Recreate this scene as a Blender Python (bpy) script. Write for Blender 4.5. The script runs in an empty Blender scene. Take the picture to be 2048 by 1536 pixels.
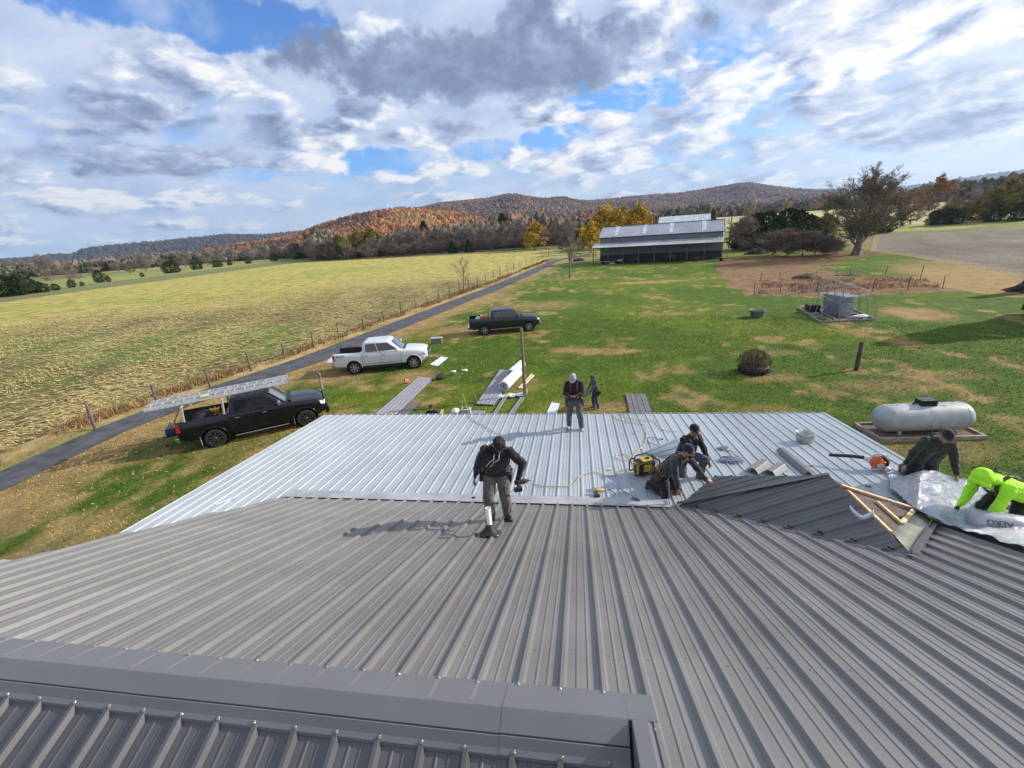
import bpy, math, random
from math import sin, cos, tan, pi, radians, atan2, hypot, sqrt
from mathutils import Vector as V, Matrix, noise
R = random.Random(7)
C = bpy.context.scene.collection
SC = bpy.context.scene
# ---------------------------------------------------------------- camera
FPX, PITCH, ROLL, YAW, CH = 865.0, radians(19.25), radians(3.84), radians(9.1), 7.8
_F = V((-sin(YAW)*cos(PITCH), cos(YAW)*cos(PITCH), -sin(PITCH)))
_R0 = V((cos(YAW), sin(YAW), 0)); _U0 = _R0.cross(_F)
_R = _R0*cos(ROLL) - _U0*sin(ROLL); _U = _U0*cos(ROLL) + _R0*sin(ROLL)
cd = bpy.data.cameras.new('camera'); cam = bpy.data.objects.new('camera', cd); C.objects.link(cam)
cam.matrix_world = Matrix(((_R.x, _U.x, -_F.x, 0), (_R.y, _U.y, -_F.y, 0), (_R.z, _U.z, -_F.z, CH), (0, 0, 0, 1)))
cd.sensor_fit = 'HORIZONTAL'; cd.sensor_width = 36; cd.lens = FPX/2048*36; cd.clip_end = 30000; cd.clip_start = .05
SC.camera = cam
EYE = V((0, 0, CH))
def ray(px, py):
    return (_F + _R*((px-1024)/FPX) - _U*((py-768)/FPX)).normalized()
def onplane(px, py, p0, n):
    d = ray(px, py); n = V(n); return EYE + d*((V(p0)-EYE).dot(n)/d.dot(n))
def G(px, py, z=0.0): return onplane(px, py, (0, 0, z), (0, 0, 1))      # a point of the level ground
SLM = tan(radians(22.7)); SLW = tan(radians(5.0))
YR, ZR, YT = 1.65, 5.26, 6.62
ZT = ZR - SLM*(YT-YR)
def zmain(y): return ZR - SLM*(y-YR)
def zporch(y): return ZT - .01 - SLW*(y-YT)
def M(px, py): return onplane(px, py, (0, YR, ZR), (0, SLM, 1))          # a point of the grey roof slope
def W(px, py): return onplane(px, py, (0, YT, ZT-.01), (0, SLW, 1))      # a point of the pale roof
def azel(px, py):
    d = ray(px, py); return atan2(d.x, d.y), math.asin(d.z)
# ---------------------------------------------------------------- mesh building
class MB:
    def __init__(s): s.v = []; s.f = []; s.m = []; s.c = []; s.sm = []
    def add(s, vs, fs, mi=0, col=None, smooth=False):
        o = len(s.v); s.v += [tuple(p) for p in vs]
        for f in fs: s.f.append(tuple(i+o for i in f)); s.m.append(mi); s.sm.append(smooth)
        if col is not None:
            while len(s.c) < o: s.c.append((1, 1, 1))
            s.c += [col]*len(vs) if not isinstance(col, list) else col
    def box(s, c, sz, rot=None, mi=0, col=None):
        x, y, z = sz[0]/2, sz[1]/2, sz[2]/2; c = V(c)
        vs = [V((a*x, b*y, d*z)) for d in (-1, 1) for b in (-1, 1) for a in (-1, 1)]
        if rot is not None: vs = [rot @ p for p in vs]
        s.add([p+c for p in vs], [(0, 2, 3, 1), (4, 5, 7, 6), (0, 1, 5, 4), (2, 6, 7, 3), (0, 4, 6, 2), (1, 3, 7, 5)], mi, col)
    def beam(s, a, b, w, h, up=(0, 0, 1), mi=0, col=None):
        a = V(a); b = V(b); d = b-a; L = d.length; d.normalize(); u = V(up)
        x = d.cross(u)
        if x.length < 1e-4: x = d.cross(V((1, 0, 0)))
        x.normalize(); z = x.cross(d)
        s.box((a+b)/2, (w, L, h), Matrix((x, d, z)).transposed(), mi, col)
    def frames(s, pts):
        out = []; n = len(pts); px = None
        for i in range(n):
            d = (pts[min(i+1, n-1)]-pts[max(i-1, 0)]).normalized()
            if px is None:
                px = d.cross(V((0, 0, 1)))
                if px.length < .1: px = d.cross(V((0, 1, 0)))
            px = (px - d*px.dot(d))
            if px.length < 1e-5: px = d.orthogonal()
            px.normalize(); out.append((px.copy(), d.cross(px)))
        return out
    def tube(s, pts, r, n=6, mi=0, cap=True, smooth=True, col=None):
        pts = [V(p) for p in pts]; rs = r if isinstance(r, (list, tuple)) else [r]*len(pts)
        fr = s.frames(pts); vs = []; fs = []
        for p, q, (x, y) in zip(pts, rs, fr):
            for k in range(n):
                a = 2*pi*k/n; vs.append(p + x*(q*cos(a)) + y*(q*sin(a)))
        for i in range(len(pts)-1):
            for k in range(n):
                a = i*n+k; b = i*n+(k+1) % n; fs.append((a, b, b+n, a+n))
        s.add(vs, fs, mi, col, smooth)
        if cap:
            s.add(vs[:n], [tuple(range(n))[::-1]], mi, col); s.add(vs[-n:], [tuple(range(n))], mi, col)
    def capsule(s, a, b, ra, rb=None, n=12, k=4):
        rb = ra if rb is None else rb; a = V(a); b = V(b); d = b-a
        if d.length < 1e-4: d = V((0, 0, 1e-3)); b = a+d
        e = d.normalized(); P = []; Q = []
        for i in range(k+1):
            t = pi/2*(1-i/k); P.append(a - e*(ra*sin(t))); Q.append(max(ra*cos(t), 1e-4))
        for i in range(k+1):
            t = pi/2*i/k; P.append(b + e*(rb*sin(t))); Q.append(max(rb*cos(t), 1e-4))
        s.tube(P, Q, n)
    def ell(s, c, r, rot=None, n=16, k=10, mi=0, smooth=True):
        c = V(c); vs = []; fs = []
        for i in range(1, k):
            t = pi*i/k
            for j in range(n):
                a = 2*pi*j/n; p = V((r[0]*sin(t)*cos(a), r[1]*sin(t)*sin(a), r[2]*cos(t)))
                vs.append(c + (rot @ p if rot is not None else p))
        top = V((0, 0, r[2])); 
        if rot is not None: top = rot @ top
        vs += [c+top, c-top]; T = len(vs)-2
        for i in range(k-2):
            for j in range(n):
                a = i*n+j; b = i*n+(j+1) % n; fs.append((a, a+n, b+n, b))
        for j in range(n):
            fs.append((T, j, (j+1) % n)); fs.append((T+1, (k-2)*n+(j+1) % n, (k-2)*n+j))
        s.add(vs, fs, mi, None, smooth)
    def lathe(s, prof, n=24, c=(0, 0, 0), rot=None, mi=0, smooth=True):
        c = V(c); vs = []; fs = []
        for r, z in prof:
            for j in range(n):
                a = 2*pi*j/n; p = V((r*cos(a), r*sin(a), z)); vs.append(c + (rot @ p if rot is not None else p))
        for i in range(len(prof)-1):
            for j in range(n):
                a = i*n+j; b = i*n+(j+1) % n; fs.append((a, b, b+n, a+n))
        s.add(vs, fs, mi, None, smooth)
    def prism(s, poly, d, mi=0):
        n = len(poly); d = V(d); vs = [V(p) for p in poly]; vs += [p+d for p in vs]
        s.add(vs, [tuple(range(n))[::-1], tuple(range(n, 2*n))] + [(i, (i+1) % n, (i+1) % n+n, i+n) for i in range(n)], mi)
    def grid(s, rows, mi=0, smooth=True, cols=None):
        n = len(rows[0]); vs = [p for r in rows for p in r]; fs = []
        for i in range(len(rows)-1):
            for j in range(n-1):
                a = i*n+j; fs.append((a, a+1, a+n+1, a+n))
        s.add(vs, fs, mi, cols, smooth)
    def mesh(s, name):
        m = bpy.data.meshes.new(name); m.from_pydata(s.v, [], s.f); m.polygons.foreach_set('material_index', s.m)
        m.polygons.foreach_set('use_smooth', s.sm)
        if s.c:
            while len(s.c) < len(s.v): s.c.append((1, 1, 1))
            a = m.color_attributes.new('col', 'FLOAT_COLOR', 'POINT'); fl = []
            for q in s.c: fl += [q[0], q[1], q[2], 1]
            a.data.foreach_set('color', fl)
        m.update(); return m
def rotz(a): return Matrix.Rotation(a, 3, 'Z')
def tag(o, label=None, cat=None, group=None, kind=None):
    for k, v in (('label', label), ('category', cat), ('group', group), ('kind', kind)):
        if v: o[k] = v
    return o
def thing(name, label, cat, loc=(0, 0, 0), rz=0.0, group=None):
    o = bpy.data.objects.new(name, None); C.objects.link(o); o.empty_display_size = .2
    o.location = loc; o.rotation_euler = (0, 0, rz); return tag(o, label, cat, group)
def local(o):
    m = Matrix.Translation(o.location) @ o.rotation_euler.to_matrix().to_4x4()
    return (local(o.parent) @ m) if o.parent else m
def obj(name, mb, mats, parent=None, bevel=0, world=False, smooth=None, mod=None, label=None, seg=2):
    me = mb.mesh(name) if isinstance(mb, MB) else mb
    if not isinstance(mats, (list, tuple)): mats = [mats]
    if not me.materials:
        for m in mats: me.materials.append(m)
    if world and parent is not None: me.transform(local(parent).inverted())
    if smooth is not None: me.polygons.foreach_set('use_smooth', [smooth]*len(me.polygons))
    o = bpy.data.objects.new(name, me); C.objects.link(o); o.parent = parent
    if bevel:
        b = o.modifiers.new('bevel', 'BEVEL'); b.width = bevel; b.segments = seg; b.limit_method = 'ANGLE'; b.angle_limit = radians(35)
        b.harden_normals = False
    if label: o['label'] = label
    return o
def bake(o):                       # apply modifiers into the mesh
    dg = bpy.context.evaluated_depsgraph_get(); dg.update()
    me = bpy.data.meshes.new_from_object(o.evaluated_get(dg)); o.modifiers.clear(); o.data = me; return o
def copytree(o, parent=None):
    c = o.copy(); C.objects.link(c)
    if parent is not None: c.parent = parent
    for ch in list(o.children): copytree(ch, c)
    return c
ORD = ['first', 'second', 'third', 'fourth', 'fifth', 'sixth', 'seventh', 'eighth', 'ninth', 'tenth', 'eleventh', 'twelfth', 'thirteenth', 'fourteenth', 'fifteenth', 'sixteenth', 'seventeenth', 'eighteenth', 'nineteenth', 'twentieth']
# ---------------------------------------------------------------- materials
def lin(r, g, b):
    f = lambda c: (c/255/12.92) if c/255 <= .04045 else ((c/255+.055)/1.055)**2.4
    return (f(r), f(g), f(b))
class NT:
    def __init__(s, nt): s.nt = nt
    def n(s, t, **k):
        nd = s.nt.nodes.new(t)
        for a, v in k.items():
            if a.startswith('i_'):
                key = a[2:]; key = int(key) if key.isdigit() else key.replace('_', ' ')
                if isinstance(v, bpy.types.NodeSocket): s.nt.links.new(v, nd.inputs[key])
                else: nd.inputs[key].default_value = v
            else: setattr(nd, a, v)
        return nd
    def math(s, op, a, b=0.0, c=None, clamp=False):
        nd = s.nt.nodes.new('ShaderNodeMath'); nd.operation = op; nd.use_clamp = clamp
        for i, v in enumerate((a, b) if c is None else (a, b, c)):
            if isinstance(v, bpy.types.NodeSocket): s.nt.links.new(v, nd.inputs[i])
            else: nd.inputs[i].default_value = v
        return nd.outputs[0]
    def noise(s, vec, scale, detail=4, rough=.55, dist=0.0):
        nd = s.n('ShaderNodeTexNoise', i_Scale=scale, i_Detail=detail, i_Roughness=rough, i_Distortion=dist)
        if vec is not None: s.nt.links.new(vec, nd.inputs['Vector'])
        return nd.outputs['Fac']
    def ramp(s, fac, stops, interp='LINEAR'):
        nd = s.nt.nodes.new('ShaderNodeValToRGB'); s.nt.links.new(fac, nd.inputs[0]); cr = nd.color_ramp; cr.interpolation = interp
        while len(cr.elements) < len(stops): cr.elements.new(.5)
        for e, (p, c) in zip(cr.elements, stops):
            e.position = p; e.color = (*c, 1) if isinstance(c, (tuple, list)) else (c, c, c, 1)
        return nd.outputs[0]
    def mix(s, f, a, b, blend='MIX'):
        nd = s.nt.nodes.new('ShaderNodeMix'); nd.data_type = 'RGBA'; nd.blend_type = blend
        for i, v in ((0, f), (6, a), (7, b)):
            if isinstance(v, bpy.types.NodeSocket): s.nt.links.new(v, nd.inputs[i])
            else: nd.inputs[i].default_value = v if i == 0 else (*v, 1)
        return nd.outputs[2]
    def scl(s, vec, sc):
        nd = s.nt.nodes.new('ShaderNodeMapping'); s.nt.links.new(vec, nd.inputs[0]); nd.inputs['Scale'].default_value = sc; return nd.outputs[0]
MATS = {}
def mat(name, col=(.5, .5, .5), rough=.6, metal=0.0, var=.12, vs=6.0, bump=0.0, bs=40.0, spec=.5, col2=None, thr=(.35, .65), stretch=None, coat=0.0, trans=0.0, sheen=0.0, dirt=0.0):
    if name in MATS: return MATS[name]
    m = bpy.data.materials.new(name); m.use_nodes = True; MATS[name] = m; nt = NT(m.node_tree); b = m.node_tree.nodes['Principled BSDF']
    tc = nt.n('ShaderNodeTexCoord'); vec = tc.outputs['Object']
    if stretch: vec = nt.scl(vec, stretch)
    f = nt.noise(vec, vs, 6, .6)
    c2 = col2 or tuple(max(0, x*(1-var*2)) for x in col); c1 = col if col2 else tuple(min(1, x*(1+var)) for x in col)
    cc = nt.ramp(f, [(thr[0], c2), (thr[1], c1)])
    if dirt:
        g = nt.noise(tc.outputs['Object'], vs*.35, 8, .7); cc = nt.mix(nt.ramp(g, [(.5, 0.0), (.75, dirt)]), cc, (.16, .12, .08))
    nt.nt.links.new(cc, b.inputs['Base Color'])
    rr = nt.noise(vec, vs*1.7, 5); rm = nt.n('ShaderNodeMapRange', i_Value=rr); rm.inputs[3].default_value = max(0, rough-.1); rm.inputs[4].default_value = min(1, rough+.1)
    nt.nt.links.new(rm.outputs[0], b.inputs['Roughness'])
    b.inputs['Metallic'].default_value = metal; b.inputs['Specular IOR Level'].default_value = spec
    b.inputs['Coat Weight'].default_value = coat; b.inputs['Transmission Weight'].default_value = trans; b.inputs['Sheen Weight'].default_value = sheen
    if bump:
        h = nt.noise(vec, bs, 4); bp = nt.n('ShaderNodeBump', i_Strength=bump, i_Height=h); bp.inputs['Distance'].default_value = .02
        nt.nt.links.new(bp.outputs[0], b.inputs['Normal'])
    return m
def vcmat(name, rough=.9, scales=((3, .35), (25, .4)), bump=.4, bs=30, spec=.2, bd=.05, stretch=None, tint=None):
    """vertex colour of the surface itself, broken up by several noises"""
    m = bpy.data.materials.new(name); m.use_nodes = True; nt = NT(m.node_tree); b = m.node_tree.nodes['Principled BSDF']
    tc = nt.n('ShaderNodeTexCoord'); vec = tc.outputs['Object']
    if stretch: vec = nt.scl(vec, stretch)
    cc = nt.n('ShaderNodeVertexColor', layer_name='col').outputs[0]
    for sc, am in scales:
        f = nt.noise(vec, sc, 5, .65); k = nt.ramp(f, [(.3, 1-am), (.7, 1+am)]); cc = nt.mix(1.0, cc, k, 'MULTIPLY')
    if tint:
        f = nt.noise(vec, tint[0], 6, .7); cc = nt.mix(nt.ramp(f, [(tint[2], 0.0), (tint[3], 1.0)]), cc, tint[1])
    nt.nt.links.new(cc, b.inputs['Base Color']); b.inputs['Roughness'].default_value = rough; b.inputs['Specular IOR Level'].default_value = spec
    h = nt.noise(vec, bs, 5, .7); bp = nt.n('ShaderNodeBump', i_Strength=bump, i_Height=h); bp.inputs['Distance'].default_value = bd
    nt.nt.links.new(bp.outputs[0], b.inputs['Normal']); return m
# ---------------------------------------------------------------- render settings, sun, sky
SC.view_settings.view_transform = 'Standard'; SC.view_settings.look = 'None'; SC.view_settings.gamma = 1.0; SC.view_settings.exposure = .30
SAZ, SEL = radians(71), radians(26.7)
sd = V((sin(SAZ)*cos(SEL), cos(SAZ)*cos(SEL), sin(SEL)))
sl = bpy.data.lights.new('sun', 'SUN'); sl.energy = 5.0; sl.angle = radians(.6); sl.color = (1, .92, .80)
so = bpy.data.objects.new('sun', sl); C.objects.link(so); so.rotation_euler = sd.to_track_quat('Z', 'Y').to_euler(); so.location = (30, 10, 40)
wd = bpy.data.worlds.new('World'); SC.world = wd; wd.use_nodes = True; wt = wd.node_tree; wt.nodes.clear(); w = NT(wt); wd.cycles.sampling_method = 'MANUAL'; wd.cycles.sample_map_resolution = 256
SOX, SOY, BIAS, LUM0 = .07, .03, .135, .53
def make_sky():
    sky = w.n('ShaderNodeTexSky', sky_type='NISHITA', sun_disc=False, sun_elevation=SEL, sun_rotation=SAZ, air_density=1.0, dust_density=.6, ozone_density=2.5)
    tc = w.n('ShaderNodeTexCoord').outputs['Generated']
    sp = w.n('ShaderNodeSeparateXYZ', i_Vector=tc); x, y, z = sp.outputs
    zc = w.math('ADD', w.math('MAXIMUM', z, 0.0), .27)
    cb = w.n('ShaderNodeCombineXYZ', i_X=w.math('DIVIDE', x, zc), i_Y=w.math('DIVIDE', y, zc)).outputs[0]
    def mapped(loc):
        mp = w.n('ShaderNodeMapping', i_Vector=cb); mp.inputs['Location'].default_value = loc; mp.inputs['Rotation'].default_value = (0, 0, .35)
        mp.inputs['Scale'].default_value = (1.2, 1.35, 1); return mp.outputs[0]
    def warp(v):
        nz = w.n('ShaderNodeTexNoise', i_Vector=v, i_Scale=2.6, i_Detail=5.0, i_Roughness=.6).outputs['Color']
        return w.n('ShaderNodeVectorMath', operation='ADD', i_0=v, i_1=w.n('ShaderNodeVectorMath', operation='SCALE', i_0=nz, i_Scale=.34).outputs[0]).outputs[0]
    def puff(v):
        vo = w.n('ShaderNodeTexVoronoi', feature='F1', i_Vector=v, i_Scale=2.6, i_Detail=3.0, i_Roughness=.5, i_Lacunarity=2.1)
        return w.math('SUBTRACT', 1.0, w.math('MULTIPLY', vo.outputs['Distance'], 1.15))
    p = mapped((3.1, 1.7, 0)); po = mapped((3.1+SOX, 1.7+SOY, 0)); pw = warp(p); pwo = w.n('ShaderNodeVectorMath', operation='ADD', i_0=pw, i_1=(SOX, SOY, 0)).outputs[0]
    az = w.math('ARCTAN2', x, y); el = w.math('ARCSINE', z)
    big = w.noise(p, 1.1, 6, .55, 0); pf = puff(pw); pfo = puff(pwo); bigo = w.noise(po, 1.1, 4, .55, 0)
    fine = w.noise(p, 4.5, 5, .62, 0)
    wob = w.math('SUBTRACT', w.noise(tc, 6.0, 4, .62, 0), .5)
    wob2 = w.math('SUBTRACT', w.noise(tc, 17.0, 4, .6, 0), .5)
    def blob(px, py, rx, ry, amp, wa=1.5, tilt=0.0):
        a, e = azel(px, py); u = w.math('SUBTRACT', az, a); v = w.math('SUBTRACT', el, e)
        rx /= FPX; ry /= FPX; u2 = u
        if tilt: u2 = w.math('ADD', u, w.math('MULTIPLY', v, tilt)); v = w.math('SUBTRACT', v, w.math('MULTIPLY', u, tilt))
        d = w.math('SQRT', w.math('ADD', w.math('POWER', w.math('DIVIDE', u2, rx), 2.0), w.math('POWER', w.math('DIVIDE', v, ry), 2.0)))
        d = w.math('ADD', d, w.math('MULTIPLY', wob, wa)); d = w.math('ADD', d, w.math('MULTIPLY', wob2, wa*.7))
        s = w.n('ShaderNodeMapRange', i_Value=d, interpolation_type='SMOOTHSTEP'); s.inputs[1].default_value = 1.15; s.inputs[2].default_value = .60
        s.inputs[3].default_value = 0.0; s.inputs[4].default_value = amp
        return s.outputs[0]
    def total(bs):
        t = None
        for b in bs: t = b if t is None else w.math('MAXIMUM', t, b)
        return t
    gaps = total([blob(330, 25, 230, 34, .9, 2.4), blob(800, 318, 95, 26, 1.0, 1.6), blob(1115, 275, 70, 24, 1.0, 1.8), blob(1250, 195, 110, 26, .8, 2.0), blob(960, 300, 70, 22, .8, 1.8), blob(1480, 145, 50, 22, .8, 2.0), blob(500, 350, 60, 12, .6, 2)])
    dark = total([blob(960, 130, 330, 62, 1.0, 1.3), blob(1010, 60, 110, 60, .8, 1.2), blob(900, 205, 90, 62, .35, 1.3), blob(720, 210, 42, 22, .6, 1.2), blob(500, 268, 110, 28, .6, 1.4),
                  blob(130, 225, 150, 34, .45, 1.8), blob(300, 320, 220, 26, .55, 1.6), blob(905, 240, 85, 50, .55, 1.4), blob(1290, 235, 120, 30, .35, 1.8), blob(1780, 195, 200, 32, .50, 1.8, .1), blob(1620, 290, 220, 18, .35, 1.8), blob(1930, 250, 160, 24, .4, 1.8), blob(60, 330, 170, 24, .4, 1.8)])
    brite = total([blob(660, 300, 60, 34, .9, 1.4), blob(860, 335, 120, 32, .7, 1.7), blob(1290, 300, 300, 34, .55, 2.0), blob(1160, 250, 90, 20, .6, 1.8), blob(1750, 90, 330, 60, .55, 2.2), blob(1700, 235, 330, 22, .5, 2.2, .1), blob(200, 400, 260, 20, .5, 2.2), blob(450, 395, 110, 14, .45, 2.0), blob(20, 205, 60, 30, .5, 1.5), blob(1080, 200, 160, 18, .5, 1.8), blob(1300, 120, 70, 90, .35, 2)])
    dens = w.math('ADD', w.math('MULTIPLY', big, .75), w.math('MULTIPLY', pf, .42))
    dens = w.math('ADD', dens, w.math('MULTIPLY', w.math('SUBTRACT', fine, .5), .16)); dens = w.math('ADD', dens, BIAS)
    hz = w.n('ShaderNodeMapRange', i_Value=el, interpolation_type='SMOOTHSTEP'); hz.inputs[1].default_value = .16; hz.inputs[2].default_value = 0.0
    dens = w.math('ADD', dens, w.math('MULTIPLY', hz.outputs[0], .055))
    dens = w.math('SUBTRACT', dens, w.math('MULTIPLY', gaps, .24))
    dens = w.math('ADD', dens, w.math('MULTIPLY', w.math('MAXIMUM', dark, brite), .30))
    mr = w.n('ShaderNodeMapRange', i_Value=dens, interpolation_type='SMOOTHSTEP'); mr.inputs[1].default_value = .42; mr.inputs[2].default_value = .66
    cover = mr.outputs[0]
    # light on the clouds: side facing the sun brighter, thick bases grey
    rel = w.math('ADD', w.math('MULTIPLY', w.math('SUBTRACT', pf, pfo), 1.35), w.math('MULTIPLY', w.math('SUBTRACT', big, bigo), 1.8))
    rel = w.math('MULTIPLY', rel, w.math('SUBTRACT', 1.0, w.math('MULTIPLY', dark, .78)))
    det = w.math('MULTIPLY', w.math('SUBTRACT', fine, .5), .75)
    glow = w.n('ShaderNodeMapRange', i_Value=az, interpolation_type='SMOOTHSTEP'); glow.inputs[1].default_value = .1; glow.inputs[2].default_value = .9; glow.inputs[3].default_value = 0.0; glow.inputs[4].default_value = .16
    lum = w.math('ADD', w.math('ADD', glow.outputs[0], LUM0), w.math('ADD', rel, det))
    lum = w.math('ADD', lum, w.math('MULTIPLY', brite, .42))
    lum = w.math('SUBTRACT', lum, w.math('MULTIPLY', dark, .46))
    lum = w.math('ADD', lum, w.math('MULTIPLY', wob2, .55)); lum = w.math('ADD', lum, w.math('MULTIPLY', wob, .45))
    cc = w.ramp(lum, [(0.0, lin(118, 134, 166)), (.22, lin(146, 162, 194)), (.48, lin(186, 200, 226)), (.72, lin(222, 229, 241)), (1.0, lin(255, 253, 250))])
    cc = w.mix(w.math('MULTIPLY', hz.outputs[0], .42), cc, lin(160, 190, 224))
    bs = w.n('ShaderNodeBackground', i_Color=w.mix(1.0, sky.outputs[0], (.50, .92, 1.45), 'MULTIPLY'), i_Strength=.115)
    bc = w.n('ShaderNodeBackground', i_Color=cc, i_Strength=.86)
    mx = w.n('ShaderNodeMixShader', i_0=cover); 
    veil = w.n('ShaderNodeMapRange', i_Value=w.math('SUBTRACT', w.math('ADD', w.noise(p, .8, 5, .6, .3), w.math('MULTIPLY', wob, .7)), w.math('MULTIPLY', gaps, .30)), interpolation_type='SMOOTHSTEP'); veil.inputs[1].default_value = .22; veil.inputs[2].default_value = .52; veil.inputs[4].default_value = .93
    vcol = w.ramp(w.math('ADD', w.noise(p, 1.7, 5, .6, .4), w.math('MULTIPLY', glow.outputs[0], 1.2)), [(.30, lin(168, 188, 222)), (.5, lin(200, 214, 238)), (.68, lin(228, 234, 245)), (.85, lin(250, 249, 248))])
    vcol = w.mix(w.math('MULTIPLY', hz.outputs[0], .5), vcol, lin(165, 195, 228))
    bv = w.n('ShaderNodeBackground', i_Color=vcol, i_Strength=.86); m0 = w.n('ShaderNodeMixShader', i_0=veil.outputs[0]); wt.links.new(bs.outputs[0], m0.inputs[1]); wt.links.new(bv.outputs[0], m0.inputs[2])
    wt.links.new(m0.outputs[0], mx.inputs[1]); wt.links.new(bc.outputs[0], mx.inputs[2])
    out = w.n('ShaderNodeOutputWorld'); wt.links.new(mx.outputs[0], out.inputs[0])
make_sky()
def lerp(a, b, t): return a+(b-a)*t
def sstep(a, b, x):
    t = max(0, min(1, (x-a)/(b-a))); return t*t*(3-2*t)
def fb(x, y, z=0.0, o=4): return noise.fractal(V((x, y, z)), 1.0, 2.0, o)
HAZE = .00008
# ================================================================ GROUND
def inpoly(x, y, P):
    c = False; j = len(P)-1
    for i in range(len(P)):
        xi, yi = P[i]; xj, yj = P[j]
        if (yi > y) != (yj > y) and x < (xj-xi)*(y-yi)/(yj-yi)+xi: c = not c
        j = i
    return c
def terr(x, y):
    r = hypot(x, y); a = math.degrees(atan2(x, y)); k = sstep(3, 12, a)*(1-sstep(80, 110, a))
    z = 9.0*sstep(170, 470, r)*k
    return z
ROADN = [(-20.6, -4), (-20.8, 6), (-21.1, 12), (-21.3, 17), (-19.8, 22.5), (-17.9, 28), (-16.7, 34.4), (-13.6, 51.8), (-10.8, 66.8), (-5.9, 103), (-3.3, 122), (6, 138)]
ROADF = [(-22.9, -4), (-23.0, 6), (-23.1, 12), (-23.3, 17), (-22.2, 22.5), (-20.6, 28), (-19.3, 35), (-16.3, 52.5), (-13.5, 67.5), (-8.5, 103.6), (-5.9, 123), (4, 141)]
def road_x(y, L):
    for (x0, y0), (x1, y1) in zip(L, L[1:]):
        if y0 <= y <= y1: return lerp(x0, x1, (y-y0)/(y1-y0))
    return L[0][0] if y < L[0][1] else L[-1][0]
GREEN = (.074, .138, .009); TAN = (.40, .27, .115); YEL = (.42, .38, .11); DIRT = (.30, .17, .085); GR2 = (.118, .175, .010)
DIRTP = [(25.5, 88), (19.5, 62), (18.6, 48.5), (27, 46.4), (36.3, 46.5), (40, 57), (33, 60), (37, 74), (47, 84), (60, 92), (54, 100), (30, 97)]
PATCH = [(-0.5, 28.8, 1.4, .7, 1.0), (2.8, 28.2, 1.5, .6, 1.0), (1.2, 28.4, 1.5, .9, 1), (11, 64.3, 5.5, 1.5, 1), (26, 37, 2.0, 2.8, 1), (-9.8, 23.5, 1.5, 1.3, .9), (-9, 36, 4.2, 2.6, .9), (-15, 24, 2.2, 1.6, .9), (1, 18.6, 2.2, .7, .8),
         (14.2, 23.2, .6, .5, 1), (10, 22.4, 1.4, .7, .7), (14.5, 21, 2.5, 1.0, .5), (17, 22.5, 2.0, .8, .5), (11, 27, 2, .7, .5), (8, 18, 1.6, .8, .6), (9.9, 15.4, 1.3, .7, .7), (-3, 22, 1, 1.5, .5), (8, 40, 3, 1, .5), (12, 15, 2, 1, .5), (33, 33, 3, .8, .6), (-4, 48, 5, 3, .6), (0, 75, 6, 4, .4)]
def lawn_col(x, y):
    n1 = fb(x*.28, y*.22, 1.3); n2 = fb(x*1.1+7, y*.9, 4.0); n3 = fb(x*.07, y*.07, 9.0)
    t = sstep(.10, .55, n1*.75+n2*.5+.06-.16*sstep(-8, 4, x))*.80
    rx = road_x(y, ROADN); d = x-rx
    near = sstep(24, 8, y)*sstep(-6, -18, x)*.85
    t = max(t, sstep(4.2+n1*3, 1.0, d)*(.95 if y < 60 else .7), near*sstep(-.25, .25, n1*.6+n2*.5+.12))
    for px, py, a, b, s in PATCH:
        q = hypot((x-px)/a, (y-py)/b)+n2*.5+n1*.3
        if q < 1.3: t = max(t, s*sstep(1.25, .6, q))
    yel = sstep(-.1, .4, n3+n1*.3)
    g = [lerp(a, b, yel) for a, b in zip(GREEN, GR2)]
    dk = .80+.45*(n2*.5+.5); g = [q*dk for q in g]
    tn = [q*(.8+.3*(n2+.5)) for q in TAN]
    c = [lerp(a, b, t) for a, b in zip(g, tn)]
    if y > 44 and x > 14:
        m = 1.0 if inpoly(x+n1*1.5, y+n2*1.2, DIRTP) else 0.0
        if m:
            gg = sstep(.1, .5, n1+n2*.4)*.35 if y > 66 else 0
            lf = sstep(70, 90, y); D = [lerp(a, b, lf) for a, b in zip((.27, .155, .085), (.19, .095, .045))]
            c = [lerp(a*(.8+.35*(n2+.5)), b, gg) for a, b in zip(D, g)]
        if x > 36:                                  # worn track beside the ploughed field
            xe = lerp(39, 60, (y-44)/50)
            q = sstep(xe-9, xe-5, x+n1*2)*(1-sstep(60, 80, y))
            c = [lerp(a, b, q*.9) for a, b in zip(c, TAN)]
    if y > 100: c = [lerp(a, b, sstep(100, 118, y)*.6) for a, b in zip(c, (.28, .27, .10))]
    return tuple(c)
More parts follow.
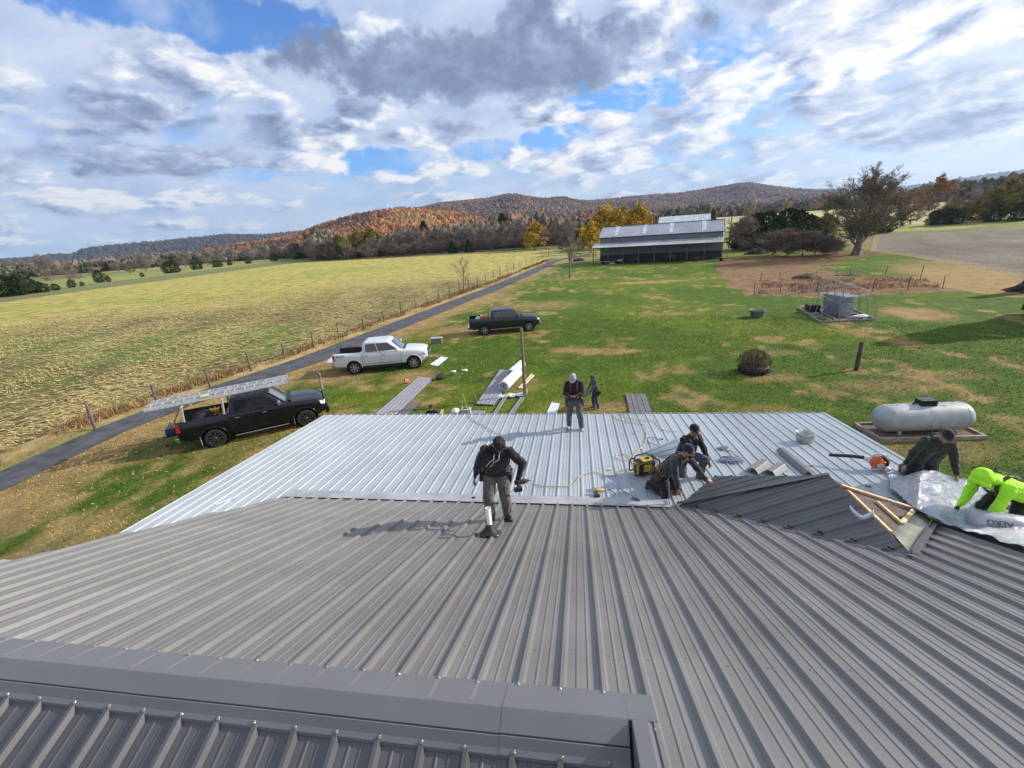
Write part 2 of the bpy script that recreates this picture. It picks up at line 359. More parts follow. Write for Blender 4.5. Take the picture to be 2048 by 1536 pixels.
def build_ground():
    mb = MB(); rows = []; cols = []; rr = [3]
    while rr[-1] < 9000: rr.append(rr[-1]*1.06 if rr[-1] > 60 else rr[-1]+6)
    NA = 240
    for r in rr:
        row = []
        for k in range(NA+1):
            a = -pi+2*pi*k/NA; x = r*sin(a); y = r*cos(a); row.append((x, y, terr(x, y)-.05))
            n1 = fb(x*.012, y*.012, 2); n2 = fb(x*.05, y*.05, 5)
            c = (.16, .20, .045); ad = math.degrees(a)
            if n1 > .05: c = (.34, .33, .10)
            if n1 < -.25: c = (.20, .17, .07)
            if 5 < ad < 60 and r > 230: c = (.46, .43, .20)
            cols.append(tuple(q*(.9+.3*n2) for q in c))
        rows.append(row)
    mb.grid(rows, cols=cols)
    mb.add([(0, 0, -.05)], [], col=(.2, .2, .05))
    g = obj('ground', mb, vcmat('far_ground', bs=.6, bd=.3, scales=((.15, .25), (1.2, .3)))); tag(g, kind='structure')
    # lawn
    mb = MB(); rows = []; cols = []; y = -6.0
    while y < 150:
        row = []; xl = road_x(y, ROADN)-.35; n = 300
        for i in range(n+1):
            t = i/n; x = xl + (62-xl)*(t**1.0 if y < 40 else t); row.append((x, y, .0)); cols.append(lawn_col(x, y))
        rows.append(row); y += .26 if y < 45 else .5
    mb.grid(rows, cols=cols)
    o = obj('lawn', mb, vcmat('lawn_grass', scales=((.9, .25), (6, .38), (38, .5)), bump=1.0, bs=16, bd=.16, stretch=(1, .8, 1), tint=(4.5, (.34, .26, .10), .57, .72))); tag(o, kind='structure')
    # stubble field on the left
    mb = MB(); rows = []; cols = []; ys = []; y = -6.0
    while y < 262: ys.append(y); y += .6 if y < 60 else (1.2 if y < 140 else 2.5)
    FX = [(-6, -170), (84, -133), (110, -138), (220, -146), (262, -150)]
    for y in ys:
        xr = road_x(y, ROADF)-1.5 if y < 123 else lerp(-7.5, -4.5, min(1, (y-123)/80))
        xl = [lerp(a[1], b[1], (y-a[0])/(b[0]-a[0])) for a, b in zip(FX, FX[1:]) if a[0] <= y <= b[0]+1e-6][0]
        # far edge of the field runs from (-133,84) over (-144,220) to (-8,186)
        row = []; n = 150
        for i in range(n+1):
            x = lerp(xr, xl, (i/n)**1.5); yy = y
            lim = 186+( -8-x)*.25
            if yy > lim: yy = lim
            row.append((x, yy, -.012)); r = hypot(x, yy)
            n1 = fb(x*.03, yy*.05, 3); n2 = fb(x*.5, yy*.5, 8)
            br = sstep(62, 95, r+n1*22); st = sstep(-.5, .5, n2+.1)  # cloud shadow painted into the colour: nearer stubble darker, far part bright
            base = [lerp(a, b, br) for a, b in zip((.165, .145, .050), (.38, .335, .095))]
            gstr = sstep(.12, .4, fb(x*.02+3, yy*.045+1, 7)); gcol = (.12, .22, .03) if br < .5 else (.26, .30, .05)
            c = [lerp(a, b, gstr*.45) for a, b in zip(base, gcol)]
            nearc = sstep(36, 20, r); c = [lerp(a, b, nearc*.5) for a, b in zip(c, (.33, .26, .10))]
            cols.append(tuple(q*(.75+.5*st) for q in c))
        rows.append(row)
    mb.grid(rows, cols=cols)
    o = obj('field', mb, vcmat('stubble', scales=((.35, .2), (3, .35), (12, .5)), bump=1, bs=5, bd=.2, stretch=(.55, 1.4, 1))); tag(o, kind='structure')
    # strips beyond the field on the left
    mb = MB(); P = [(-134, 60), (-134, 84), (-139, 112), (-147, 220), (-150, 245)]
    Q = [(-166, 60), (-166, 92), (-172, 128), (-185, 240), (-190, 270)]; S = [(-250, 60), (-250, 120), (-256, 190), (-262, 300), (-270, 330)]
    mb.grid([[(x, y, -.02) for x, y in P], [(x, y, -.02) for x, y in Q]], cols=[(.17, .17, .07)]*5+[(.17, .19, .07)]*5)
    mb.grid([[(x, y, -.02) for x, y in Q], [(x, y, -.02) for x, y in S]], cols=[(.27, .28, .075)]*5+[(.22, .25, .07)]*5)
    o = obj('meadow', mb, vcmat('meadow_grass', scales=((.2, .25), (1.5, .35)), bs=2)); tag(o, kind='structure')
    # ploughed field on the right
    mb = MB(); A = [(36.5, 30), (39.5, 44.6), (47.5, 56), (52, 72), (55, 86), (57, 97), tuple(G(1748, 474)[:2]), tuple(G(1775, 460)[:2])]; B = [(190, 30), (195, 60), (200, 90), (200, 120), (200, 150), (200, 180), (202, 200), (205, 226)]
    rows = []; cols = []
    for a, b in zip(A, B):
        row = []
        for i in range(41):
            t = (i/40)**1.4; x = lerp(a[0], b[0], t); y = lerp(a[1], b[1], t); n1 = fb(x*.05, y*.05, 2); n2 = fb(x*.4, y*.4, 2)
            row.append((x+n2*.8*(i == 0), y, .006)); c = [q*(1+.35*n1+.25*n2) for q in (.185, .158, .118)]
            e = sstep(3.5, 0, hypot(x-a[0], y-a[1])); c = [lerp(q, r_, e*.7) for q, r_ in zip(c, (.36, .25, .13))]; cols.append(tuple(c))
        rows.append(row)
    def sub(rows, cols, k=8):
        nr = []; nc = []; n = len(rows[0])
        for i in range(len(rows)-1):
            for s in range(k):
                t = s/k; nr.append([tuple(lerp(p, q, t) for p, q in zip(a, b)) for a, b in zip(rows[i], rows[i+1])])
                nc += [tuple(lerp(p, q, t) for p, q in zip(a, b)) for a, b in zip(cols[i*n:(i+1)*n], cols[(i+1)*n:(i+2)*n])]
        nr.append(rows[-1]); nc += cols[-n:]; return nr, nc
    rows, cols = sub(rows, cols); mb.grid(rows, cols=cols)
    o = obj('ploughed_field', mb, vcmat('bare_soil', scales=((.5, .25), (4, .35), (20, .3)), bump=1, bs=6, bd=.2, stretch=(1, .45, 1))); tag(o, kind='structure')
    mb = MB()
    mb.grid([[(*G(1775, 460)[:2], .01), (150, 223, .01), (206, 227, .01), (330, 230, .01)], [(*G(1778, 459)[:2], .01), (156, 240, .01), (225, 250, .01), (360, 255, .01)]], cols=[(.42, .40, .14)]*8)
    o = obj('field_margin', mb, vcmat('margin_grass', scales=((.3, .25), (2, .3)), bs=2)); tag(o, kind='structure')
    # driveway
    def smoothL(L):
        out = []
        for i in range(len(L)-1):
            p0 = L[max(i-1, 0)]; p1 = L[i]; p2 = L[i+1]; p3 = L[min(i+2, len(L)-1)]
            for s in range(10):
                t = s/10; out.append(tuple(.5*((2*b)+(-a+c)*t+(2*a-5*b+4*c-d)*t*t+(-a+3*b-3*c+d)*t**3) for a, b, c, d in zip(p0, p1, p2, p3)))
        return out+[L[-1]]
    N, Fr = smoothL(ROADN), smoothL(ROADF)
    mb = MB(); jit = lambda k: .10*noise.noise(V((k*1.3, 0, 0)))+.06*noise.noise(V((k*5.1, 3, 0)))
    mb.grid([[(lerp(a[0]+jit(i), b[0]+jit(i+500), t), lerp(a[1], b[1], t), .03+.05*(1-(2*t-1)**2)*.6) for t in (0, .15, .3, .5, .7, .85, 1)] for i, (a, b) in enumerate(zip(N, Fr))])
    o = obj('driveway', mb, mat('asphalt', (.075, .077, .088), .85, var=.25, vs=1.2, bump=.6, bs=60, dirt=.22)); tag(o, kind='structure')
    # dry verge beside the driveway up to the fence
    mb = MB(); cols = []; rows = []
    for i, (a, b) in enumerate(zip(N, Fr)):
        row = []
        for t in (-.1, .3, .6, 1.0):
            x = b[0]-2.2*t+.15; row.append((x, b[1], -.002+.04*(t > .2)))
            n = fb(b[0]*.4, b[1]*.4, t*3); cols.append(tuple(lerp(p, q, sstep(-.2, .3, n)) for p, q in zip((.42, .30, .13), (.22, .17, .05) if t > .2 else (.20, .27, .05))))
        rows.append(row)
    mb.grid(rows, cols=cols); o = obj('verge', mb, vcmat('verge_grass', scales=((1.5, .3), (14, .5)), bs=12, bump=1)); tag(o, kind='structure')
build_ground()
def tuft_stuff():
    # straw litter over the stubble field, each straw a bent ribbon
    mb = MB(); cols = []
    for k in range(95000):
        r = 13+ (R.random()**1.25)*88; a = radians(-74+R.random()*70); x = r*sin(a); y = r*cos(a)
        if x > road_x(y, ROADF)-2.4 or y < 0: continue
        sw = .5+.5*sin(x*.55+y*.22+2.2*fb(x*.1, y*.1, 1)); 
        if R.random() > .25+.75*sw: continue
        th = .35+.9*fb(x*.09, y*.09, 6)+R.gauss(0, .45); L = R.uniform(.15, .6)*(1+r/110); wd = R.uniform(.007, .020)*(1+r/45)
        d = V((cos(th), sin(th), 0)); s = V((-sin(th), cos(th), 0))*wd; p = V((x, y, R.uniform(.0, .05))); h = R.uniform(.0, .12)
        c = R.choice([(.50, .38, .17), (.62, .48, .23), (.40, .29, .12), (.55, .45, .18)])
        q = p+d*L*.5+V((0, 0, h)); e = p+d*L+V((R.gauss(0, .05), R.gauss(0, .05), R.uniform(-.01, .05)))
        mb.add([p-s, p+s, q-s, q+s+V((0, 0, .01)), e], [(0, 1, 3, 2), (2, 3, 4)], col=c)
    o = obj('straw', mb, vcmat('straw', scales=((9, .2),), bump=0)); tag(o, 'pale corn straw littering the green stubble field', 'straw', kind='stuff')
    # reddish weeds below the fence
    mb = MB()
    for k in range(15000):
        y = 8+R.random()**1.3*118; x = road_x(y, ROADF)-R.uniform(1.0, 2.5)+.0
        if y < 20: x -= -.1
        dn = fb(x*.2, y*.25, 4)
        if R.random() > .55+dn*1.2: continue
        h = R.uniform(.10, .42)*(1+.5*dn); th = R.uniform(0, 6.3); wd = R.uniform(.015, .035)*(1+y/60); lean = V((R.gauss(0, .14), R.gauss(0, .14), h))
        s = V((cos(th), sin(th), 0))*wd; p = V((x, y, .0)); c = R.choice([(.26, .13, .07), (.34, .2, .1), (.2, .12, .06), (.42, .28, .13), (.16, .14, .05)])
        mb.add([p-s, p+s, p+lean], [(0, 1, 2)], col=c)
    o = obj('dry_weeds', mb, vcmat('dry_weed', scales=((5, .25),), bump=0)); tag(o, 'reddish brown dry weeds along the driveway fence', 'weeds', kind='stuff')
    # short blades over the near lawn
    mb = MB()
    for k in range(120000):
        r = 11+R.random()**.8*30; a = radians(-62+R.random()*110); x = r*sin(a); y = r*cos(a)
        if x < road_x(y, ROADN)+.1 or x > 36 or (x > -8.6 and x < 8 and y < 11.8): continue
        h = R.uniform(.025, .07)*(.7+.8*(fb(x*.5, y*.5, 3)+.5)); th = R.uniform(0, 6.3); wd = R.uniform(.006, .014)*(1+r/50); c = lawn_col(x, y); q = R.uniform(.7, 1.5)
        if R.random() < .12: c = (.40, .34, .13)
        s = V((cos(th), sin(th), 0))*wd; p = V((x, y, 0)); ln = V((R.gauss(0, .05), R.gauss(0, .05), h))
        mb.add([p-s, p+s, p+ln], [(0, 1, 2)], col=tuple(min(.9, z*q) for z in c))
    o = obj('grass', mb, vcmat('grass_blade', scales=((5, .2),), bump=0)); tag(o, 'short patchy green lawn grass around the house', 'grass', kind='stuff')
tuft_stuff()
# ================================================================ HILLS
def forest_hill(name, label, sil, D, Wd, n, pal, base=4, crown=8, seed=1, zb=0):
    r_ = random.Random(seed); S = []
    for px, py in sil:
        a, e = azel(px, py); S.append((a, D*tan(e)+CH))
    S.sort()
    def H(a):
        if a <= S[0][0]: return S[0][1]
        for (a0, h0), (a1, h1) in zip(S, S[1:]):
            if a0 <= a <= a1: return lerp(h0, h1, (a-a0)/(a1-a0))
        return S[-1][1]
    a0, a1 = S[0][0]-.01, S[-1][0]+.01; NA = max(24, int((a1-a0)*D/(Wd*.12))); mb = MB(); rows = []
    def surf(a, t):
        h = H(a)-crown*.55; k = t if t <= 1 else 2-t
        und = fb(a*D*.004, t*Wd*.004, seed)*.10*h*sin(pi*min(1, max(0, t)))
        z = lerp(base, h, sstep(-.15, 1.0, k)**1.0)+und; r = D-Wd*(1-t)
        return V((r*sin(a), r*cos(a), max(z, base) if h > base else h))
    for t in [-.25, 0, .15, .3, .45, .6, .75, .9, 1.0, 1.2, 1.6]:
        rows.append([surf(lerp(a0, a1, k/NA), t) + V((0, 0, -30 if t < 0 else 0)) for k in range(NA+1)])
    mb.grid(rows); o = obj(name, mb, mat('forest_floor', (.12, .09, .07), .95, vs=.02, var=.3)); tag(o, kind='structure')
    mb = MB(); ico = [V(q).normalized() for q in [(0, 0, 1), (.9, 0, .45), (.28, .85, .45), (-.72, .53, .45), (-.72, -.53, .45), (.28, -.85, .45), (.72, .53, -.45), (-.28, .85, -.45), (-.9, 0, -.45), (-.28, -.85, -.45), (.72, -.53, -.45)]]
    fs = [(0, 1, 2), (0, 2, 3), (0, 3, 4), (0, 4, 5), (0, 5, 1), (1, 6, 2), (2, 6, 7), (2, 7, 3), (3, 7, 8), (3, 8, 4), (4, 8, 9), (4, 9, 5), (5, 9, 10), (5, 10, 1), (1, 10, 6)]
    for k in range(n):
        a = lerp(a0, a1, r_.random()); t = r_.random()**.9*1.03; p = surf(a, t); s = crown*r_.uniform(.55, 1.15)
        nn = fb(p.x*.006, p.y*.006, seed+3)+r_.gauss(0, .28); c = pal[max(0, min(len(pal)-1, int((nn+.65)/1.3*len(pal))))]; q = r_.uniform(.7, 1.25)
        vs = [p+V((v.x*s*.62, v.y*s*.62, v.z*s*.8))*r_.uniform(.75, 1.2)+V((0, 0, s*.25)) for v in ico]
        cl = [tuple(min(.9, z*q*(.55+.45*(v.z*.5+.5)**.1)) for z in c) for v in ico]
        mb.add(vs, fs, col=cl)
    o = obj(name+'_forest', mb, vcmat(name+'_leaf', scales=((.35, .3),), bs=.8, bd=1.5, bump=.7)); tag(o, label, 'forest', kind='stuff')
ORG = [(.05, .045, .035), (.11, .06, .04), (.17, .07, .035), (.22, .085, .04), (.28, .105, .038), (.35, .15, .045), (.36, .20, .06), (.28, .18, .08)]
BRN = [(.05, .05, .05), (.09, .08, .08), (.15, .10, .09), (.20, .12, .09), (.26, .13, .08), (.19, .15, .12), (.13, .12, .11)]
BR2 = [(.05, .045, .045), (.09, .07, .068), (.14, .09, .075), (.20, .11, .075), (.26, .13, .07), (.16, .11, .085), (.12, .09, .08)]
DRK = [(.030, .036, .045), (.04, .045, .055), (.06, .055, .065), (.08, .06, .065), (.05, .055, .05)]
forest_hill('ridge_far_left', 'long dark blue wooded ridge on the left horizon', [(-60, 524), (0, 520), (60, 517), (85, 512), (120, 509), (145, 510), (165, 500), (190, 496), (240, 490), (300, 485), (340, 481), (400, 475), (450, 470), (490, 470), (530, 470), (600, 463), (680, 462), (760, 470)], 3300, 900, 5200, DRK, crown=15, seed=3)
forest_hill('hill_left', 'near wooded hill with orange and rust autumn trees', [(380, 515), (430, 500), (480, 490), (530, 484), (565, 478), (600, 469), (640, 454), (680, 442), (720, 432), (760, 425), (800, 420), (850, 419), (900, 424), (940, 431), (975, 441), (1010, 452), (1060, 470)], 1050, 420, 8500, ORG, crown=8.5, seed=5)
forest_hill('hill_middle', 'wooded brown hill rising behind the orange one', [(760, 428), (850, 415), (880, 407), (930, 402), (980, 398), (1010, 391), (1030, 390), (1060, 395), (1090, 399), (1130, 396), (1150, 402), (1200, 404), (1240, 399), (1300, 402), (1360, 410)], 1900, 650, 11000, BR2, crown=10, seed=8)
forest_hill('hill_right', 'broad bluish brown wooded hill behind the barn', [(1180, 402), (1240, 397), (1300, 393), (1350, 389), (1400, 381), (1450, 373), (1480, 368), (1500, 367), (1530, 371), (1580, 378), (1620, 381), (1660, 384), (1760, 392), (1900, 400), (2000, 402), (2090, 400)], 2500, 800, 12000, BR2, crown=10.5, seed=11)
forest_hill('ridge_far_right', 'smooth hazy blue ridge on the right horizon', [(1600, 380), (1660, 379), (1760, 378), (1830, 372), (1880, 366), (1920, 358), (1980, 349), (2048, 341), (2110, 334)], 6800, 1500, 3500, DRK, crown=24, seed=14)

def wood(name, label, pts, depth, h, n, pal, seed):
    r_ = random.Random(seed); mb = MB(); ico = [V(q).normalized() for q in [(0, 0, 1), (.9, 0, .3), (.28, .85, .3), (-.72, .53, .3), (-.72, -.53, .3), (.28, -.85, .3), (.5, 0, -.8), (-.25, .43, -.8), (-.25, -.43, -.8)]]
    fs = [(0, 1, 2), (0, 2, 3), (0, 3, 4), (0, 4, 5), (0, 5, 1), (1, 6, 2), (2, 6, 7), (2, 7, 3), (3, 7, 8), (3, 8, 4), (4, 8, 5), (5, 8, 6), (5, 6, 1)]
    P = []
    for px, d in pts: a = azel(px, 470)[0]; P.append(V((d*sin(a), d*cos(a), 0)))
    for k in range(n):
        t = r_.random()*(len(P)-1); i = int(t); p = P[i].lerp(P[i+1], t-i); p = p+p.normalized()*r_.random()*depth; z = terr(p.x, p.y); nn = fb(p.x*.01, p.y*.01, seed); s = h*r_.uniform(.6, 1.1)*(1+.5*nn); c = pal[max(0, min(len(pal)-1, int((nn+r_.gauss(0, .25)+.6)/1.2*len(pal))))]
        for j in range(7):                       # each tree a handful of upright leaf and twig tufts
            o = V((r_.gauss(0, s*.22), r_.gauss(0, s*.22), s*r_.uniform(.25, .8)+z)); q = s*r_.uniform(.14, .26); w_ = r_.uniform(.75, 1.25)
            mb.add([p+o+V((v.x*q*r_.uniform(.6, 1.3), v.y*q*r_.uniform(.6, 1.3), v.z*q*1.5)) for v in ico], fs, col=tuple(x*w_ for x in c))
        mb.tube([p+V((0, 0, z-.2)), p+V((0, 0, z+s*.6))], s*.018, 3, cap=False, col=(.15, .12, .1))
    tag(obj(name, mb, vcmat(name+'_mat', scales=((1.2, .4),), bs=2.5, bd=.6, bump=1)), label, 'woods', kind='stuff')
GB_ = [(.06, .07, .03), (.10, .085, .06), (.17, .13, .105), (.21, .165, .135), (.24, .185, .14), (.20, .10, .06), (.12, .11, .07)]
GL_ = [(.05, .06, .03), (.09, .09, .06), (.16, .135, .115), (.20, .165, .14), (.17, .14, .12), (.08, .085, .05), (.13, .11, .08)]
wood('far_woods', 'grey brown low woods filling the valley on the left', [(-40, 420), (200, 430), (400, 430), (560, 400), (640, 330)], 160, 8.5, 1100, GL_, 31)
wood('far_woods', 'second deeper belt of woods on the left valley floor', [(-60, 700), (250, 720), (500, 700), (700, 560)], 260, 10, 900, GL_, 32)
wood('mid_woods', 'deep brown woods behind the trees at the field end', [(620, 275), (760, 262), (900, 250), (1040, 240), (1200, 250)], 90, 14, 620, GB_, 33)
wood('far_woods', 'hazy brown and orange woods beyond the pale field', [(1190, 330), (1300, 400), (1480, 540), (1600, 560), (1760, 560), (1900, 480), (2080, 420)], 120, 13, 900, GL_, 34)
# haze
mb = MB(); mb.box((700, 3150, 309), (10400, 7300, 622)); HZ = bpy.data.materials.new('haze'); HZ.use_nodes = True; ht = HZ.node_tree; ht.nodes.clear(); hn = NT(ht)
pv_ = hn.n('ShaderNodeVolumePrincipled'); pv_.inputs['Color'].default_value = (.62, .78, 1.0, 1); pv_.inputs['Density'].default_value = HAZE; pv_.inputs['Anisotropy'].default_value = .3; ho = hn.n('ShaderNodeOutputMaterial'); ht.links.new(pv_.outputs[0], ho.inputs['Volume'])
tag(obj('haze', mb, HZ), 'thin bluish haze filling the distant air', 'haze', kind='stuff')
# ================================================================ HOUSE
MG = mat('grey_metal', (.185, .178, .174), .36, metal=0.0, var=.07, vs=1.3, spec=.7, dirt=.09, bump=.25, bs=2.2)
MGD = mat('shade_dark_grey_metal', (.082, .082, .088), .40, var=.08, vs=1.5, spec=.6)  # grey roofing darkened: shade of slopes turned from the sun put into colour
MTR = mat('grey_trim_metal', (.150, .150, .163), .42, var=.05, vs=1.1, spec=.55)
MW = mat('galvanised_metal', (.38, .42, .455), .5, metal=.15, var=.05, vs=.9, spec=.4, dirt=.12)
MWO = mat('flashing_metal', (.42, .43, .45), .45, metal=.2, var=.12, vs=2.0, dirt=.5)
for _m, _k in ((MG, .10), (MW, .06)):            # each 0.914 m wide panel has its own faint shade
    _n = NT(_m.node_tree); _b = _m.node_tree.nodes['Principled BSDF']; _s = _b.inputs['Base Color'].links[0].from_socket
    _x = _n.n('ShaderNodeSeparateXYZ', i_Vector=_n.n('ShaderNodeTexCoord').outputs['Object']).outputs[0]; _w = _n.n('ShaderNodeTexWhiteNoise', noise_dimensions='1D', i_W=_n.math('FLOOR', _n.math('DIVIDE', _x, .914))).outputs['Value']
    _f = _n.n('ShaderNodeMapRange', i_Value=_w); _f.inputs[3].default_value = 1-_k; _f.inputs[4].default_value = 1+_k
    _st = _n.noise(_n.scl(_n.n('ShaderNodeTexCoord').outputs['Object'], (14, .6, 1)), 1.0, 5, .6); _f2 = _n.n('ShaderNodeMapRange', i_Value=_st); _f2.inputs[1].default_value = .3; _f2.inputs[2].default_value = .7; _f2.inputs[3].default_value = 1-_k*.7; _f2.inputs[4].default_value = 1+_k*.7
    _v = _n.n('ShaderNodeVectorMath', operation='SCALE', i_0=_s, i_Scale=_n.math('MULTIPLY', _f.outputs[0], _f2.outputs[0])); _m.node_tree.links.new(_v.outputs[0], _b.inputs['Base Color'])
def ribprof(x0, x1, pitch, ph, rh=.020, rw=.048, top=.022, minor=True):
    """samples (x, height) of a corrugated sheet with one high rib per pitch and two low ones between"""
    out = []; k = math.floor((x0-ph)/pitch)
    while True:
        c = ph+k*pitch
        if c-rw/2 > x1: break
        pts = [(c-rw/2, 0), (c-top/2, rh), (c+top/2, rh), (c+rw/2, 0)]
        if minor:
            for q in (.36, .64):
                m = c+pitch*q; pts += [(m-.011, 0), (m-.004, .005), (m+.004, .005), (m+.011, 0)]
        out += pts; k += 1
    ins = [p for p in out if x0 < p[0] < x1]
    def val(x):
        for a, b in zip(out, out[1:]):
            if a[0] <= x <= b[0] and b[0] > a[0]: return lerp(a[1], b[1], (x-a[0])/(b[0]-a[0]))
        return 0
    return [(x0, val(x0))]+ins+[(x1, val(x1))]
def sheet(mb, prof, lo, hi, P, nrm, brk=(), drop=.05, mi=0):
    """extrude a rib profile: u across the ribs, v along them, lo/hi give where each line starts and ends"""
    nrm = V(nrm).normalized(); us = []
    for (u, h) in prof: us.append((u, h))
    for b in brk:
        if prof[0][0] < b < prof[-1][0]:
            for (a, c) in zip(prof, prof[1:]):
                if a[0] < b < c[0]: us.append((b, lerp(a[1], c[1], (b-a[0])/(c[0]-a[0]))))
    us.sort(); rows = [[], [], [], []]
    for u, h in us:
        l, k = lo(u), hi(u)
        if k < l: k = l
        a = V(P(u, l))+nrm*h; b = V(P(u, k))+nrm*h
        rows[0].append(a-nrm*drop); rows[1].append(a); rows[2].append(b); rows[3].append(b-nrm*drop)
    for i in range(3):
        n = len(us); vs = rows[i]+rows[i+1]; mb.add(vs, [(j, j+1, j+1+n, j+n) for j in range(n-1)], mi)
house = thing('house', 'house with grey ribbed metal roof, pale porch roof and half-finished cross gable', 'house')
# main slope -----------------------------------------------------------
RX0, RXK = -6.80, -5.62
def m_hi(x):
    if x < RXK: return lerp(1.66, YT, (x-RX0)/(RXK-RX0))
    if x < 1.72: return YT
    if x < 3.70: return YT-.02-(x-1.72)*1.066
    return min(YT, 4.50+(x-3.70)*1.10)
def m_lo(x): return 1.66 if x < .31 else -.6
mb = MB(); sheet(mb, ribprof(RX0, 11.5, .254, .135, .031, .058, .024), m_lo, m_hi, lambda u, v: (u, v, zmain(v)), (0, SLM, 1), (RXK, .31, .3101, 1.72, 3.70, 5.64), .03)
roof = obj('main_roof', mb, MG, house)
# fastener screws scattered on the sheet, as one pattern
mb = MB(); r_ = random.Random(4)
for k in range(-26, 45):
    for y in (2.25, 3.2, 4.2, 5.2, 6.2):
        for dx in (.03,):
            x = .135+k*.254+dx+.03; yy = y+r_.uniform(-.03, .03)
            if yy < m_hi(x)-.1 and x > RX0+.1 and x < 11.4: mb.lathe([(.006, .0), (.006, .003), (.003, .006), (.0001, .006)], 6, V((x, yy, zmain(yy)+.0)), None)
tag(obj('screws', mb, MTR, roof), kind='stuff')
# near slope, beyond the ridge towards the camera ----------------------
def znear(y): return ZR-.045-SLM*(YR-y)
mb = MB(); sheet(mb, ribprof(RX0, .25, .254, .135, .031, .058, .024), lambda x: -2.6, lambda x: 1.53, lambda u, v: (u, v, znear(v)), (0, -SLM, 1), (), .03)
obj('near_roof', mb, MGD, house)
# ridge cap ---------------------------------------------------------------
def strip(mb, xs, sec, wob=0.0):
    rows = []
    for y, z in sec: rows.append([(x, y+(wob*noise.noise(V((x*.9, y*3, 0)))), z+.4*(wob*noise.noise(V((x*1.3, y*3, 5))))) for x in xs])
    mb.grid(rows, smooth=False)
mb = MB(); e = .030
def zc(y): return zmain(y)+e if y >= YR else znear(y)+.045+e
SEC = [(1.855, zmain(1.855)+.005), (1.852, zmain(1.852)+e), (1.765, zmain(1.765)+e+.002), (1.66, zmain(1.66)+e+.004), (YR, ZR+e+.004), (YR-.008, ZR+e), (1.552, ZR-.0410+e-.012), (1.550, ZR-.041+e-.028), (1.544, ZR-.041+e-.03), (1.543, ZR-.041+e-.015), (1.538, ZR-.045+e-.012), (1.505, znear(1.505)+e+.006), (1.482, znear(1.482)+e-.001), (1.478, znear(1.478)+e-.022)]
strip(mb, [RX0-.05+i*.12 for i in range(52)]+[-.437], SEC, .004)
cap = obj('ridge_cap', mb, MTR, house)
mb = MB(); SEC2 = [(y, z+.003) for y, z in SEC]; strip(mb, [-.442, -.3, -.15, 0, .14, .245], SEC2, .002)
strip(mb, [.246, .30, .40], [(y, z+.0035) for y, z in SEC[:5]]+[(1.645, ZR+e+.002)], .0)
obj('ridge_cap', mb, MTR, house)
scr = MB(); scr.lathe([(.0001, 0), (.013, 0), (.013, .003), (.008, .004), (.008, .011), (.005, .013), (.0001, .013)], 8)
sme = scr.mesh('screw'); sme.materials.append(mat('screw_head', (.30, .29, .28), .35, metal=.5))
for k in range(-22, 1):
    x = .135+k*.254
    for y, z, s in ((1.838+r_.uniform(-.006, .006), zmain(1.838)+e, 1), (1.497, znear(1.497)+e+.002, -1)):
        if s < 0 and x > .2: continue
        o = obj('screw', sme, [], cap); o.location = (x+.012*r_.uniform(-1, 1), y, z); o.rotation_euler = (-s*radians(22), r_.uniform(-.1, .1), r_.uniform(0, 3))
# rake of the higher roof on the right ---------------------------------------
mb = MB()
def zr_(y, d=.036): return zmain(y)+d
rows = []
for y in (1.665, 1.2, .6, -.6): rows.append([(.262, y, zmain(y)-.9 if y < 1.5 else znear(1.5)-.02), (.262, y, zr_(y)-.004), (.266, y, zr_(y)), (.345, y, zr_(y)+.002), (.349, y, zr_(y)-.002), (.392, y, zr_(y, .012)), (.397, y, zr_(y, .0))])
mb.grid(rows, smooth=False); mb.add([(.262, 1.665, znear(1.5)-.02), (.262, 1.665, zr_(1.665)), (.397, 1.665, zr_(1.665))], [(0, 1, 2)])
obj('rake_trim', mb, MTR, house)
mb = MB(); mb.lathe([(.0001, 0), (.013, 0), (.013, .003), (.008, .004), (.008, .011), (.0001, .013)], 8, (.375, 1.60, zr_(1.6, .022))); obj('screw', mb, sme.materials[0], cap)
# higher roof back slope, walls under the roofs ------------------------------
MWALL = mat('siding', (.55, .53, .50), .7, var=.06, vs=2)
mb = MB(); mb.prism([(.40, -.6, zmain(-.6)), (11.4, -.6, zmain(-.6)), (11.4, -7, zmain(-.6)-SLM*6.4), (.40, -7, zmain(-.6)-SLM*6.4)], (0, 0, -.04)); obj('back_roof', mb, MG, house)
mb = MB()
mb.prism([(-5.5, 1.65, 0), (-5.5, 6.3, 0), (-5.5, 6.3, zmain(6.3)-.12), (-5.5, 1.65, ZR-.12)], (.15, 0, 0))
mb.box((2.9, 6.38, 1.45), (17, .15, 2.9)); mb.box((11.2, 2.0, 1.9), (.15, 8.9, 3.8)); mb.prism([(-5.5, -2.6, 0), (-5.5, 1.65, 0), (-5.5, 1.65, ZR-.12), (-5.5, -2.6, znear(-2.6)-.12)], (.15, 0, 0))
obj('wall', mb, MWALL, house)
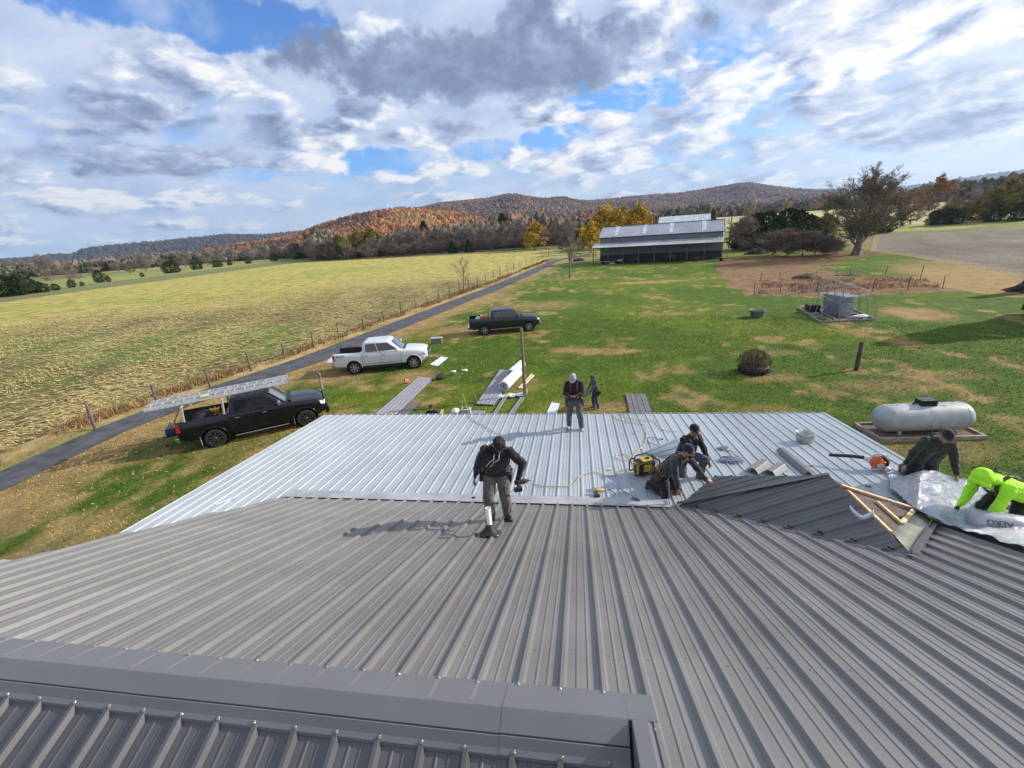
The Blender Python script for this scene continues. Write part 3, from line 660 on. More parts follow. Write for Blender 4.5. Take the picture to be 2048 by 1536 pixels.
# porch roof ---------------------------------------------------------------
PX0, PX1, PY1 = -7.92, 6.55, 11.68
mb = MB()
def p_lo(x): return 4.2 if x < -5.62 else YT-.05
sheet(mb, ribprof(PX0, PX1, .2286, .065, .020, .050, .024), p_lo, lambda x: PY1, lambda u, v: (u, v, zporch(v)), (0, SLW, 1), (-5.62, -5.619), .02)
proof = obj('porch_roof', mb, MW, house)
mb = MB()
for k in range(-34, 29):
    x = .065+k*.2286+.036
    for y in (7.4, 8.6, 9.8, 11.0):
        if PX0+.05 < x < PX1-.05: yy = y+r_.uniform(-.02, .02); mb.lathe([(.009, 0), (.009, .004), (.004, .008), (.0001, .008)], 5, (x, yy, zporch(yy)))
tag(obj('screws', mb, mat('zinc_screw', (.3, .31, .33), .4, metal=.4), proof), kind='stuff')
mb = MB(); mb.beam((PX0, PY1+.005, zporch(PY1)-.085), (PX1, PY1+.005, zporch(PY1)-.085), .03, .15); mb.beam((PX0-.004, 4.2, zporch(4.2)-.07), (PX0-.004, PY1-.02, zporch(PY1)-.07), .03, .12); mb.beam((PX1+.004, YT, zporch(YT)-.07), (PX1+.004, PY1-.02, zporch(PY1)-.07), .03, .12)
mb.beam((PX0, PY1-.03, zporch(PY1)+.012), (PX1, PY1-.03, zporch(PY1)+.012), .02, .022)
obj('fascia', mb, mat('fascia_board', (.30, .29, .28), .6, var=.2, vs=4), house)
for x in (-7.8, -4.2, -.7, 2.9, 6.4):
    mb = MB(); mb.box((x, PY1-.15, 1.25), (.12, .12, 2.5)); obj('porch_post', mb, MWALL, house)
# transition flashing between the two roofs
mb = MB(); rows = []; xs = [-5.72+i*.186 for i in range(40)]
for t, (y, z) in enumerate([(6.47, zmain(6.47)+.027), (6.50, zmain(6.5)+.030), (6.63, ZT+.034), (6.84, zporch(6.84)+.028), (6.85, zporch(6.85)+.008)]):
    rows.append([(x, y+(.010*noise.noise(V((x*2.3, t, 1)))), z+.004*noise.noise(V((x*3, t, 4)))) for x in xs])
mb.grid(rows, smooth=False); obj('transition_flashing', mb, MWO, house)
# cross gable ---------------------------------------------------------------
Cp, Pp, Ap, Bp = V((3.70, 4.50, 4.075)), V((3.70, 6.23, 4.055)), V((1.72, 6.63, 3.19)), V((2.61, 7.74, 3.10))
gz = lambda x: 4.075-.4442*(3.70-x)
mb = MB(); sheet(mb, ribprof(4.52, 6.62, .254, 4.42, .020, .050, .024), lambda u: 3.70-(u-4.50)/1.066, lambda u: 3.70 if u < 6.23 else lerp(3.70, 1.72, (u-6.23)/.4), lambda u, v: (v, u, gz(v)+.012), (-.4442, 0, 1), (6.23,), .03)
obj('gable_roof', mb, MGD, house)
n2 = (Bp-Ap).cross(Pp-Ap).normalized(); n2 = n2 if n2.z > 0 else -n2
def pz(x, y): return Ap.z-(n2.x*(x-Ap.x)+n2.y*(y-Ap.y))/n2.z
def xl(u): return lerp(3.70, 1.72, (u-6.23)/.40) if u < 6.63 else lerp(1.72, 2.61, (u-6.63)/1.11)
mb = MB(); sheet(mb, ribprof(6.24, 7.74, .254, 6.45, .018, .045, .022), xl, lambda u: lerp(3.70, 2.61, (u-6.23)/1.51), lambda u, v: (v, u, pz(v, u)+.012), n2, (6.63,), .03)
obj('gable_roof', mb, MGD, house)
# hip strip and valley strips
mb = MB(); mb.beam(Ap+V((-.05, .03, .03)), Pp+V((0, 0, .045)), .10, .012, up=(-.2, .3, 1)); obj('hip_cap', mb, MGD, house)
mb = MB(); mb.beam(Ap+V((-.02, -.05, .028)), Cp+V((.03, -.05, .03)), .13, .008, up=(-.2, .3, 1)); mb.beam(Cp+V((-.02, -.04, .03)), V((5.02, 5.96, zmain(5.96)+.03)), .10, .008, up=(.2, .2, 1)); obj('valley_flashing', mb, MGD, house)
for k in range(8):
    y = 4.674+.254*k
    if y < 6.5: mb = MB(); x = 3.70-(y-4.50)/1.066+.06; mb.box((x, y+.0, gz(x)+.028), (.06, .035, .025), rotz(-.75)); obj('rib_closure', mb, mat('black_foam', (.02, .02, .022), .8), house)
# bare right side of the cross gable
def gr(x): return 4.045-.40*(x-3.70)
def RP(px, py): return onplane(px, py, (3.70, 5, 4.045), (.40, 0, 1))
Dp = RP(1868, 1046); 
mb = MB(); q = [(3.70, 4.52, gr(3.70)), (3.70, 6.23, gr(3.70)), (Dp.x, Dp.y, gr(Dp.x)), (4.95, 5.86, gr(4.95))]
mb.prism(q, (0, 0, -.03)); obj('shingle_deck', mb, mat('old_shingle', (.16, .13, .10), .95, var=.5, vs=9, bump=1, bs=60, col2=(.07, .055, .045)), house)
mb = MB(); mb.prism([(3.69, 6.235, 4.03), (Dp.x, Dp.y+.01, gr(Dp.x)-.02), (Dp.x, Dp.y+.01, zporch(Dp.y)), (3.69, 6.235, zporch(6.2))], (0, .02, 0)); obj('gable_wall', mb, mat('black_underlay', (.03, .03, .03), .8), house)
ML = mat('new_lumber', (.62, .44, .24), .7, var=.18, vs=3, stretch=(1, 8, 8), bump=.3, bs=30)
for a, b in (((1681, 974), (1829, 1021)), ((1696, 986), (1781, 1069)), ((1753, 1007), (1803, 1051)), ((1803, 1049), (1828, 1022))):
    mb = MB(); u = RP(*a)+V((0, 0, .028)); v = RP(*b)+V((0, 0, .028)); mb.beam(u, v, .055, .036, up=(.4, 0, 1)); obj('batten', mb, ML, house, bevel=.003)
mb = MB(); q = [RP(1829, 1021), RP(1868, 1046), M(1822, 1112), RP(1784, 1067)]
q = [V((p.x, p.y, max(gr(p.x), zmain(p.y))+.014)) for p in q]
rows = [[q[0].lerp(q[1], t)+V((0, 0, .02*sin(t*3))) for t in (0, .25, .5, .75, 1)], [q[0].lerp(q[3], .5).lerp(q[1].lerp(q[2], .5), t)+V((0, 0, .012*sin(t*6))) for t in (0, .25, .5, .75, 1)], [q[3].lerp(q[2], t) for t in (0, .25, .5, .75, 1)]]
mb.grid(rows); obj('valley_pan', mb, mat('bare_steel', (.50, .47, .40), .25, metal=.85, var=.15, vs=3), house)
mb = MB(); a = q[1]+V((.01, 0, .015)); b = q[2]+V((.03, 0, .02)); mb.beam(a, b, .07, .012, up=(0, .2, 1)); mb.beam(a+V((-.035, 0, .02)), b+V((-.035, 0, .02)), .012, .05, up=(0, .2, 1)); obj('valley_flashing', mb, MGD, house)
# ================================================================ TREES
def tree_mesh(seed, h, spread=.35, trunk=.3, levels=4, twig=.03, upw=.35, leaf=0, leaf_size=.2, gap=.3, clear=.18, nb=(9, 5, 5, 4), ang=(.95, .8, .8), shape=1.0, fork=0, smin=3, slim=.42):
    r_ = random.Random(seed); tr = MB(); cr = MB(); ends = []
    R0 = h*trunk*.1
    def path(p, d, L, n, wig, grav=0.0):
        pts = [p.copy()]; q = p.copy(); d = d.copy()
        for i in range(n):
            d = (d+V((r_.gauss(0, wig), r_.gauss(0, wig), r_.gauss(0, wig*.6)+grav))).normalized(); q = q+d*(L/n); pts.append(q.copy())
        return pts, d
    def rec(p, d, L, r, lev):
        if lev >= levels:
            wdt = twig*.5; e = p+d*L; s = d.cross(V((r_.gauss(0, 1), r_.gauss(0, 1), r_.gauss(0, 1)))).normalized()*wdt
            cr.add([p-s, p+s, e], [(0, 1, 2)], 0); ends.append((p, e)); return
        pts, d2 = path(p, d, L, 3 if lev < 3 else 2, .12+.03*lev, upw*.10)
        n = 5 if lev == 1 else (4 if lev == 2 else smin)
        cr.tube(pts, [lerp(r, r*.35, i/(len(pts)-1)) for i in range(len(pts))], n, 0, cap=False)
        k = nb[min(lev, len(nb)-1)]
        for i in range(k):
            t = .25+.75*(i+r_.random()*.8)/k; j = min(len(pts)-2, int(t*(len(pts)-1))); f = t*(len(pts)-1)-j; q = pts[j].lerp(pts[min(j+1, len(pts)-1)], min(1, f))
            dd = (pts[j+1]-pts[j]).normalized(); o = dd.orthogonal().normalized(); o.rotate(Matrix.Rotation(r_.uniform(0, 6.28), 3, dd))
            A = ang[min(lev-1, len(ang)-1)]*r_.uniform(.6, 1.15); nd = (dd*cos(A)+o*sin(A)+V((0, 0, upw*.5))).normalized()
            rec(q, nd, L*r_.uniform(.40, .68)*(1.15-.4*t), max(r*.45, twig*.5), lev+1)
        rec(pts[-1], d2, L*.5, r*.35, lev+1)
    tp, td = path(V((0, 0, 0)), V((r_.gauss(0, .03), r_.gauss(0, .03), 1)), h*.80, 8, .035)
    rs = [R0*(1.0-.86*(i/8)**.9) for i in range(9)]; rs[0] *= 1.35
    tr.tube([tp[0]-V((0, 0, .15))]+tp, [rs[0]*1.25]+rs, 9, 0)
    for i in range(nb[0]):
        t = clear+(1-clear)*(i+r_.random()*.7)/nb[0]; j = min(7, int(t*8)); q = tp[j].lerp(tp[j+1], t*8-j if t < 1 else 1)
        a = i*2.4+r_.uniform(-.5, .5); A = lerp(ang[0]*1.15, .35, t**1.3)
        d = V((cos(a)*sin(A), sin(a)*sin(A), cos(A)+.1)).normalized(); prof = sin(pi*min(1, (.22+.78*(t-clear)/(1-clear))))**.55 if shape == 1.0 else (1-t)**.8+.12
        rec(q, d, h*spread*r_.uniform(.8, 1.15)*prof, R0*(1-.8*t)*.42, 1)
    rec(tp[-1], td, h*.22, R0*.14, 1)
    for i in range(leaf):
        p, e = r_.choice(ends)
        if noise.noise(p*(2.2/max(1, h*.25))+V((seed, 0, 0))) < gap-.5: continue
        c = p.lerp(e, r_.random()*1.2)+V((r_.gauss(0, 1), r_.gauss(0, 1), r_.gauss(0, .8)))*leaf_size*.7; s = leaf_size*r_.uniform(.5, 1.1)
        u = V((r_.gauss(0, 1), r_.gauss(0, 1), r_.gauss(0, 1))).normalized()*s*.5; v = u.orthogonal().normalized()*s*slim; v.rotate(Matrix.Rotation(r_.uniform(0, 6), 3, u.normalized()))
        cr.add([c-u, c+v, c+u, c-v], [(0, 1, 2, 3)], 1)
    return tr, cr
def cedar_mesh(seed, h, w=.28, n=1300, ls=.3, lump=.35, base=.04, sh=1.0):
    r_ = random.Random(seed); tr = MB(); cr = MB(); tr.tube([(0, 0, -.1), (0, 0, h*.3), (0, 0, h*.95)], [h*.022, h*.016, h*.004], 6)
    for k in range(int(h*5)):
        z = h*(base+.9*k/(h*5)); rr = h*w*(1-z/h)**.8*.8; a = r_.uniform(0, 6.3); cr.tube([(0, 0, z), (cos(a)*rr, sin(a)*rr, z+rr*.25)], [.03, .01], 3, 0, cap=False)
    for k in range(n):
        t = r_.random()**1.25; z = h*(base+(1-base)*t); a = r_.uniform(0, 2*pi); rmax = h*w*((1-t)**.62 if sh == 1.0 else sin(pi*(.18+.82*t))**.6)*(1+lump*noise.noise(V((cos(a)*2.2, sin(a)*2.2, z*5.0/h+seed))))
        rad = rmax*(1-.5*r_.random()**2.2); c = V((cos(a)*rad, sin(a)*rad, z)); s = ls*r_.uniform(.5, 1.2)
        u = (V((cos(a), sin(a), .5+r_.gauss(0, .4)))+V((r_.gauss(0, .5), r_.gauss(0, .5), r_.gauss(0, .3)))).normalized()*s*.6; v = u.cross(V((r_.gauss(0, 1), r_.gauss(0, 1), 1))).normalized()*s*.35
        cr.add([c-u*.6, c+v, c+u, c-v], [(0, 1, 2, 3)], 1)
    return tr, cr
def bush_mesh(seed, h, w, n, ls, stems=30, tw=.02):
    r_ = random.Random(seed); cr = MB(); st = MB()
    for k in range(stems):
        a = r_.uniform(0, 6.3); L = h*r_.uniform(.6, 1.0); o = w*r_.random()**.7; p = V((cos(a)*o*.55, sin(a)*o*.55, 0)); e = V((cos(a)*o, sin(a)*o, L)); m = p.lerp(e, .5)+V((r_.gauss(0, .08), r_.gauss(0, .08), 0))*h
        st.tube([p, m, e], [tw, tw*.7, tw*.25], 3, 0, cap=False)
        for j in range(4):
            q = p.lerp(e, r_.uniform(.4, .95)); d = V((r_.gauss(0, 1), r_.gauss(0, 1), abs(r_.gauss(.5, .6)))).normalized()*h*.25; st.add([q-V((tw*.4, 0, 0)), q+V((tw*.4, 0, 0)), q+d], [(0, 1, 2)], 0)
    for k in range(n):
        a = r_.uniform(0, 6.3); b = r_.random(); z = h*b; rr = w*sqrt(max(0, 1-(b*1.0)**3))*(1+.3*noise.noise(V((cos(a)*2, sin(a)*2, b*3+seed)))); c = V((cos(a)*rr, sin(a)*rr, z))*(1); c.x *= 1-.5*r_.random()**2; c.y *= 1-.5*r_.random()**2
        s = ls*r_.uniform(.5, 1.2); u = V((r_.gauss(0, 1), r_.gauss(0, 1), r_.gauss(0, 1))).normalized()*s*.5; v = u.orthogonal()*.8; cr.add([c-u, c+v, c+u, c-v], [(0, 1, 2, 3)], 1)
    return st, cr
def leafmat(name, cols, vs=1.2, tr=.25):
    m = mat(name, cols[1], .75, var=.3, vs=vs, spec=.15); nt = NT(m.node_tree); b = m.node_tree.nodes['Principled BSDF']
    g = nt.n('ShaderNodeNewGeometry').outputs['Random Per Island']; oi = nt.n('ShaderNodeObjectInfo').outputs['Random']; tc = nt.n('ShaderNodeTexCoord').outputs['Object']
    f = nt.math('ADD', nt.math('MULTIPLY', g, .6), nt.math('MULTIPLY', nt.noise(tc, vs*.3, 3), .55)); f = nt.math('ADD', f, nt.math('MULTIPLY', nt.math('SUBTRACT', oi, .5), .3))
    nt.nt.links.new(nt.ramp(f, [(.15, cols[0]), (.5, cols[1]), (.85, cols[2])]), b.inputs['Base Color']); return m
BARK = mat('bark', (.17, .135, .105), .95, var=.35, vs=3, bump=.8, bs=14)
BARKG = mat('grey_bark', (.24, .20, .175), .95, var=.3, vs=2, bump=.5, bs=14)
LF = dict(gold=leafmat('golden_leaf', [(.20, .13, .012), (.42, .27, .02), (.62, .42, .04)]), rust=leafmat('rust_leaf', [(.16, .07, .02), (.30, .14, .04), (.44, .24, .08)]),
          olive=leafmat('olive_leaf', [(.09, .09, .025), (.19, .165, .04), (.33, .26, .07)]), cedar=leafmat('cedar_leaf', [(.010, .022, .008), (.025, .048, .014), (.05, .085, .02)]),
          orange=leafmat('orange_leaf', [(.20, .10, .03), (.38, .21, .07), (.52, .36, .16)]), green=leafmat('yellow_green_leaf', [(.08, .11, .01), (.22, .25, .02), (.40, .40, .05)]), dusk=leafmat('brown_twig_leaf', [(.10, .075, .06), (.17, .125, .095), (.26, .19, .13)]))
VAR = {}
def variant(key, fn, mats):
    if key not in VAR:
        a, b = fn(); zm = max(p[2] for p in b.v); fz = 10.0/zm; a.v = [(p[0]*fz, p[1]*fz, p[2]*fz) for p in a.v]; b.v = [(p[0]*fz, p[1]*fz, p[2]*fz) for p in b.v]; ma, mb_ = a.mesh('trunk'), b.mesh('crown')
        ma.materials.append(mats[0]); mb_.materials.append(mats[0]); mb_.materials.append(mats[1]); VAR[key] = (ma, mb_)
    return VAR[key]
def kinds(k, i):
    B = {'bare': lambda: tree_mesh(20+i, 10, .36, .17, 4, .085, .5, nb=(15, 6, 6, 5), leaf=2600, leaf_size=.85, slim=.05, gap=.05, clear=.08),
         'barebush': lambda: tree_mesh(120+i, 10, .40, .12, 4, .10, .6, clear=.03, nb=(16, 6, 6, 5), leaf=4200, leaf_size=.9, slim=.07, gap=.05),
         'gold': lambda: tree_mesh(40+i, 10, .33, .22, 4, .05, .3, leaf=9000, leaf_size=.50, gap=.22, clear=.10, nb=(12, 5, 4, 3)),
         'olive': lambda: tree_mesh(60+i, 10, .36, .26, 4, .05, .3, leaf=9000, leaf_size=.50, gap=.28, clear=.10, nb=(12, 5, 4, 3)),
         'rust': lambda: tree_mesh(80+i, 10, .36, .22, 4, .07, .3, leaf=5200, leaf_size=.35, gap=.40, clear=.12, nb=(11, 5, 4, 3)),
         'cedar': lambda: cedar_mesh(90+i, 10, .30, 3000, .62), 'round': lambda: cedar_mesh(95+i, 10, .42, 4200, .65, 1.1, sh=0)}
    L = {'bare': (BARKG, BARKG), 'barebush': (BARKG, LF['dusk']), 'gold': (BARK, LF['gold']), 'olive': (BARK, LF['olive']), 'rust': (BARKG, LF['orange']), 'cedar': (BARK, LF['cedar']), 'round': (BARK, LF['cedar'])}
    return variant((k, i), B[k], L[k])
def put_tree(kind, i, px, top, dist, wf, label, group=None, cat='tree', name='tree', foliage=None):
    a, _ = azel(px, 470); 
    # azimuth at ground level under the pixel column: refine on the ground row
    y0 = 470
    for _k in range(6):
        d = ray(px, y0); a = atan2(d.x, d.y); e = math.asin(d.z); zt = terr(dist*sin(a), dist*cos(a)); want = atan2(zt-CH, dist); y0 += (e-want)*FPX
    x, y = dist*sin(a), dist*cos(a); z0 = terr(x, y); _, et = azel(px, top); h = CH+dist*tan(et)-z0
    ma, mc = kinds(kind, i); t = thing(name, label, cat, (x, y, z0-.05), R.uniform(0, 6.28), group); s = h/10.0; t.scale = (s*wf, s*wf, s)
    o = obj('trunk', ma, [], t); o2 = obj('crown', mc, [], t); return t
# rows: kind, variant, px, top py, distance, width factor, label words
def word(n): return ORD[n] if n < 20 else 'twentieth'
GR = {}
def row(kind, items, phrase, group, name='tree'):
    for j, (px, top, dist, wf) in enumerate(sorted(items)):
        put_tree(kind, j % 3, px, top, dist, wf, phrase.replace('#', word(j)), group, name=name)
row('bare', [(105, 500, 270, 1.25), (150, 520, 250, 1.2), (190, 530, 330, 1.1), (235, 525, 380, 1.2), (262, 518, 300, 1.2), (292, 500, 300, 1.2), (330, 510, 320, 1.2), (372, 498, 330, 1.3), (395, 500, 380, 1.2), (415, 493, 340, 1.2), (440, 495, 370, 1.3), (470, 492, 350, 1.2), (500, 490, 380, 1.3), (530, 486, 360, 1.3)],
    '# bare grey tree from the left before the dark left ridge', 'bare trees in the low woods on the left', 'bare_tree')
row('round', [(10, 545, 185, 1.5), (38, 548, 185, 1.2), (60, 552, 190, 1.2), (85, 562, 190, 1.3), (112, 566, 195, 1.2), (145, 557, 205, .9), (165, 562, 210, .9), (202, 538, 225, .8), (218, 550, 225, .7), (285, 544, 245, .8), (338, 522, 262, .9), (355, 528, 265, .9), (395, 512, 285, .9), (432, 519, 300, .8), (442, 520, 300, .7), (498, 512, 320, .9), (460, 517, 318, .8), (550, 505, 330, .9)],
    '# rounded dark evergreen from the left beyond the meadow', 'dark evergreens beyond the meadow', 'evergreen_tree')
row('cedar', [(545, 500, 380, 1.0), (558, 497, 380, 1.0), (572, 496, 380, 1.0), (582, 499, 375, .9)], '# green conifer from the left in the short distant row', 'row of conifers in the distance', 'conifer_tree')
row('barebush', [(556, 485, 345, 1.3), (592, 480, 330, 1.3), (622, 478, 310, 1.3), (650, 478, 280, 1.3), (655, 478, 262, 1.4)], '# bare thicket from the left before the olive gold trees', 'bare thickets left of the olive trees', 'bare_tree')
row('olive', [(690, 465, 258, 1.15), (725, 450, 262, 1.05), (755, 449, 262, 1.1), (990, 440, 262, .8), (1095, 432, 300, .8)], '# olive gold tree from the left in the wood line', 'olive gold trees in the wood line', 'leafy_tree')
row('bare', [(630, 470, 262, 1.0), (665, 475, 258, 1.1), (745, 470, 250, 1.2), (775, 465, 246, 1.1), (800, 458, 246, 1.1), (822, 452, 246, 1.1), (845, 450, 244, 1.1), (868, 458, 240, 1.2), (888, 450, 240, 1.0), (905, 452, 236, 1.1), (922, 448, 236, 1.1), (948, 446, 234, 1.1), (972, 444, 232, 1.1), (1010, 437, 228, 1.0), (1028, 442, 226, 1.1), (1048, 440, 226, 1.1), (1062, 446, 222, 1.1), (1085, 445, 230, 1.1), (1110, 440, 240, 1.1), (1130, 438, 236, 1.1)],
    '# bare grey brown tree from the left in the wood line', 'bare trees of the wood line behind the field', 'bare_tree')
row('barebush', [(700, 487, 245, 1.5), (735, 484, 242, 1.5), (790, 482, 238, 1.5), (812, 484, 236, 1.5), (838, 480, 236, 1.5), (862, 482, 233, 1.5), (885, 478, 232, 1.5), (912, 476, 230, 1.5), (940, 474, 228, 1.5), (962, 472, 226, 1.5), (988, 470, 222, 1.6), (1015, 468, 218, 1.6), (1045, 466, 216, 1.6), (1060, 466, 214, 1.6), (1090, 462, 212, 1.6), (1118, 460, 212, 1.6)],
    '# low thicket from the left along the wood line foot', 'thickets along the foot of the wood line', 'thicket')
row('cedar', [(905, 480, 226, 1.2), (938, 477, 222, 1.25), (853, 440, 300, 1.0), (1008, 424, 262, 1.0), (600, 486, 330, 1.1), (1012, 455, 300, 1.2)], '# dark cedar listed from the left in the wood line', 'dark cedars in the wood line', 'cedar_tree')
row('gold', [(1070, 440, 196, 1.5), (1182, 442, 150, 1.4), (1205, 405, 175, 1.3), (1228, 412, 165, 1.1), (1270, 402, 172, 1.15), (1250, 410, 190, 1.1), (1287, 420, 178, 1.1)], '# golden yellow tree from the left beyond field and barn', 'golden autumn trees near the barn', 'golden_tree')
row('barebush', [(1130, 465, 175, 1.4), (1165, 472, 165, 1.4), (1310, 425, 300, 1.5), (1340, 428, 320, 1.5), (1368, 420, 330, 1.6), (1395, 418, 340, 1.5), (1425, 424, 360, 1.5), (1470, 425, 420, 1.5), (1500, 415, 520, 1.6), (1530, 418, 520, 1.6), (1560, 412, 520, 1.6), (1590, 415, 520, 1.6), (1620, 412, 520, 1.6), (1650, 415, 520, 1.6), (1680, 415, 520, 1.6)],
    '# bare brown tree from the left behind the barn', 'bare tree belt behind the barn', 'bare_tree')
row('rust', [(1500, 405, 500, 1.3), (1572, 400, 500, 1.2), (1632, 400, 500, 1.1)], '# orange leaved tree from the left beyond the pale field', 'orange trees beyond the pale field', 'orange_tree')
row('cedar', [(1345, 427, 260, .8), (1425, 420, 330, 1.0), (1655, 400, 420, 1.1)], '# small dark conifer from the left behind the barn', 'conifers behind the barn', 'conifer_tree')
row('round', [(1488, 432, 132, 1.0), (1505, 424, 130, 1.1), (1530, 420, 132, 1.1), (1552, 430, 128, 1.2), (1570, 415, 136, 1.1), (1592, 418, 134, 1.1), (1612, 428, 130, 1.1)], '# dark evergreen from the left in the clump beside the barn', 'evergreen clump right of the barn', 'evergreen_tree')
row('barebush', [(1480, 425, 124, 1.4), (1545, 455, 108, 1.9), (1575, 452, 104, 1.9), (1605, 455, 104, 2.0), (1630, 462, 104, 2.0), (1652, 468, 104, 1.8), (1672, 472, 106, 1.6)], '# leafless shrub from the left in the rail fence hedge', 'leafless shrubs beside the big tree', 'shrub')
row('rust', [(1862, 347, 225, 1.15), (1820, 385, 235, 1.2)], '# pale orange leaved tree from the left beyond the ploughed field', 'pale orange trees beyond the ploughed field', 'orange_tree')
row('olive', [(1640, 425, 150, 1.3), (1700, 430, 180, 1.4), (1745, 420, 200, 1.3), (1800, 420, 220, 1.3), (1890, 405, 228, 1.35), (1925, 400, 230, 1.3), (1975, 372, 232, 1.1), (2000, 352, 235, 1.0), (2020, 385, 240, 1.1), (2050, 375, 240, 1.2)], '# olive green tree from the left in the right hedgerow', 'olive trees of the right hedgerow', 'hedgerow_tree')
row('round', [(1865, 420, 224, 1.0), (1885, 412, 226, 1.1), (1905, 418, 224, 1.1), (1955, 400, 236, 1.4), (1985, 415, 228, 1.1), (2035, 402, 226, .9), (1720, 435, 170, 1.2), (1765, 430, 190, 1.2)], '# dark rounded evergreen from the left along the ploughed field', 'dark evergreens of the right hedgerow', 'evergreen_tree')
row('barebush', [(1850, 395, 300, 1.6), (1800, 405, 290, 1.6), (1905, 390, 300, 1.6), (1945, 385, 300, 1.6), (1990, 380, 300, 1.6), (1735, 400, 300, 1.6), (2048, 345, 236, .9)], '# bare twiggy tree from the left behind the right hedgerow', 'bare trees behind the right hedgerow', 'bare_tree')
def single(name, label, px, py, top, meshes, mats, h0, cat='tree', rz=0, wf=1.0):
    p = G(px, py); _, et = azel(px, top); h = CH+hypot(p.x, p.y)*tan(et); t = thing(name, label, cat, p, rz); s = h/h0; t.scale = (s*wf, s*wf, s)
    a, b = meshes; zm = max(p[2] for p in b.v); s = h/zm; t.scale = (s*wf, s*wf, s); obj('trunk', a, mats, t); obj('crown', b, mats, t); return t
single('big_tree', 'big spreading tree with sparse brown leaves beside the ploughed field', 1712, 510, 326, tree_mesh(311, 15, .42, .46, 5, .045, .62, leaf=19000, leaf_size=.16, gap=.12, clear=.09, nb=(22, 7, 5, 4, 3), ang=(1.0, .7, .7)), [BARK, leafmat('thin_brown_leaf', [(.15, .10, .045), (.28, .20, .09), (.42, .32, .16)])], 15, wf=1.15)
single('bare_tree', 'slim bare tree standing alone on the lawn left of the barn', 1140, 557, 415, tree_mesh(211, 11, .24, .20, 5, .022, .9, clear=.22, nb=(16, 5, 4, 3, 3), ang=(.55, .55, .6)), [BARKG, BARKG], 11)
single('bare_tree', 'small wide bare tree between driveway and fence', 928, 583, 508, tree_mesh(77, 5.2, .40, .28, 4, .02, .5, clear=.22, nb=(9, 5, 4, 3), ang=(.8, .7, .7)), [BARKG, BARKG], 5.2)
t = thing('sapling', 'thin bare sapling tied to a stake beside the black pickup', 'sapling', G(643, 778)); a, b = tree_mesh(15, 2.2, .32, .20, 3, .008, .35, clear=.35, nb=(7, 4, 3), ang=(.9, .7)); obj('trunk', a, BARKG, t); obj('crown', b, BARKG, t)
mb = MB(); mb.box((.12, -.05, .5), (.04, .04, 1.0)); mb.box((.06, -.03, .85), (.16, .03, .03)); obj('stake', mb, mat('stake_wood', (.45, .36, .25), .8), t)
# off to the right: the tree whose shade lies on the lawn and the flared trunk at the frame edge
t = thing('tree', 'dark flared trunk of a large tree at the right frame edge', 'tree', G(2062, 583)); mb = MB()
mb.tube([(0, 0, -.2), (0, 0, .15), (0, 0, .6), (.1, 0, 1.6), (.2, 0, 3.2)], [1.25, .95, .72, .60, .5], 14)
for k in range(9):
    a = k*.7+.2; mb.tube([(cos(a)*.5, sin(a)*.5, .6), (cos(a)*1.0, sin(a)*1.0, .22), (cos(a)*1.9, sin(a)*1.9, -.05)], [.3, .22, .05], 6)
obj('trunk', mb, mat('dark_bark', (.05, .035, .03), .95, var=.3, vs=4, bump=1, bs=10), t)
t = thing('cedar_tree', 'dense cedar just outside the right frame edge shading the lawn', 'tree', (33.5, 33.5, 0)); a, b = cedar_mesh(7, 8.2, .30, 5200, .5); obj('trunk', a, BARK, t); obj('crown', b, [BARK, LF['cedar']], t)
# ================================================================ PICKUP TRUCKS
GLASS = mat('dark_glass', (.012, .014, .018), .06, var=.1, spec=.8, coat=.6)
TYRE = mat('tyre_rubber', (.022, .022, .023), .85, var=.2, vs=20); CHROME = mat('chrome', (.62, .63, .65), .16, metal=1, var=.05)
BLKP = mat('black_plastic', (.018, .018, .020), .55, var=.2); LAMP = mat('headlight_glass', (.70, .68, .60), .12, spec=.9, coat=.8, var=.15, vs=20); TAIL = mat('tail_light', (.35, .012, .012), .2, coat=.6)
SILV = mat('silver_paint', (.50, .51, .53), .3, metal=.35)
def boolcut(o, cutters):
    cs = []
    for mb in cutters:
        c = bpy.data.objects.new('cutter', mb.mesh('cutter')); C.objects.link(c); c.parent = o.parent; cs.append(c)
        m = o.modifiers.new('b', 'BOOLEAN'); m.operation = 'DIFFERENCE'; m.object = c; m.solver = 'EXACT'
    bake(o)
    for c in cs: me = c.data; bpy.data.objects.remove(c); bpy.data.meshes.remove(me)
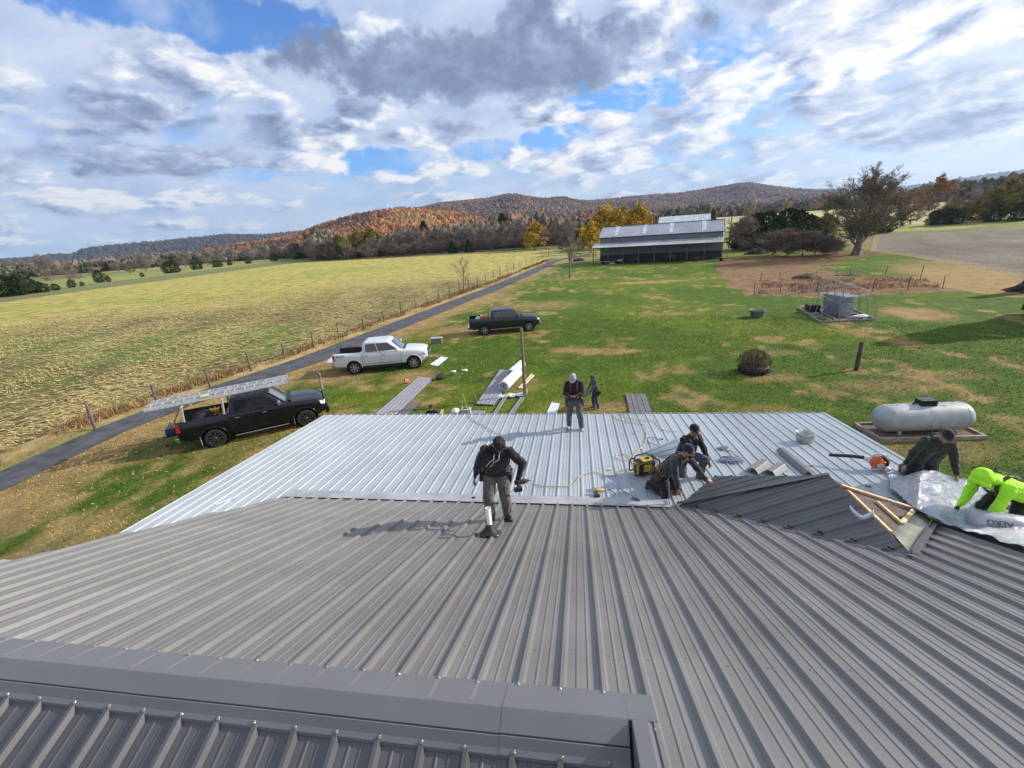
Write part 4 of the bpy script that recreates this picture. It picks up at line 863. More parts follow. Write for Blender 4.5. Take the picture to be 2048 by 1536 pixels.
def pickup(label, loc, rz, paint, wb=3.68, rim=None, gate_open=False, bed=1.68, rimspoke=6, flare=None, group='pickup trucks parked by the driveway', bars=False):
    t = thing('pickup_truck', label, 'pickup truck', loc, rz, group)
    xf = wb/2; xr = -wb/2; nose = xf+.93; tail = xr-1.22; cab0 = tail+bed+.18; cowl = xf-.62
    # lower body
    st = [(nose-.02, .74, .62, 1.00), (nose-.10, .88, .52, 1.11), (nose-.35, .965, .44, 1.19), (xf+.2, .985, .42, 1.24), (cowl-.02, .985, .42, 1.30), (cab0+1.2, .985, .42, 1.32), (cab0-.02, .985, .42, 1.33), (cab0-.3, .985, .44, 1.34), (tail+.4, .98, .46, 1.36), (tail+.02, .965, .55, 1.37)]
    rows = []
    for x, w_, zb, zt in st:
        h = zt-zb; half = [(0, zb), (w_*.86, zb), (w_*.97, zb+.06), (w_, zb+h*.35), (w_*1.0, zb+h*.62), (w_*.975, zt-.10), (w_*.93, zt-.025), (w_*.82, zt), (w_*.4, zt+(.045 if x > cowl-.1 else .0)), (0, zt+(.055 if x > cowl-.1 else .0))]
        sec = [(x, y, z) for y, z in half]+[(x, -y, z) for y, z in half[::-1][1:-1]]; rows.append(sec)
    mb = MB(); n = len(rows[0]); vs = [p for r in rows for p in r]; fs = []
    for i in range(len(rows)-1):
        for j in range(n): a = i*n+j; b = i*n+(j+1) % n; fs.append((a, b, b+n, a+n))
    fs += [tuple(range(n))[::-1], tuple(range((len(rows)-1)*n, len(rows)*n))]; mb.add(vs, fs)
    body = obj('body', mb, [paint, BLKP], t)
    for f in body.data.polygons: f.use_smooth = True
    cut = []; rx90 = Matrix.Rotation(pi/2, 3, 'X')
    for x in (xf, xr):
        for s in (-1, 1):
            c = MB(); c.lathe([(.0001, -.25), (.475, -.25), (.475, .25), (.0001, .25)], 28, (x, s*.95, .43), rx90); cut.append(c)
    c = MB(); x1 = cab0-.16; x0 = tail+(.06 if not gate_open else -.3); c.box(((x0+x1)/2, 0, 1.2), (x1-x0, 1.64, .80)); cut.append(c)
    boolcut(body, cut)
    bv = body.modifiers.new('bevel', 'BEVEL'); bv.width = .012; bv.segments = 2; bv.limit_method = 'ANGLE'; bv.angle_limit = radians(50)
    mb = MB(); mb.box(((x0+x1)/2+.15*gate_open, 0, .83), (x1-x0-.02-.3*gate_open, 1.62, .05))
    for s in (-1, 1): mb.box(((max(x0, tail+.05)+x1)/2, s*.805, 1.08), (x1-max(x0, tail+.05)-.02, .02, .52)); mb.box((xr, s*.70, .96), (.9, .2, .25))
    mb.box((x1-.012, 0, 1.08), (.02, 1.60, .52)); obj('bed_liner', mb, mat('bed_liner', (.02, .02, .022), .8), t)
    # inner wheel wells (dark)
    for x in (xf, xr):
        for s in (-1, 1):
            mb = MB(); mb.lathe([(.0001, -.02), (.47, -.02), (.47, .24)], 24, (x, s*.71, .43), Matrix.Rotation(-s*pi/2, 3, 'X')); obj('wheel_well', mb, BLKP, t)
    # cab
    rf = 1.93; A = .94; B = .80
    xb0, xb1, xt0, xt1 = cab0-.06, cowl-.02, cab0+.05, cowl-.70
    rows = []
    for k, zt in enumerate((1.28, 1.40, 1.60, 1.78, 1.875, 1.925, 1.945)):
        f = (zt-1.28)/(rf-1.28); f = min(1, f); w_ = lerp(A, B, f**1.15); bx = lerp(xb0, xt0, f**1.4); fx = lerp(xb1, xt1, f)
        if k >= 5: ins = .05 if k == 5 else .22; w_ -= ins*.9; bx += ins; fx -= ins*1.3
        c_ = .10
        rows.append([(bx, -w_+c_, zt), (bx+c_*.7, -w_, zt), (lerp(bx, fx, .5), -w_*1.01, zt), (fx-c_*1.3, -w_, zt), (fx-.01, -w_+c_*1.6, zt), (fx+.05, 0, zt), (fx-.01, w_-c_*1.6, zt), (fx-c_*1.3, w_, zt), (lerp(bx, fx, .5), w_*1.01, zt), (bx+c_*.7, w_, zt), (bx, w_-c_, zt)])
    mb = MB(); n = 11; vs = [p for r in rows for p in r]; fs = [(i*n+j, i*n+(j+1) % n, (i+1)*n+(j+1) % n, (i+1)*n+j) for i in range(len(rows)-1) for j in range(n)]; fs.append(tuple(range((len(rows)-1)*n, len(rows)*n)))
    mb.add(vs, fs, 0, None, True); cab = obj('cab', mb, paint, t)
    def cw(f, side): return side*(lerp(A, B, f**1.15)*1.01+.006)
    def cx(f, u): return lerp(lerp(xb0, xt0, f**1.4)+.07, lerp(xb1, xt1, f)-.13, u)
    for s in (-1, 1):
        for u0, u1, nm in ((.06, .40, 'side_window'), (.435, .80, 'side_window')):
            mb = MB(); P = []
            F0, F1 = .10, .84
            a0, a1 = (u0, u1) ; b0, b1 = (u0+.02, u1+.02)
            if u1 > .7: pts = [(F0, .435), (F0, .93), (.30, .965), (F1, .90), (F1, .455)]
            else: pts = [(F0, .07), (F0, .41), (F1, .425), (F1, .12), (.72, .06)]
            P = [V((cx(f, u), cw(f, s), lerp(1.28, rf, f))) for f, u in pts]
            mb.add(P, [tuple(range(len(P)))]); obj(nm, mb, GLASS, t)
    mb = MB(); rows = []
    for f in (.10, .5, .90):
        fx = lerp(xb1, xt1, f)+.012; w_ = lerp(A, B, f**1.15)-.13; z = lerp(1.28, rf, f); rows.append([(fx-.0+.045*(1-(q/w_)**2)+(-.0), q, z+.004) for q in (-w_, -w_*.5, 0, w_*.5, w_)])
    mb.grid(rows); obj('windshield', mb, mat('windshield_glass', (.06, .085, .10), .07, spec=.9, coat=1, var=.3), t)
    mb = MB(); rows = []
    for f in (.2, .84): bx = lerp(xb0, xt0, f**1.4)-.008; w_ = lerp(A, B, f**1.15)-.16; rows.append([(bx, q, lerp(1.28, rf, f)) for q in (-w_, 0, w_)])
    mb.grid(rows); obj('rear_window', mb, GLASS, t)
    mb = MB(); mb.box((cowl+.09, 0, 1.345), (.16, 1.45, .02)); obj('cowl', mb, BLKP, t)
    # seams, handles, mirrors, lamps
    mb = MB()
    for s in (-1, 1):
        y = s*.990
        for x in (cab0+.02, cab0+1.08, cowl-.10): mb.box((x, y-s*.004, .93), (.012, .008, .66))
        mb.box(((cab0+cowl)/2, y-s*.004, .60), (cowl-cab0-.1, .008, .012)); mb.box((cab0-.075, y-s*.004, .95), (.02, .010, .70))
    obj('door_seam', mb, BLKP, t)
    for s in (-1, 1):
        for x in (cab0+.20, cab0+1.25):
            mb = MB(); mb.box((x, s*1.0, 1.12), (.17, .03, .035)); obj('door_handle', mb, CHROME if bars else BLKP, t, bevel=.008)
        mb = MB(); mb.beam((cowl-.30, s*.92, 1.34), (cowl-.30, s*1.08, 1.38), .06, .04); obj('mirror_arm', mb, BLKP, t)
        mb = MB(); mb.box((cowl-.30, s*1.13, 1.43), (.12, .20, .20)); mi_ = obj('mirror', mb, CHROME if bars else paint, t, bevel=.04, seg=3)
        mb = MB(); mb.box((cowl-.363, s*1.13, 1.43), (.006, .15, .15)); obj('mirror_glass', mb, GLASS, mi_)
        mb = MB(); mb.prism([(nose-.015, s*.66, .92), (nose-.015, s*.66, 1.06), (nose-.10, s*.89, 1.07), (nose-.26, s*.965, 1.07), (nose-.22, s*.965, .95), (nose-.06, s*.88, .90)], (0.012, s*.008, 0)); obj('headlight', mb, LAMP, t, bevel=.004)
        mb = MB(); mb.box((tail+.06, s*.955, 1.12), (.13, .07, .36)); obj('tail_light', mb, TAIL, t, bevel=.015)
        mb = MB(); mb.beam((cab0-.02, s*.99, .36), (cowl-.1, s*.99, .36), .14, .05); obj('running_board', mb, CHROME if bars else BLKP, t, bevel=.012)
        for x in (xf, xr):
            mb = MB(); arc = [(x+.49*cos(a), s*.985, .43+.49*sin(a)) for a in [pi*k/14-.12+.24*k/14*0 for k in range(0, 15)]]; mb.tube(arc, .028, 6); obj('fender_flare', mb, flare or paint, t)
            if rimspoke == 9:
                mb = MB(); mb.box((x-.50, s*.93, .42), (.012, .22, .36)); obj('mud_flap', mb, SILV, t)
    mb = MB(); mb.box((nose+.02, 0, .62), (.16, 1.80, .26)); mb.box((nose+.00, 0, .44), (.12, 1.5, .14)); obj('front_bumper', mb, paint if bars else CHROME, t, bevel=.04, seg=3)
    mb = MB(); mb.box((nose-.0, 0, .93), (.06, 1.26, .33)); gr_ = obj('grille', mb, BLKP, t, bevel=.01)
    mb = MB()
    for z in (.84, .93, 1.02): mb.box((nose+.035, 0, z), (.02, 1.22, .035))
    mb.box((nose+.03, 0, .93), (.025, .2, .2)); obj('grille_bar', mb, CHROME, gr_)
    mb = MB(); mb.box((tail-.06, 0, .60), (.16, 1.78, .20)); mb.box((tail-.10, 0, .66), (.10, .6, .06)); obj('rear_bumper', mb, CHROME, t, bevel=.02)
    mb = MB()
    if gate_open: mb.box((tail-.27, 0, .84), (.54, 1.60, .055)); obj('tailgate', mb, paint, t, bevel=.015)
    else: mb.box((tail+.035, 0, 1.10), (.06, 1.62, .52)); obj('tailgate', mb, paint, t, bevel=.015)
    # wheels
    for x in (xf, xr):
        for s in (-1, 1):
            wobj = bpy.data.objects.new('wheel', None); C.objects.link(wobj); wobj.parent = t; wobj.location = (x, s*.87, .40); wobj.rotation_euler = (-s*pi/2, 0, 0)
            mb = MB(); mb.lathe([(.27, -.11), (.36, -.12), (.395, -.10), (.405, -.04), (.405, .04), (.395, .10), (.36, .125), (.27, .115), (.27, -.11)], 32); obj('tyre', mb, TYRE, wobj)
            mb = MB(); mb.lathe([(.0001, .03), (.26, .03), (.272, .10), (.285, .118), (.28, .125), (.262, .12)], 32); obj('rim_barrel', mb, BLKP, wobj)
            mb = MB(); ns = rimspoke
            mb.lathe([(.262, .100), (.275, .128), (.283, .120)], 32); mb.lathe([(.0001, .125), (.055, .12), (.06, .06)], 16)
            for k in range(ns):
                a = 2*pi*k/ns
                for da in (-.10, .10): mb.beam((cos(a)*.05, sin(a)*.05, .105), (cos(a+da)*.268, sin(a+da)*.268, .108), .028, .03)
            obj('rim', mb, rim or SILV, wobj)
    mb = MB(); mb.beam((xr, -.8, .40), (xr, .8, .40), .12, .12); mb.beam((xf, -.8, .38), (xf, .8, .38), .1, .1); mb.box((0, 0, .44), (4.6, .9, .12)); obj('chassis', mb, BLKP, t)
    return t, dict(xf=xf, xr=xr, nose=nose, tail=tail, cab0=cab0, cowl=cowl)
def near_anchor(px, py, rz, wb):        # ground contact of the near rear wheel -> truck centre
    p = G(px, py); d = V((cos(rz), sin(rz), 0)); n = V((-sin(rz), cos(rz), 0)); return p+d*(wb/2)+n*.93
PW = mat('white_paint', (.62, .64, .66), .22, var=.02, coat=.7, vs=2); PD = mat('graphite_paint', (.016, .017, .020), .3, var=.05, coat=.35, spec=.4, vs=2); PB = mat('black_paint', (.006, .006, .009), .22, var=.1, coat=.35, spec=.3, vs=2)
rz = radians(15); tw, dw = pickup('white crew cab pickup with its tailgate down', near_anchor(712, 748, rz, 3.68), rz, PW, gate_open=True, rimspoke=7)
mb = MB()                                   # 4x4 lettering on the bedside
def text(body, size, parent, m, M4, name='lettering', ext=.002, label=None):
    cu = bpy.data.curves.new(name, 'FONT'); cu.body = body; cu.size = size; cu.extrude = ext; cu.align_x = 'CENTER'; cu.align_y = 'CENTER'
    o = bpy.data.objects.new(name, cu); C.objects.link(o); dg = bpy.context.evaluated_depsgraph_get(); dg.update(); me = bpy.data.meshes.new_from_object(o.evaluated_get(dg)); bpy.data.objects.remove(o)
    me.transform(M4); me.materials.clear(); me.materials.append(m); return obj(name, me, [], parent, label=label)
RXm = Matrix.Rotation(pi/2, 4, 'X')
text('4X4', .20, tw, BLKP, Matrix.Translation((dw['tail']+.45, -.992, 1.20)) @ RXm @ Matrix.Scale(1.6, 4, (1, 0, 0)))
rz = radians(13); td, dd = pickup('dark graphite crew cab pickup parked farthest up the lawn', near_anchor(970, 670, rz, 3.68), rz, PD, rimspoke=6)
rz = radians(35.5); tb, db = pickup('black crew cab pickup with an aluminium ladder rack', near_anchor(437, 893, rz, 3.55), rz, PB, wb=3.55, gate_open=True, rimspoke=9, rim=mat('dark_rim', (.10, .09, .08), .35, metal=.6), bars=True, bed=1.80)
# cargo of the dark pickup
def TP(tr, x, y, z): return local(tr) @ V((x, y, z))
MORG = mat('orange_plastic', (.48, .12, .03), .5, var=.1)
t = thing('storage_box', 'orange crate in the bed of the dark pickup', 'crate', TP(td, dd['cab0']-.55, -.15, .86), radians(13)); mb = MB(); mb.box((0, 0, .30), (.62, 1.1, .60)); obj('box', mb, MORG, t, bevel=.02); mb = MB(); mb.box((0, 0, .62), (.66, 1.14, .04)); obj('lid', mb, mat('orange_lid', (.56, .17, .05), .5), t, bevel=.01)
t = thing('cable_reel', 'small white reel in the bed of the dark pickup', 'reel', TP(td, dd['cab0']-1.1, -.45, .87), 0); mb = MB()
mb.lathe([(.0001, -.1), (.22, -.1), (.22, -.08), (.1, -.08), (.1, .08), (.22, .08), (.22, .1), (.0001, .1)], 20, (0, 0, .40), Matrix.Rotation(pi/2, 3, 'X')); mb.box((0, 0, .1), (.3, .3, .2)); tag(obj('reel', mb, mat('white_plastic', (.7, .7, .68), .5), t))
# ladder rack and ladders of the black pickup
MAL = mat('aluminium', (.58, .60, .63), .35, metal=.3, var=.12, vs=6)
for x in (db['tail']+.35, db['cab0']-.22):
    mb = MB()
    for s in (-1, 1): mb.beam((x, s*.93, 1.36), (x+.05, s*.80, 2.02), .07, .05)
    mb.beam((x+.05, -.90, 1.97), (x+.05, .90, 1.97), .06, .05); obj('ladder_rack', mb, mat('rack_metal', (.55, .50, .40), .5, metal=.3), tb, bevel=.005)
def ladder(lab, x0, x1, y, z, w=.42, tilt=0.0, n=14):
    a = TP(tb, x0, y, z); t = thing('extension_ladder', lab, 'ladder', a, radians(35.5), 'aluminium ladders on the black pickup'); L = x1-x0; t.rotation_euler = (0, -tilt, radians(35.5))
    for zz, dx in ((0, 0), (.075, .0)):
        mb = MB()
        for s in (-1, 1): mb.box((L/2+dx, s*(w/2-(.03 if zz else 0)), zz), (L, .030, .070))
        r_ = obj('rail', mb, MAL, t)
        for k in range(n): mb = MB(); mb.box((dx+.2+(L-.4)*k/(n-1), 0, zz), (.034, w-.04-(.06 if zz else 0), .034)); obj('rung', mb, MAL, t)
    return t
ladder('aluminium extension ladder on the rack, nearer the camera', db['tail']-.85, db['tail']+4.35, -.42, 2.04, .44, radians(1))
ladder('aluminium extension ladder on the rack, nearer the driveway', db['tail']-.75, db['tail']+4.40, .16, 2.04, .42, radians(1))
t = thing('warning_flag', 'yellow warning tag hanging under the ladders', 'tag', TP(tb, db['tail']+1.2, -.45, 2.09), radians(35.5)); mb = MB(); mb.box((0, 0, .07), (.30, .35, .05)); obj('flag', mb, mat('yellow_cloth', (.55, .55, .12), .7), t)
MBK = mat('black_bag', (.02, .02, .022), .75, var=.3, vs=8, bump=.5, bs=20); MYL = mat('yellow_tool', (.60, .40, .03), .45)
def lump(name, label, cat, loc, r, m, seed, group=None, rzz=0):
    fl = cat in ('pile', 'mound', 'plants'); mb = MB(); mb.ell((0, 0, 0 if fl else r[2]*.9), r, None, 28 if fl else 20, 18 if fl else 14); mb.v = [tuple(V(p)*(1+.22*noise.noise(V(p)*(2.2/max(r))+V((seed, 0, 0))))) for p in mb.v]
    if fl: mb.v = [(p[0]*(1.15-.25*max(0, p[2])/r[2]), p[1]*(1.15-.25*max(0, p[2])/r[2]), max(-.03, p[2]+r[2]*.35*abs(noise.noise(V(p)*(4/max(r))+V((0, seed, 0)))))) for p in mb.v]
    o = obj(name, mb, m, None); o.location = loc; o.rotation_euler.z = rzz; return tag(o, label, cat, group)
lump('tool_bag', 'black tool bag heaped in the bed of the black pickup', 'bag', TP(tb, db['tail']+.85, -.1, .86), (.38, .42, .30), MBK, 2)
t = thing('work_light', 'yellow tripod tools lying in the black pickup bed', 'tool', TP(tb, db['tail']+1.25, .3, .9), radians(35.5)); mb = MB()
for k in range(6): a = k*1.1; mb.beam((cos(a)*.3, sin(a)*.35, .05), (cos(a+2.4)*.25, sin(a+2.4)*.3, .42), .05, .05)
mb.box((0, 0, .3), (.35, .2, .22)); obj('frame', mb, MYL, t)
t = thing('water_jug', 'small dark cooler on the lowered tailgate of the black pickup', 'cooler', TP(tb, db['tail']-.25, -.5, .87), radians(35.5)); mb = MB(); mb.box((0, 0, .13), (.34, .42, .26)); obj('body', mb, mat('navy_plastic', (.02, .03, .09), .5), t, bevel=.03); mb = MB(); mb.tube([(0, -.18, .25), (0, -.16, .40), (0, .16, .40), (0, .18, .25)], .018, 6); obj('handle', mb, BLKP, t)
MLUM = mat('weathered_lumber', (.36, .24, .14), .85, var=.25, vs=5)
for k, (yy, zz) in enumerate(((.35, .42), (.5, .30))):
    o = MB(); o.beam(TP(tb, db['tail']-.9, yy+.1, .02), TP(tb, db['tail']+.3, yy, 2.02), .10, .04); tag(obj('plank', o, MLUM), ('wide' if k == 0 else 'narrow')+' wooden plank leaning against the rear of the black pickup', 'plank')
# ================================================================ BARN
bl, br = V((5.2, 107.4, 0)), V((28.8, 95.6, 0)); ang = atan2(br.y-bl.y, br.x-bl.x)
BA = G(1187, 530); BB = G(1444, 521); ang = atan2(BB.y-BA.y, BB.x-BA.x); LB = (BB-BA).length
barn = thing('barn', 'long grey metal pole barn with lean-to and roof light panels', 'barn', BA, ang)
MBW = mat('barn_siding', (.15, .165, .19), .5, var=.06, vs=.5); MBR = mat('barn_roof_metal', (.34, .35, .40), .4, metal=.3, var=.08, vs=.4)
MBT = mat('barn_trim', (.05, .055, .06), .5); MBD = mat('shade_dark_wainscot', (.018, .019, .022), .6)
D0, D1 = 3.6, 13.0
WX0 = .75
def P2(mb, pts, d): mb.prism(pts, d)
mb = MB(); mb.prism([(WX0, D0, 1.3), (LB, D0, 1.3), (LB, D0, 5.4), (WX0, D0, 5.4)], (0, .12, 0)); mb.prism([(LB-.12, D0+.12, 0), (LB-.12, D1, 0), (LB-.12, D1, 5.3), (LB-.12, (D0+D1)/2, 7.45), (LB-.12, D0+.12, 5.4)], (.12, 0, 0)); mb.prism([(WX0, D0+.12, 0), (WX0, D1, 0), (WX0, D1, 5.3), (WX0, (D0+D1)/2, 7.45), (WX0, D0+.12, 5.4)], (.12, 0, 0)); mb.box((LB/2, D1, 2.7), (LB-.4, .12, 5.4))
obj('wall', mb, MBW, barn)
mb = MB(); mb.prism([(WX0, D0-.02, 0), (LB, D0-.02, 0), (LB, D0-.02, 1.75), (WX0, D0-.02, 1.75)], (0, .14, 0)); obj('wainscot', mb, MBD, barn)  # wainscot blackened and made tall: lean-to shade put into its colour
rs = (7.65-5.45)/((D1-D0)/2+.3); rz0 = lambda v: 5.45+rs*(v-(D0-.3)); mid = (D0+D1)/2
mb = MB(); sheet(mb, ribprof(WX0-.3, LB+.3, .30, .1, .03, .07, .03, False), lambda u: D0-.3, lambda u: mid, lambda u, v: (u, v, rz0(v)), (0, -rs, 1), (), .06); obj('roof', mb, MBR, barn)
mb = MB(); mb.prism([(WX0-.3, mid, rz0(mid)), (LB+.3, mid, rz0(mid)), (LB+.3, D1+.3, 5.4), (WX0-.3, D1+.3, 5.4)], (0, 0, -.06)); obj('roof', mb, MBR, barn)
MSK = mat('skylight_panel', (.52, .58, .62), .4, var=.15, vs=1)
for f in (.135, .375, .595, .855):
    mb = MB(); u = WX0+(LB-WX0)*f; mb.prism([(u-.42, D0+.3, rz0(D0+.3)+.035), (u+.42, D0+.3, rz0(D0+.3)+.035), (u+.42, mid-.15, rz0(mid-.15)+.035), (u-.42, mid-.15, rz0(mid-.15)+.035)], (0, 0, .02)); obj('skylight_panel', mb, MSK, barn)
mb = MB(); mb.box(((LB+WX0)/2, D0-.31, 5.40), (LB-WX0+.6, .05, .16)); mb.box(((LB+WX0)/2, mid, rz0(mid)+.05), (LB-WX0+.6, .25, .06)); mb.beam((LB+.3, D0-.3, 5.42), (LB+.3, mid, rz0(mid)), .05, .16); mb.beam((LB+.3, D1+.3, 5.36), (LB+.3, mid, rz0(mid)), .05, .16); mb.box(((LB+WX0)/2, D0-.02, 4.42), (LB-WX0, .08, .12)); obj('trim', mb, MBT, barn)
mb = MB(); sheet(mb, ribprof(-.35, LB+.1, .30, .1, .03, .07, .03, False), lambda u: -.35, lambda u: D0, lambda u, v: (u, v, 3.55+(v+.35)*.215), (0, -.215, 1), (), .05); obj('lean_to_roof', mb, mat('lean_roof_metal', (.46, .48, .50), .4, metal=.3, var=.12, vs=.4), barn)
for k in range(9):
    mb = MB(); u = -.05+(LB-.1)*k/8; mb.box((u, 0, 1.78), (.15, .15, 3.56)); obj('post', mb, mat('barn_post', (.13, .11, .09), .9, var=.2), barn)
mb = MB(); mb.box((LB/2, 0, 3.42), (LB, .06, .22)); obj('beam', mb, MBT, barn)
def BPt(u, v, z=0): return local(barn) @ V((u, v, z))
# second building whose pale roof shows behind
t = thing('shed', 'pale metal roofed shed showing above the barn ridge', 'shed', BPt(11.5, 22), ang); mb = MB(); L2 = 12
sheet(mb, ribprof(0, L2, .4, .1, .03, .08, .03, False), lambda u: 0, lambda u: 4.6, lambda u, v: (u, v, 7.2+v*.42), (0, -.42, 1), (), .05); obj('roof', mb, MSK, t); mb = MB(); mb.prism([(0, 4.6, 9.1), (L2, 4.6, 9.1), (L2, 9.2, 7.2), (0, 9.2, 7.2)], (0, 0, -.05)); obj('roof', mb, MSK, t); mb = MB(); mb.box((L2/2, 4.6, 3.6), (L2-.5, 8.6, 7.15)); obj('wall', mb, MBW, t)
# things kept under and beside the lean-to
MDK = mat('dark_machine', (.035, .035, .038), .6, var=.3, vs=3); MRED = mat('rust_red', (.22, .06, .04), .7, var=.3)
def cart(u, v, label, s=1.0, m=MDK, m2=CHROME, name='garden_tractor', cat='machine'):
    t = thing(name, label, cat, BPt(u, v), ang); mb = MB(); mb.box((0, 0, .62*s), (1.6*s, .8*s, .35*s)); mb.box((.45*s, 0, .85*s), (.6*s, .6*s, .3*s)); obj('body', mb, m, t, bevel=.05)
    mb = MB(); mb.tube([(-.2*s, 0, .8*s), (-.05*s, 0, 1.25*s)], .02, 6); mb.tube([(-.05*s+.12*cos(a), .18*sin(a), 1.25*s) for a in [k*pi/5 for k in range(11)]], .015, 5); obj('steering_wheel', mb, m2, t); mb = MB(); mb.box((-.5*s, 0, .95*s), (.4*s, .45*s, .12*s)); mb.box((-.72*s, 0, 1.15*s), (.08*s, .45*s, .4*s)); obj('seat', mb, MDK, t, bevel=.03)
    for x, r_ in ((-.5*s, .38*s), (.6*s, .26*s)):
        for y in (-.45*s, .45*s): mb = MB(); mb.lathe([(.4*r_, -.09), (r_*.95, -.1), (r_, 0), (r_*.95, .1), (.4*r_, .09), (.0001, .05)], 18, (x, y, r_), Matrix.Rotation(pi/2, 3, 'X')); obj('wheel', mb, TYRE, t)
    return t
cart(5.2, 1.6, 'small silver grey machine with white hood under the lean-to', .95, mat('grey_paint', (.35, .36, .38), .5), CHROME)
cart(8.6, 1.8, 'low black machine in the dark middle bay of the lean-to', 1.2)
cart(15.6, 1.6, 'dark machine with upright chrome bars under the lean-to', 1.5, MDK, CHROME)
cart(20.6, 1.2, 'red garden machine near the right end of the lean-to', .8, MRED)
for u, v, L, label, nm in ((24.2, -.8, 3.0, 'flat utility trailer with upright posts right of the barn', 'utility_trailer'), (.9, 1.4, 2.6, 'pale low trailer under the left end of the lean-to', 'utility_trailer')):
    t = thing(nm, label, 'trailer', BPt(u+1.0, v), ang); mb = MB(); mb.box((0, 0, .5), (L, 1.4, .1)); mb.beam((L/2, 0, .5), (L/2+1, 0, .45), .08, .08); obj('deck', mb, MDK if u > 5 else mat('pale_board', (.5, .48, .44), .7), t)
    for x in (-L*.4, -.1, L*.35):
        mb = MB(); mb.box((x, -.66, .9), (.07, .07, .75)); obj('stake', mb, MDK, t)
    for y in (-.75, .75): mb = MB(); mb.lathe([(.1, -.08), (.30, -.09), (.32, 0), (.30, .09), (.1, .08)], 18, (0, y, .32), Matrix.Rotation(pi/2, 3, 'X')); obj('wheel', mb, TYRE, t)
lump('hay_pile', 'tan straw pile beside the second barn post', 'pile', BPt(3.9, .5), (.7, .45, .35), mat('tan_straw', (.42, .31, .16), .95, bump=1), 3)
lump('brush_pile', 'dark brush heap left of the barn by the road end', 'pile', G(1158, 522), (1.4, .9, .7), mat('brush', (.07, .045, .035), .95, bump=1, var=.4), 4)
lump('firewood_heap', 'dark heap of firewood between barn and hedge', 'pile', G(1513, 508), (2.2, 1.2, 1.0), mat('firewood', (.055, .04, .035), .95, bump=1, bs=8, var=.4, vs=6), 6)
t = thing('utility_pole', 'slim dark utility pole right of the barn', 'pole', (0, 0, 0)); p = G(1459, 482); t.location = (p.x*.75, p.y*.75, 0); mb = MB(); mb.tube([(0, 0, 0), (0, 0, 8.3)], [.14, .10], 8); obj('pole', mb, MBT, t); mb = MB(); mb.tube([(0, .15, 7.2), (0, .15, 7.7)], .12, 8); obj('transformer', mb, MDK, t)
# rail fences by the barn
def railfence(a, b, n, h, label, m, wires=0, rails=3):
    t = thing('rail_fence', label, 'fence', a); d = V(b)-V(a)
    for k in range(n+1):
        mb = MB(); p = d*(k/n); mb.box((p.x, p.y, h*.52), (.13, .13, h*1.04)); obj('post', mb, m, t)
    for k in range(rails):
        mb = MB(); z = h*(.25+.7*k/max(1, rails-1)); mb.beam((0, -.08, z), (d.x, d.y-.08, z), .04, .12); obj('rail', mb, m, t)
    return t
MRF = mat('brown_rail', (.11, .065, .045), .85, var=.3)
railfence(G(1144, 516), G(1192, 514), 3, 1.25, 'brown three rail wooden fence joining the barn left end', MRF)
railfence(G(1535, 507), G(1678, 498), 9, 1.1, 'dark rail fence in front of the leafless hedge', MDK, rails=4)
# ================================================================ DRIVEWAY FENCE
MP = mat('weathered_post', (.17, .14, .115), .95, var=.35, vs=4, bump=.8, bs=25, stretch=(4, 4, 1))
fence = thing('wire_fence', 'wire fence with weathered wooden posts along the far side of the driveway', 'fence', (-23, 10, 0))
FP = [(-23.9, 9.2), (-23.8, 12.8), (-23.3, 16.2), (-23.0, 19.3), (-22.3, 22.2), (-21.9, 25.3), (-21.5, 28.4), (-21.0, 31.4), (-20.5, 34.5), (-19.9, 38.0), (-19.4, 41.5), (-19.0, 45.2), (-18.7, 49.0), (-18.5, 52.6), (-18.1, 56.2), (-17.6, 59.8), (-17.1, 63.6), (-16.6, 67.6), (-16.2, 72.0), (-15.8, 77.0), (-15.3, 82), (-14.9, 87.5), (-14.3, 93), (-13.7, 99), (-13.0, 105), (-12.2, 111), (-11.3, 118), (-10.3, 125), (-9.5, 133), (-8.4, 142)]
tops = []
for i, (x, y) in enumerate(FP):
    h = R.uniform(1.15, 1.45); l = V((R.gauss(0, .04), R.gauss(0, .04), h)); mb = MB(); r0 = R.uniform(.055, .08); mb.tube([V((x, y, -.1)), V((x, y, h*.5))+l*.02, V((x, y, 0))+l, V((x, y, .015))+l], [r0*1.1, r0, r0*.95, r0*.6], 8)
    obj('post', mb, MP, fence, world=True); tops.append((V((x, y, 0)), l))
mb = MB()
for (a, la), (b, lb) in zip(tops, tops[1:]):
    for f in (.2, .36, .52, .68, .84, .95):
        p, q = a+la*f, b+lb*f; m_ = (p+q)/2-V((0, 0, .02)); mb.tube([p, m_, q], .0035 if a.y < 60 else .006, 3, cap=False)
    if a.y < 45:
        for k in range(1, 14): p = a.lerp(b, k/14); mb.tube([p+la*.2, p+la*.84], .0025, 3, cap=False)
obj('wire', mb, mat('rusty_wire', (.14, .11, .09), .7, metal=.5), fence, world=True)
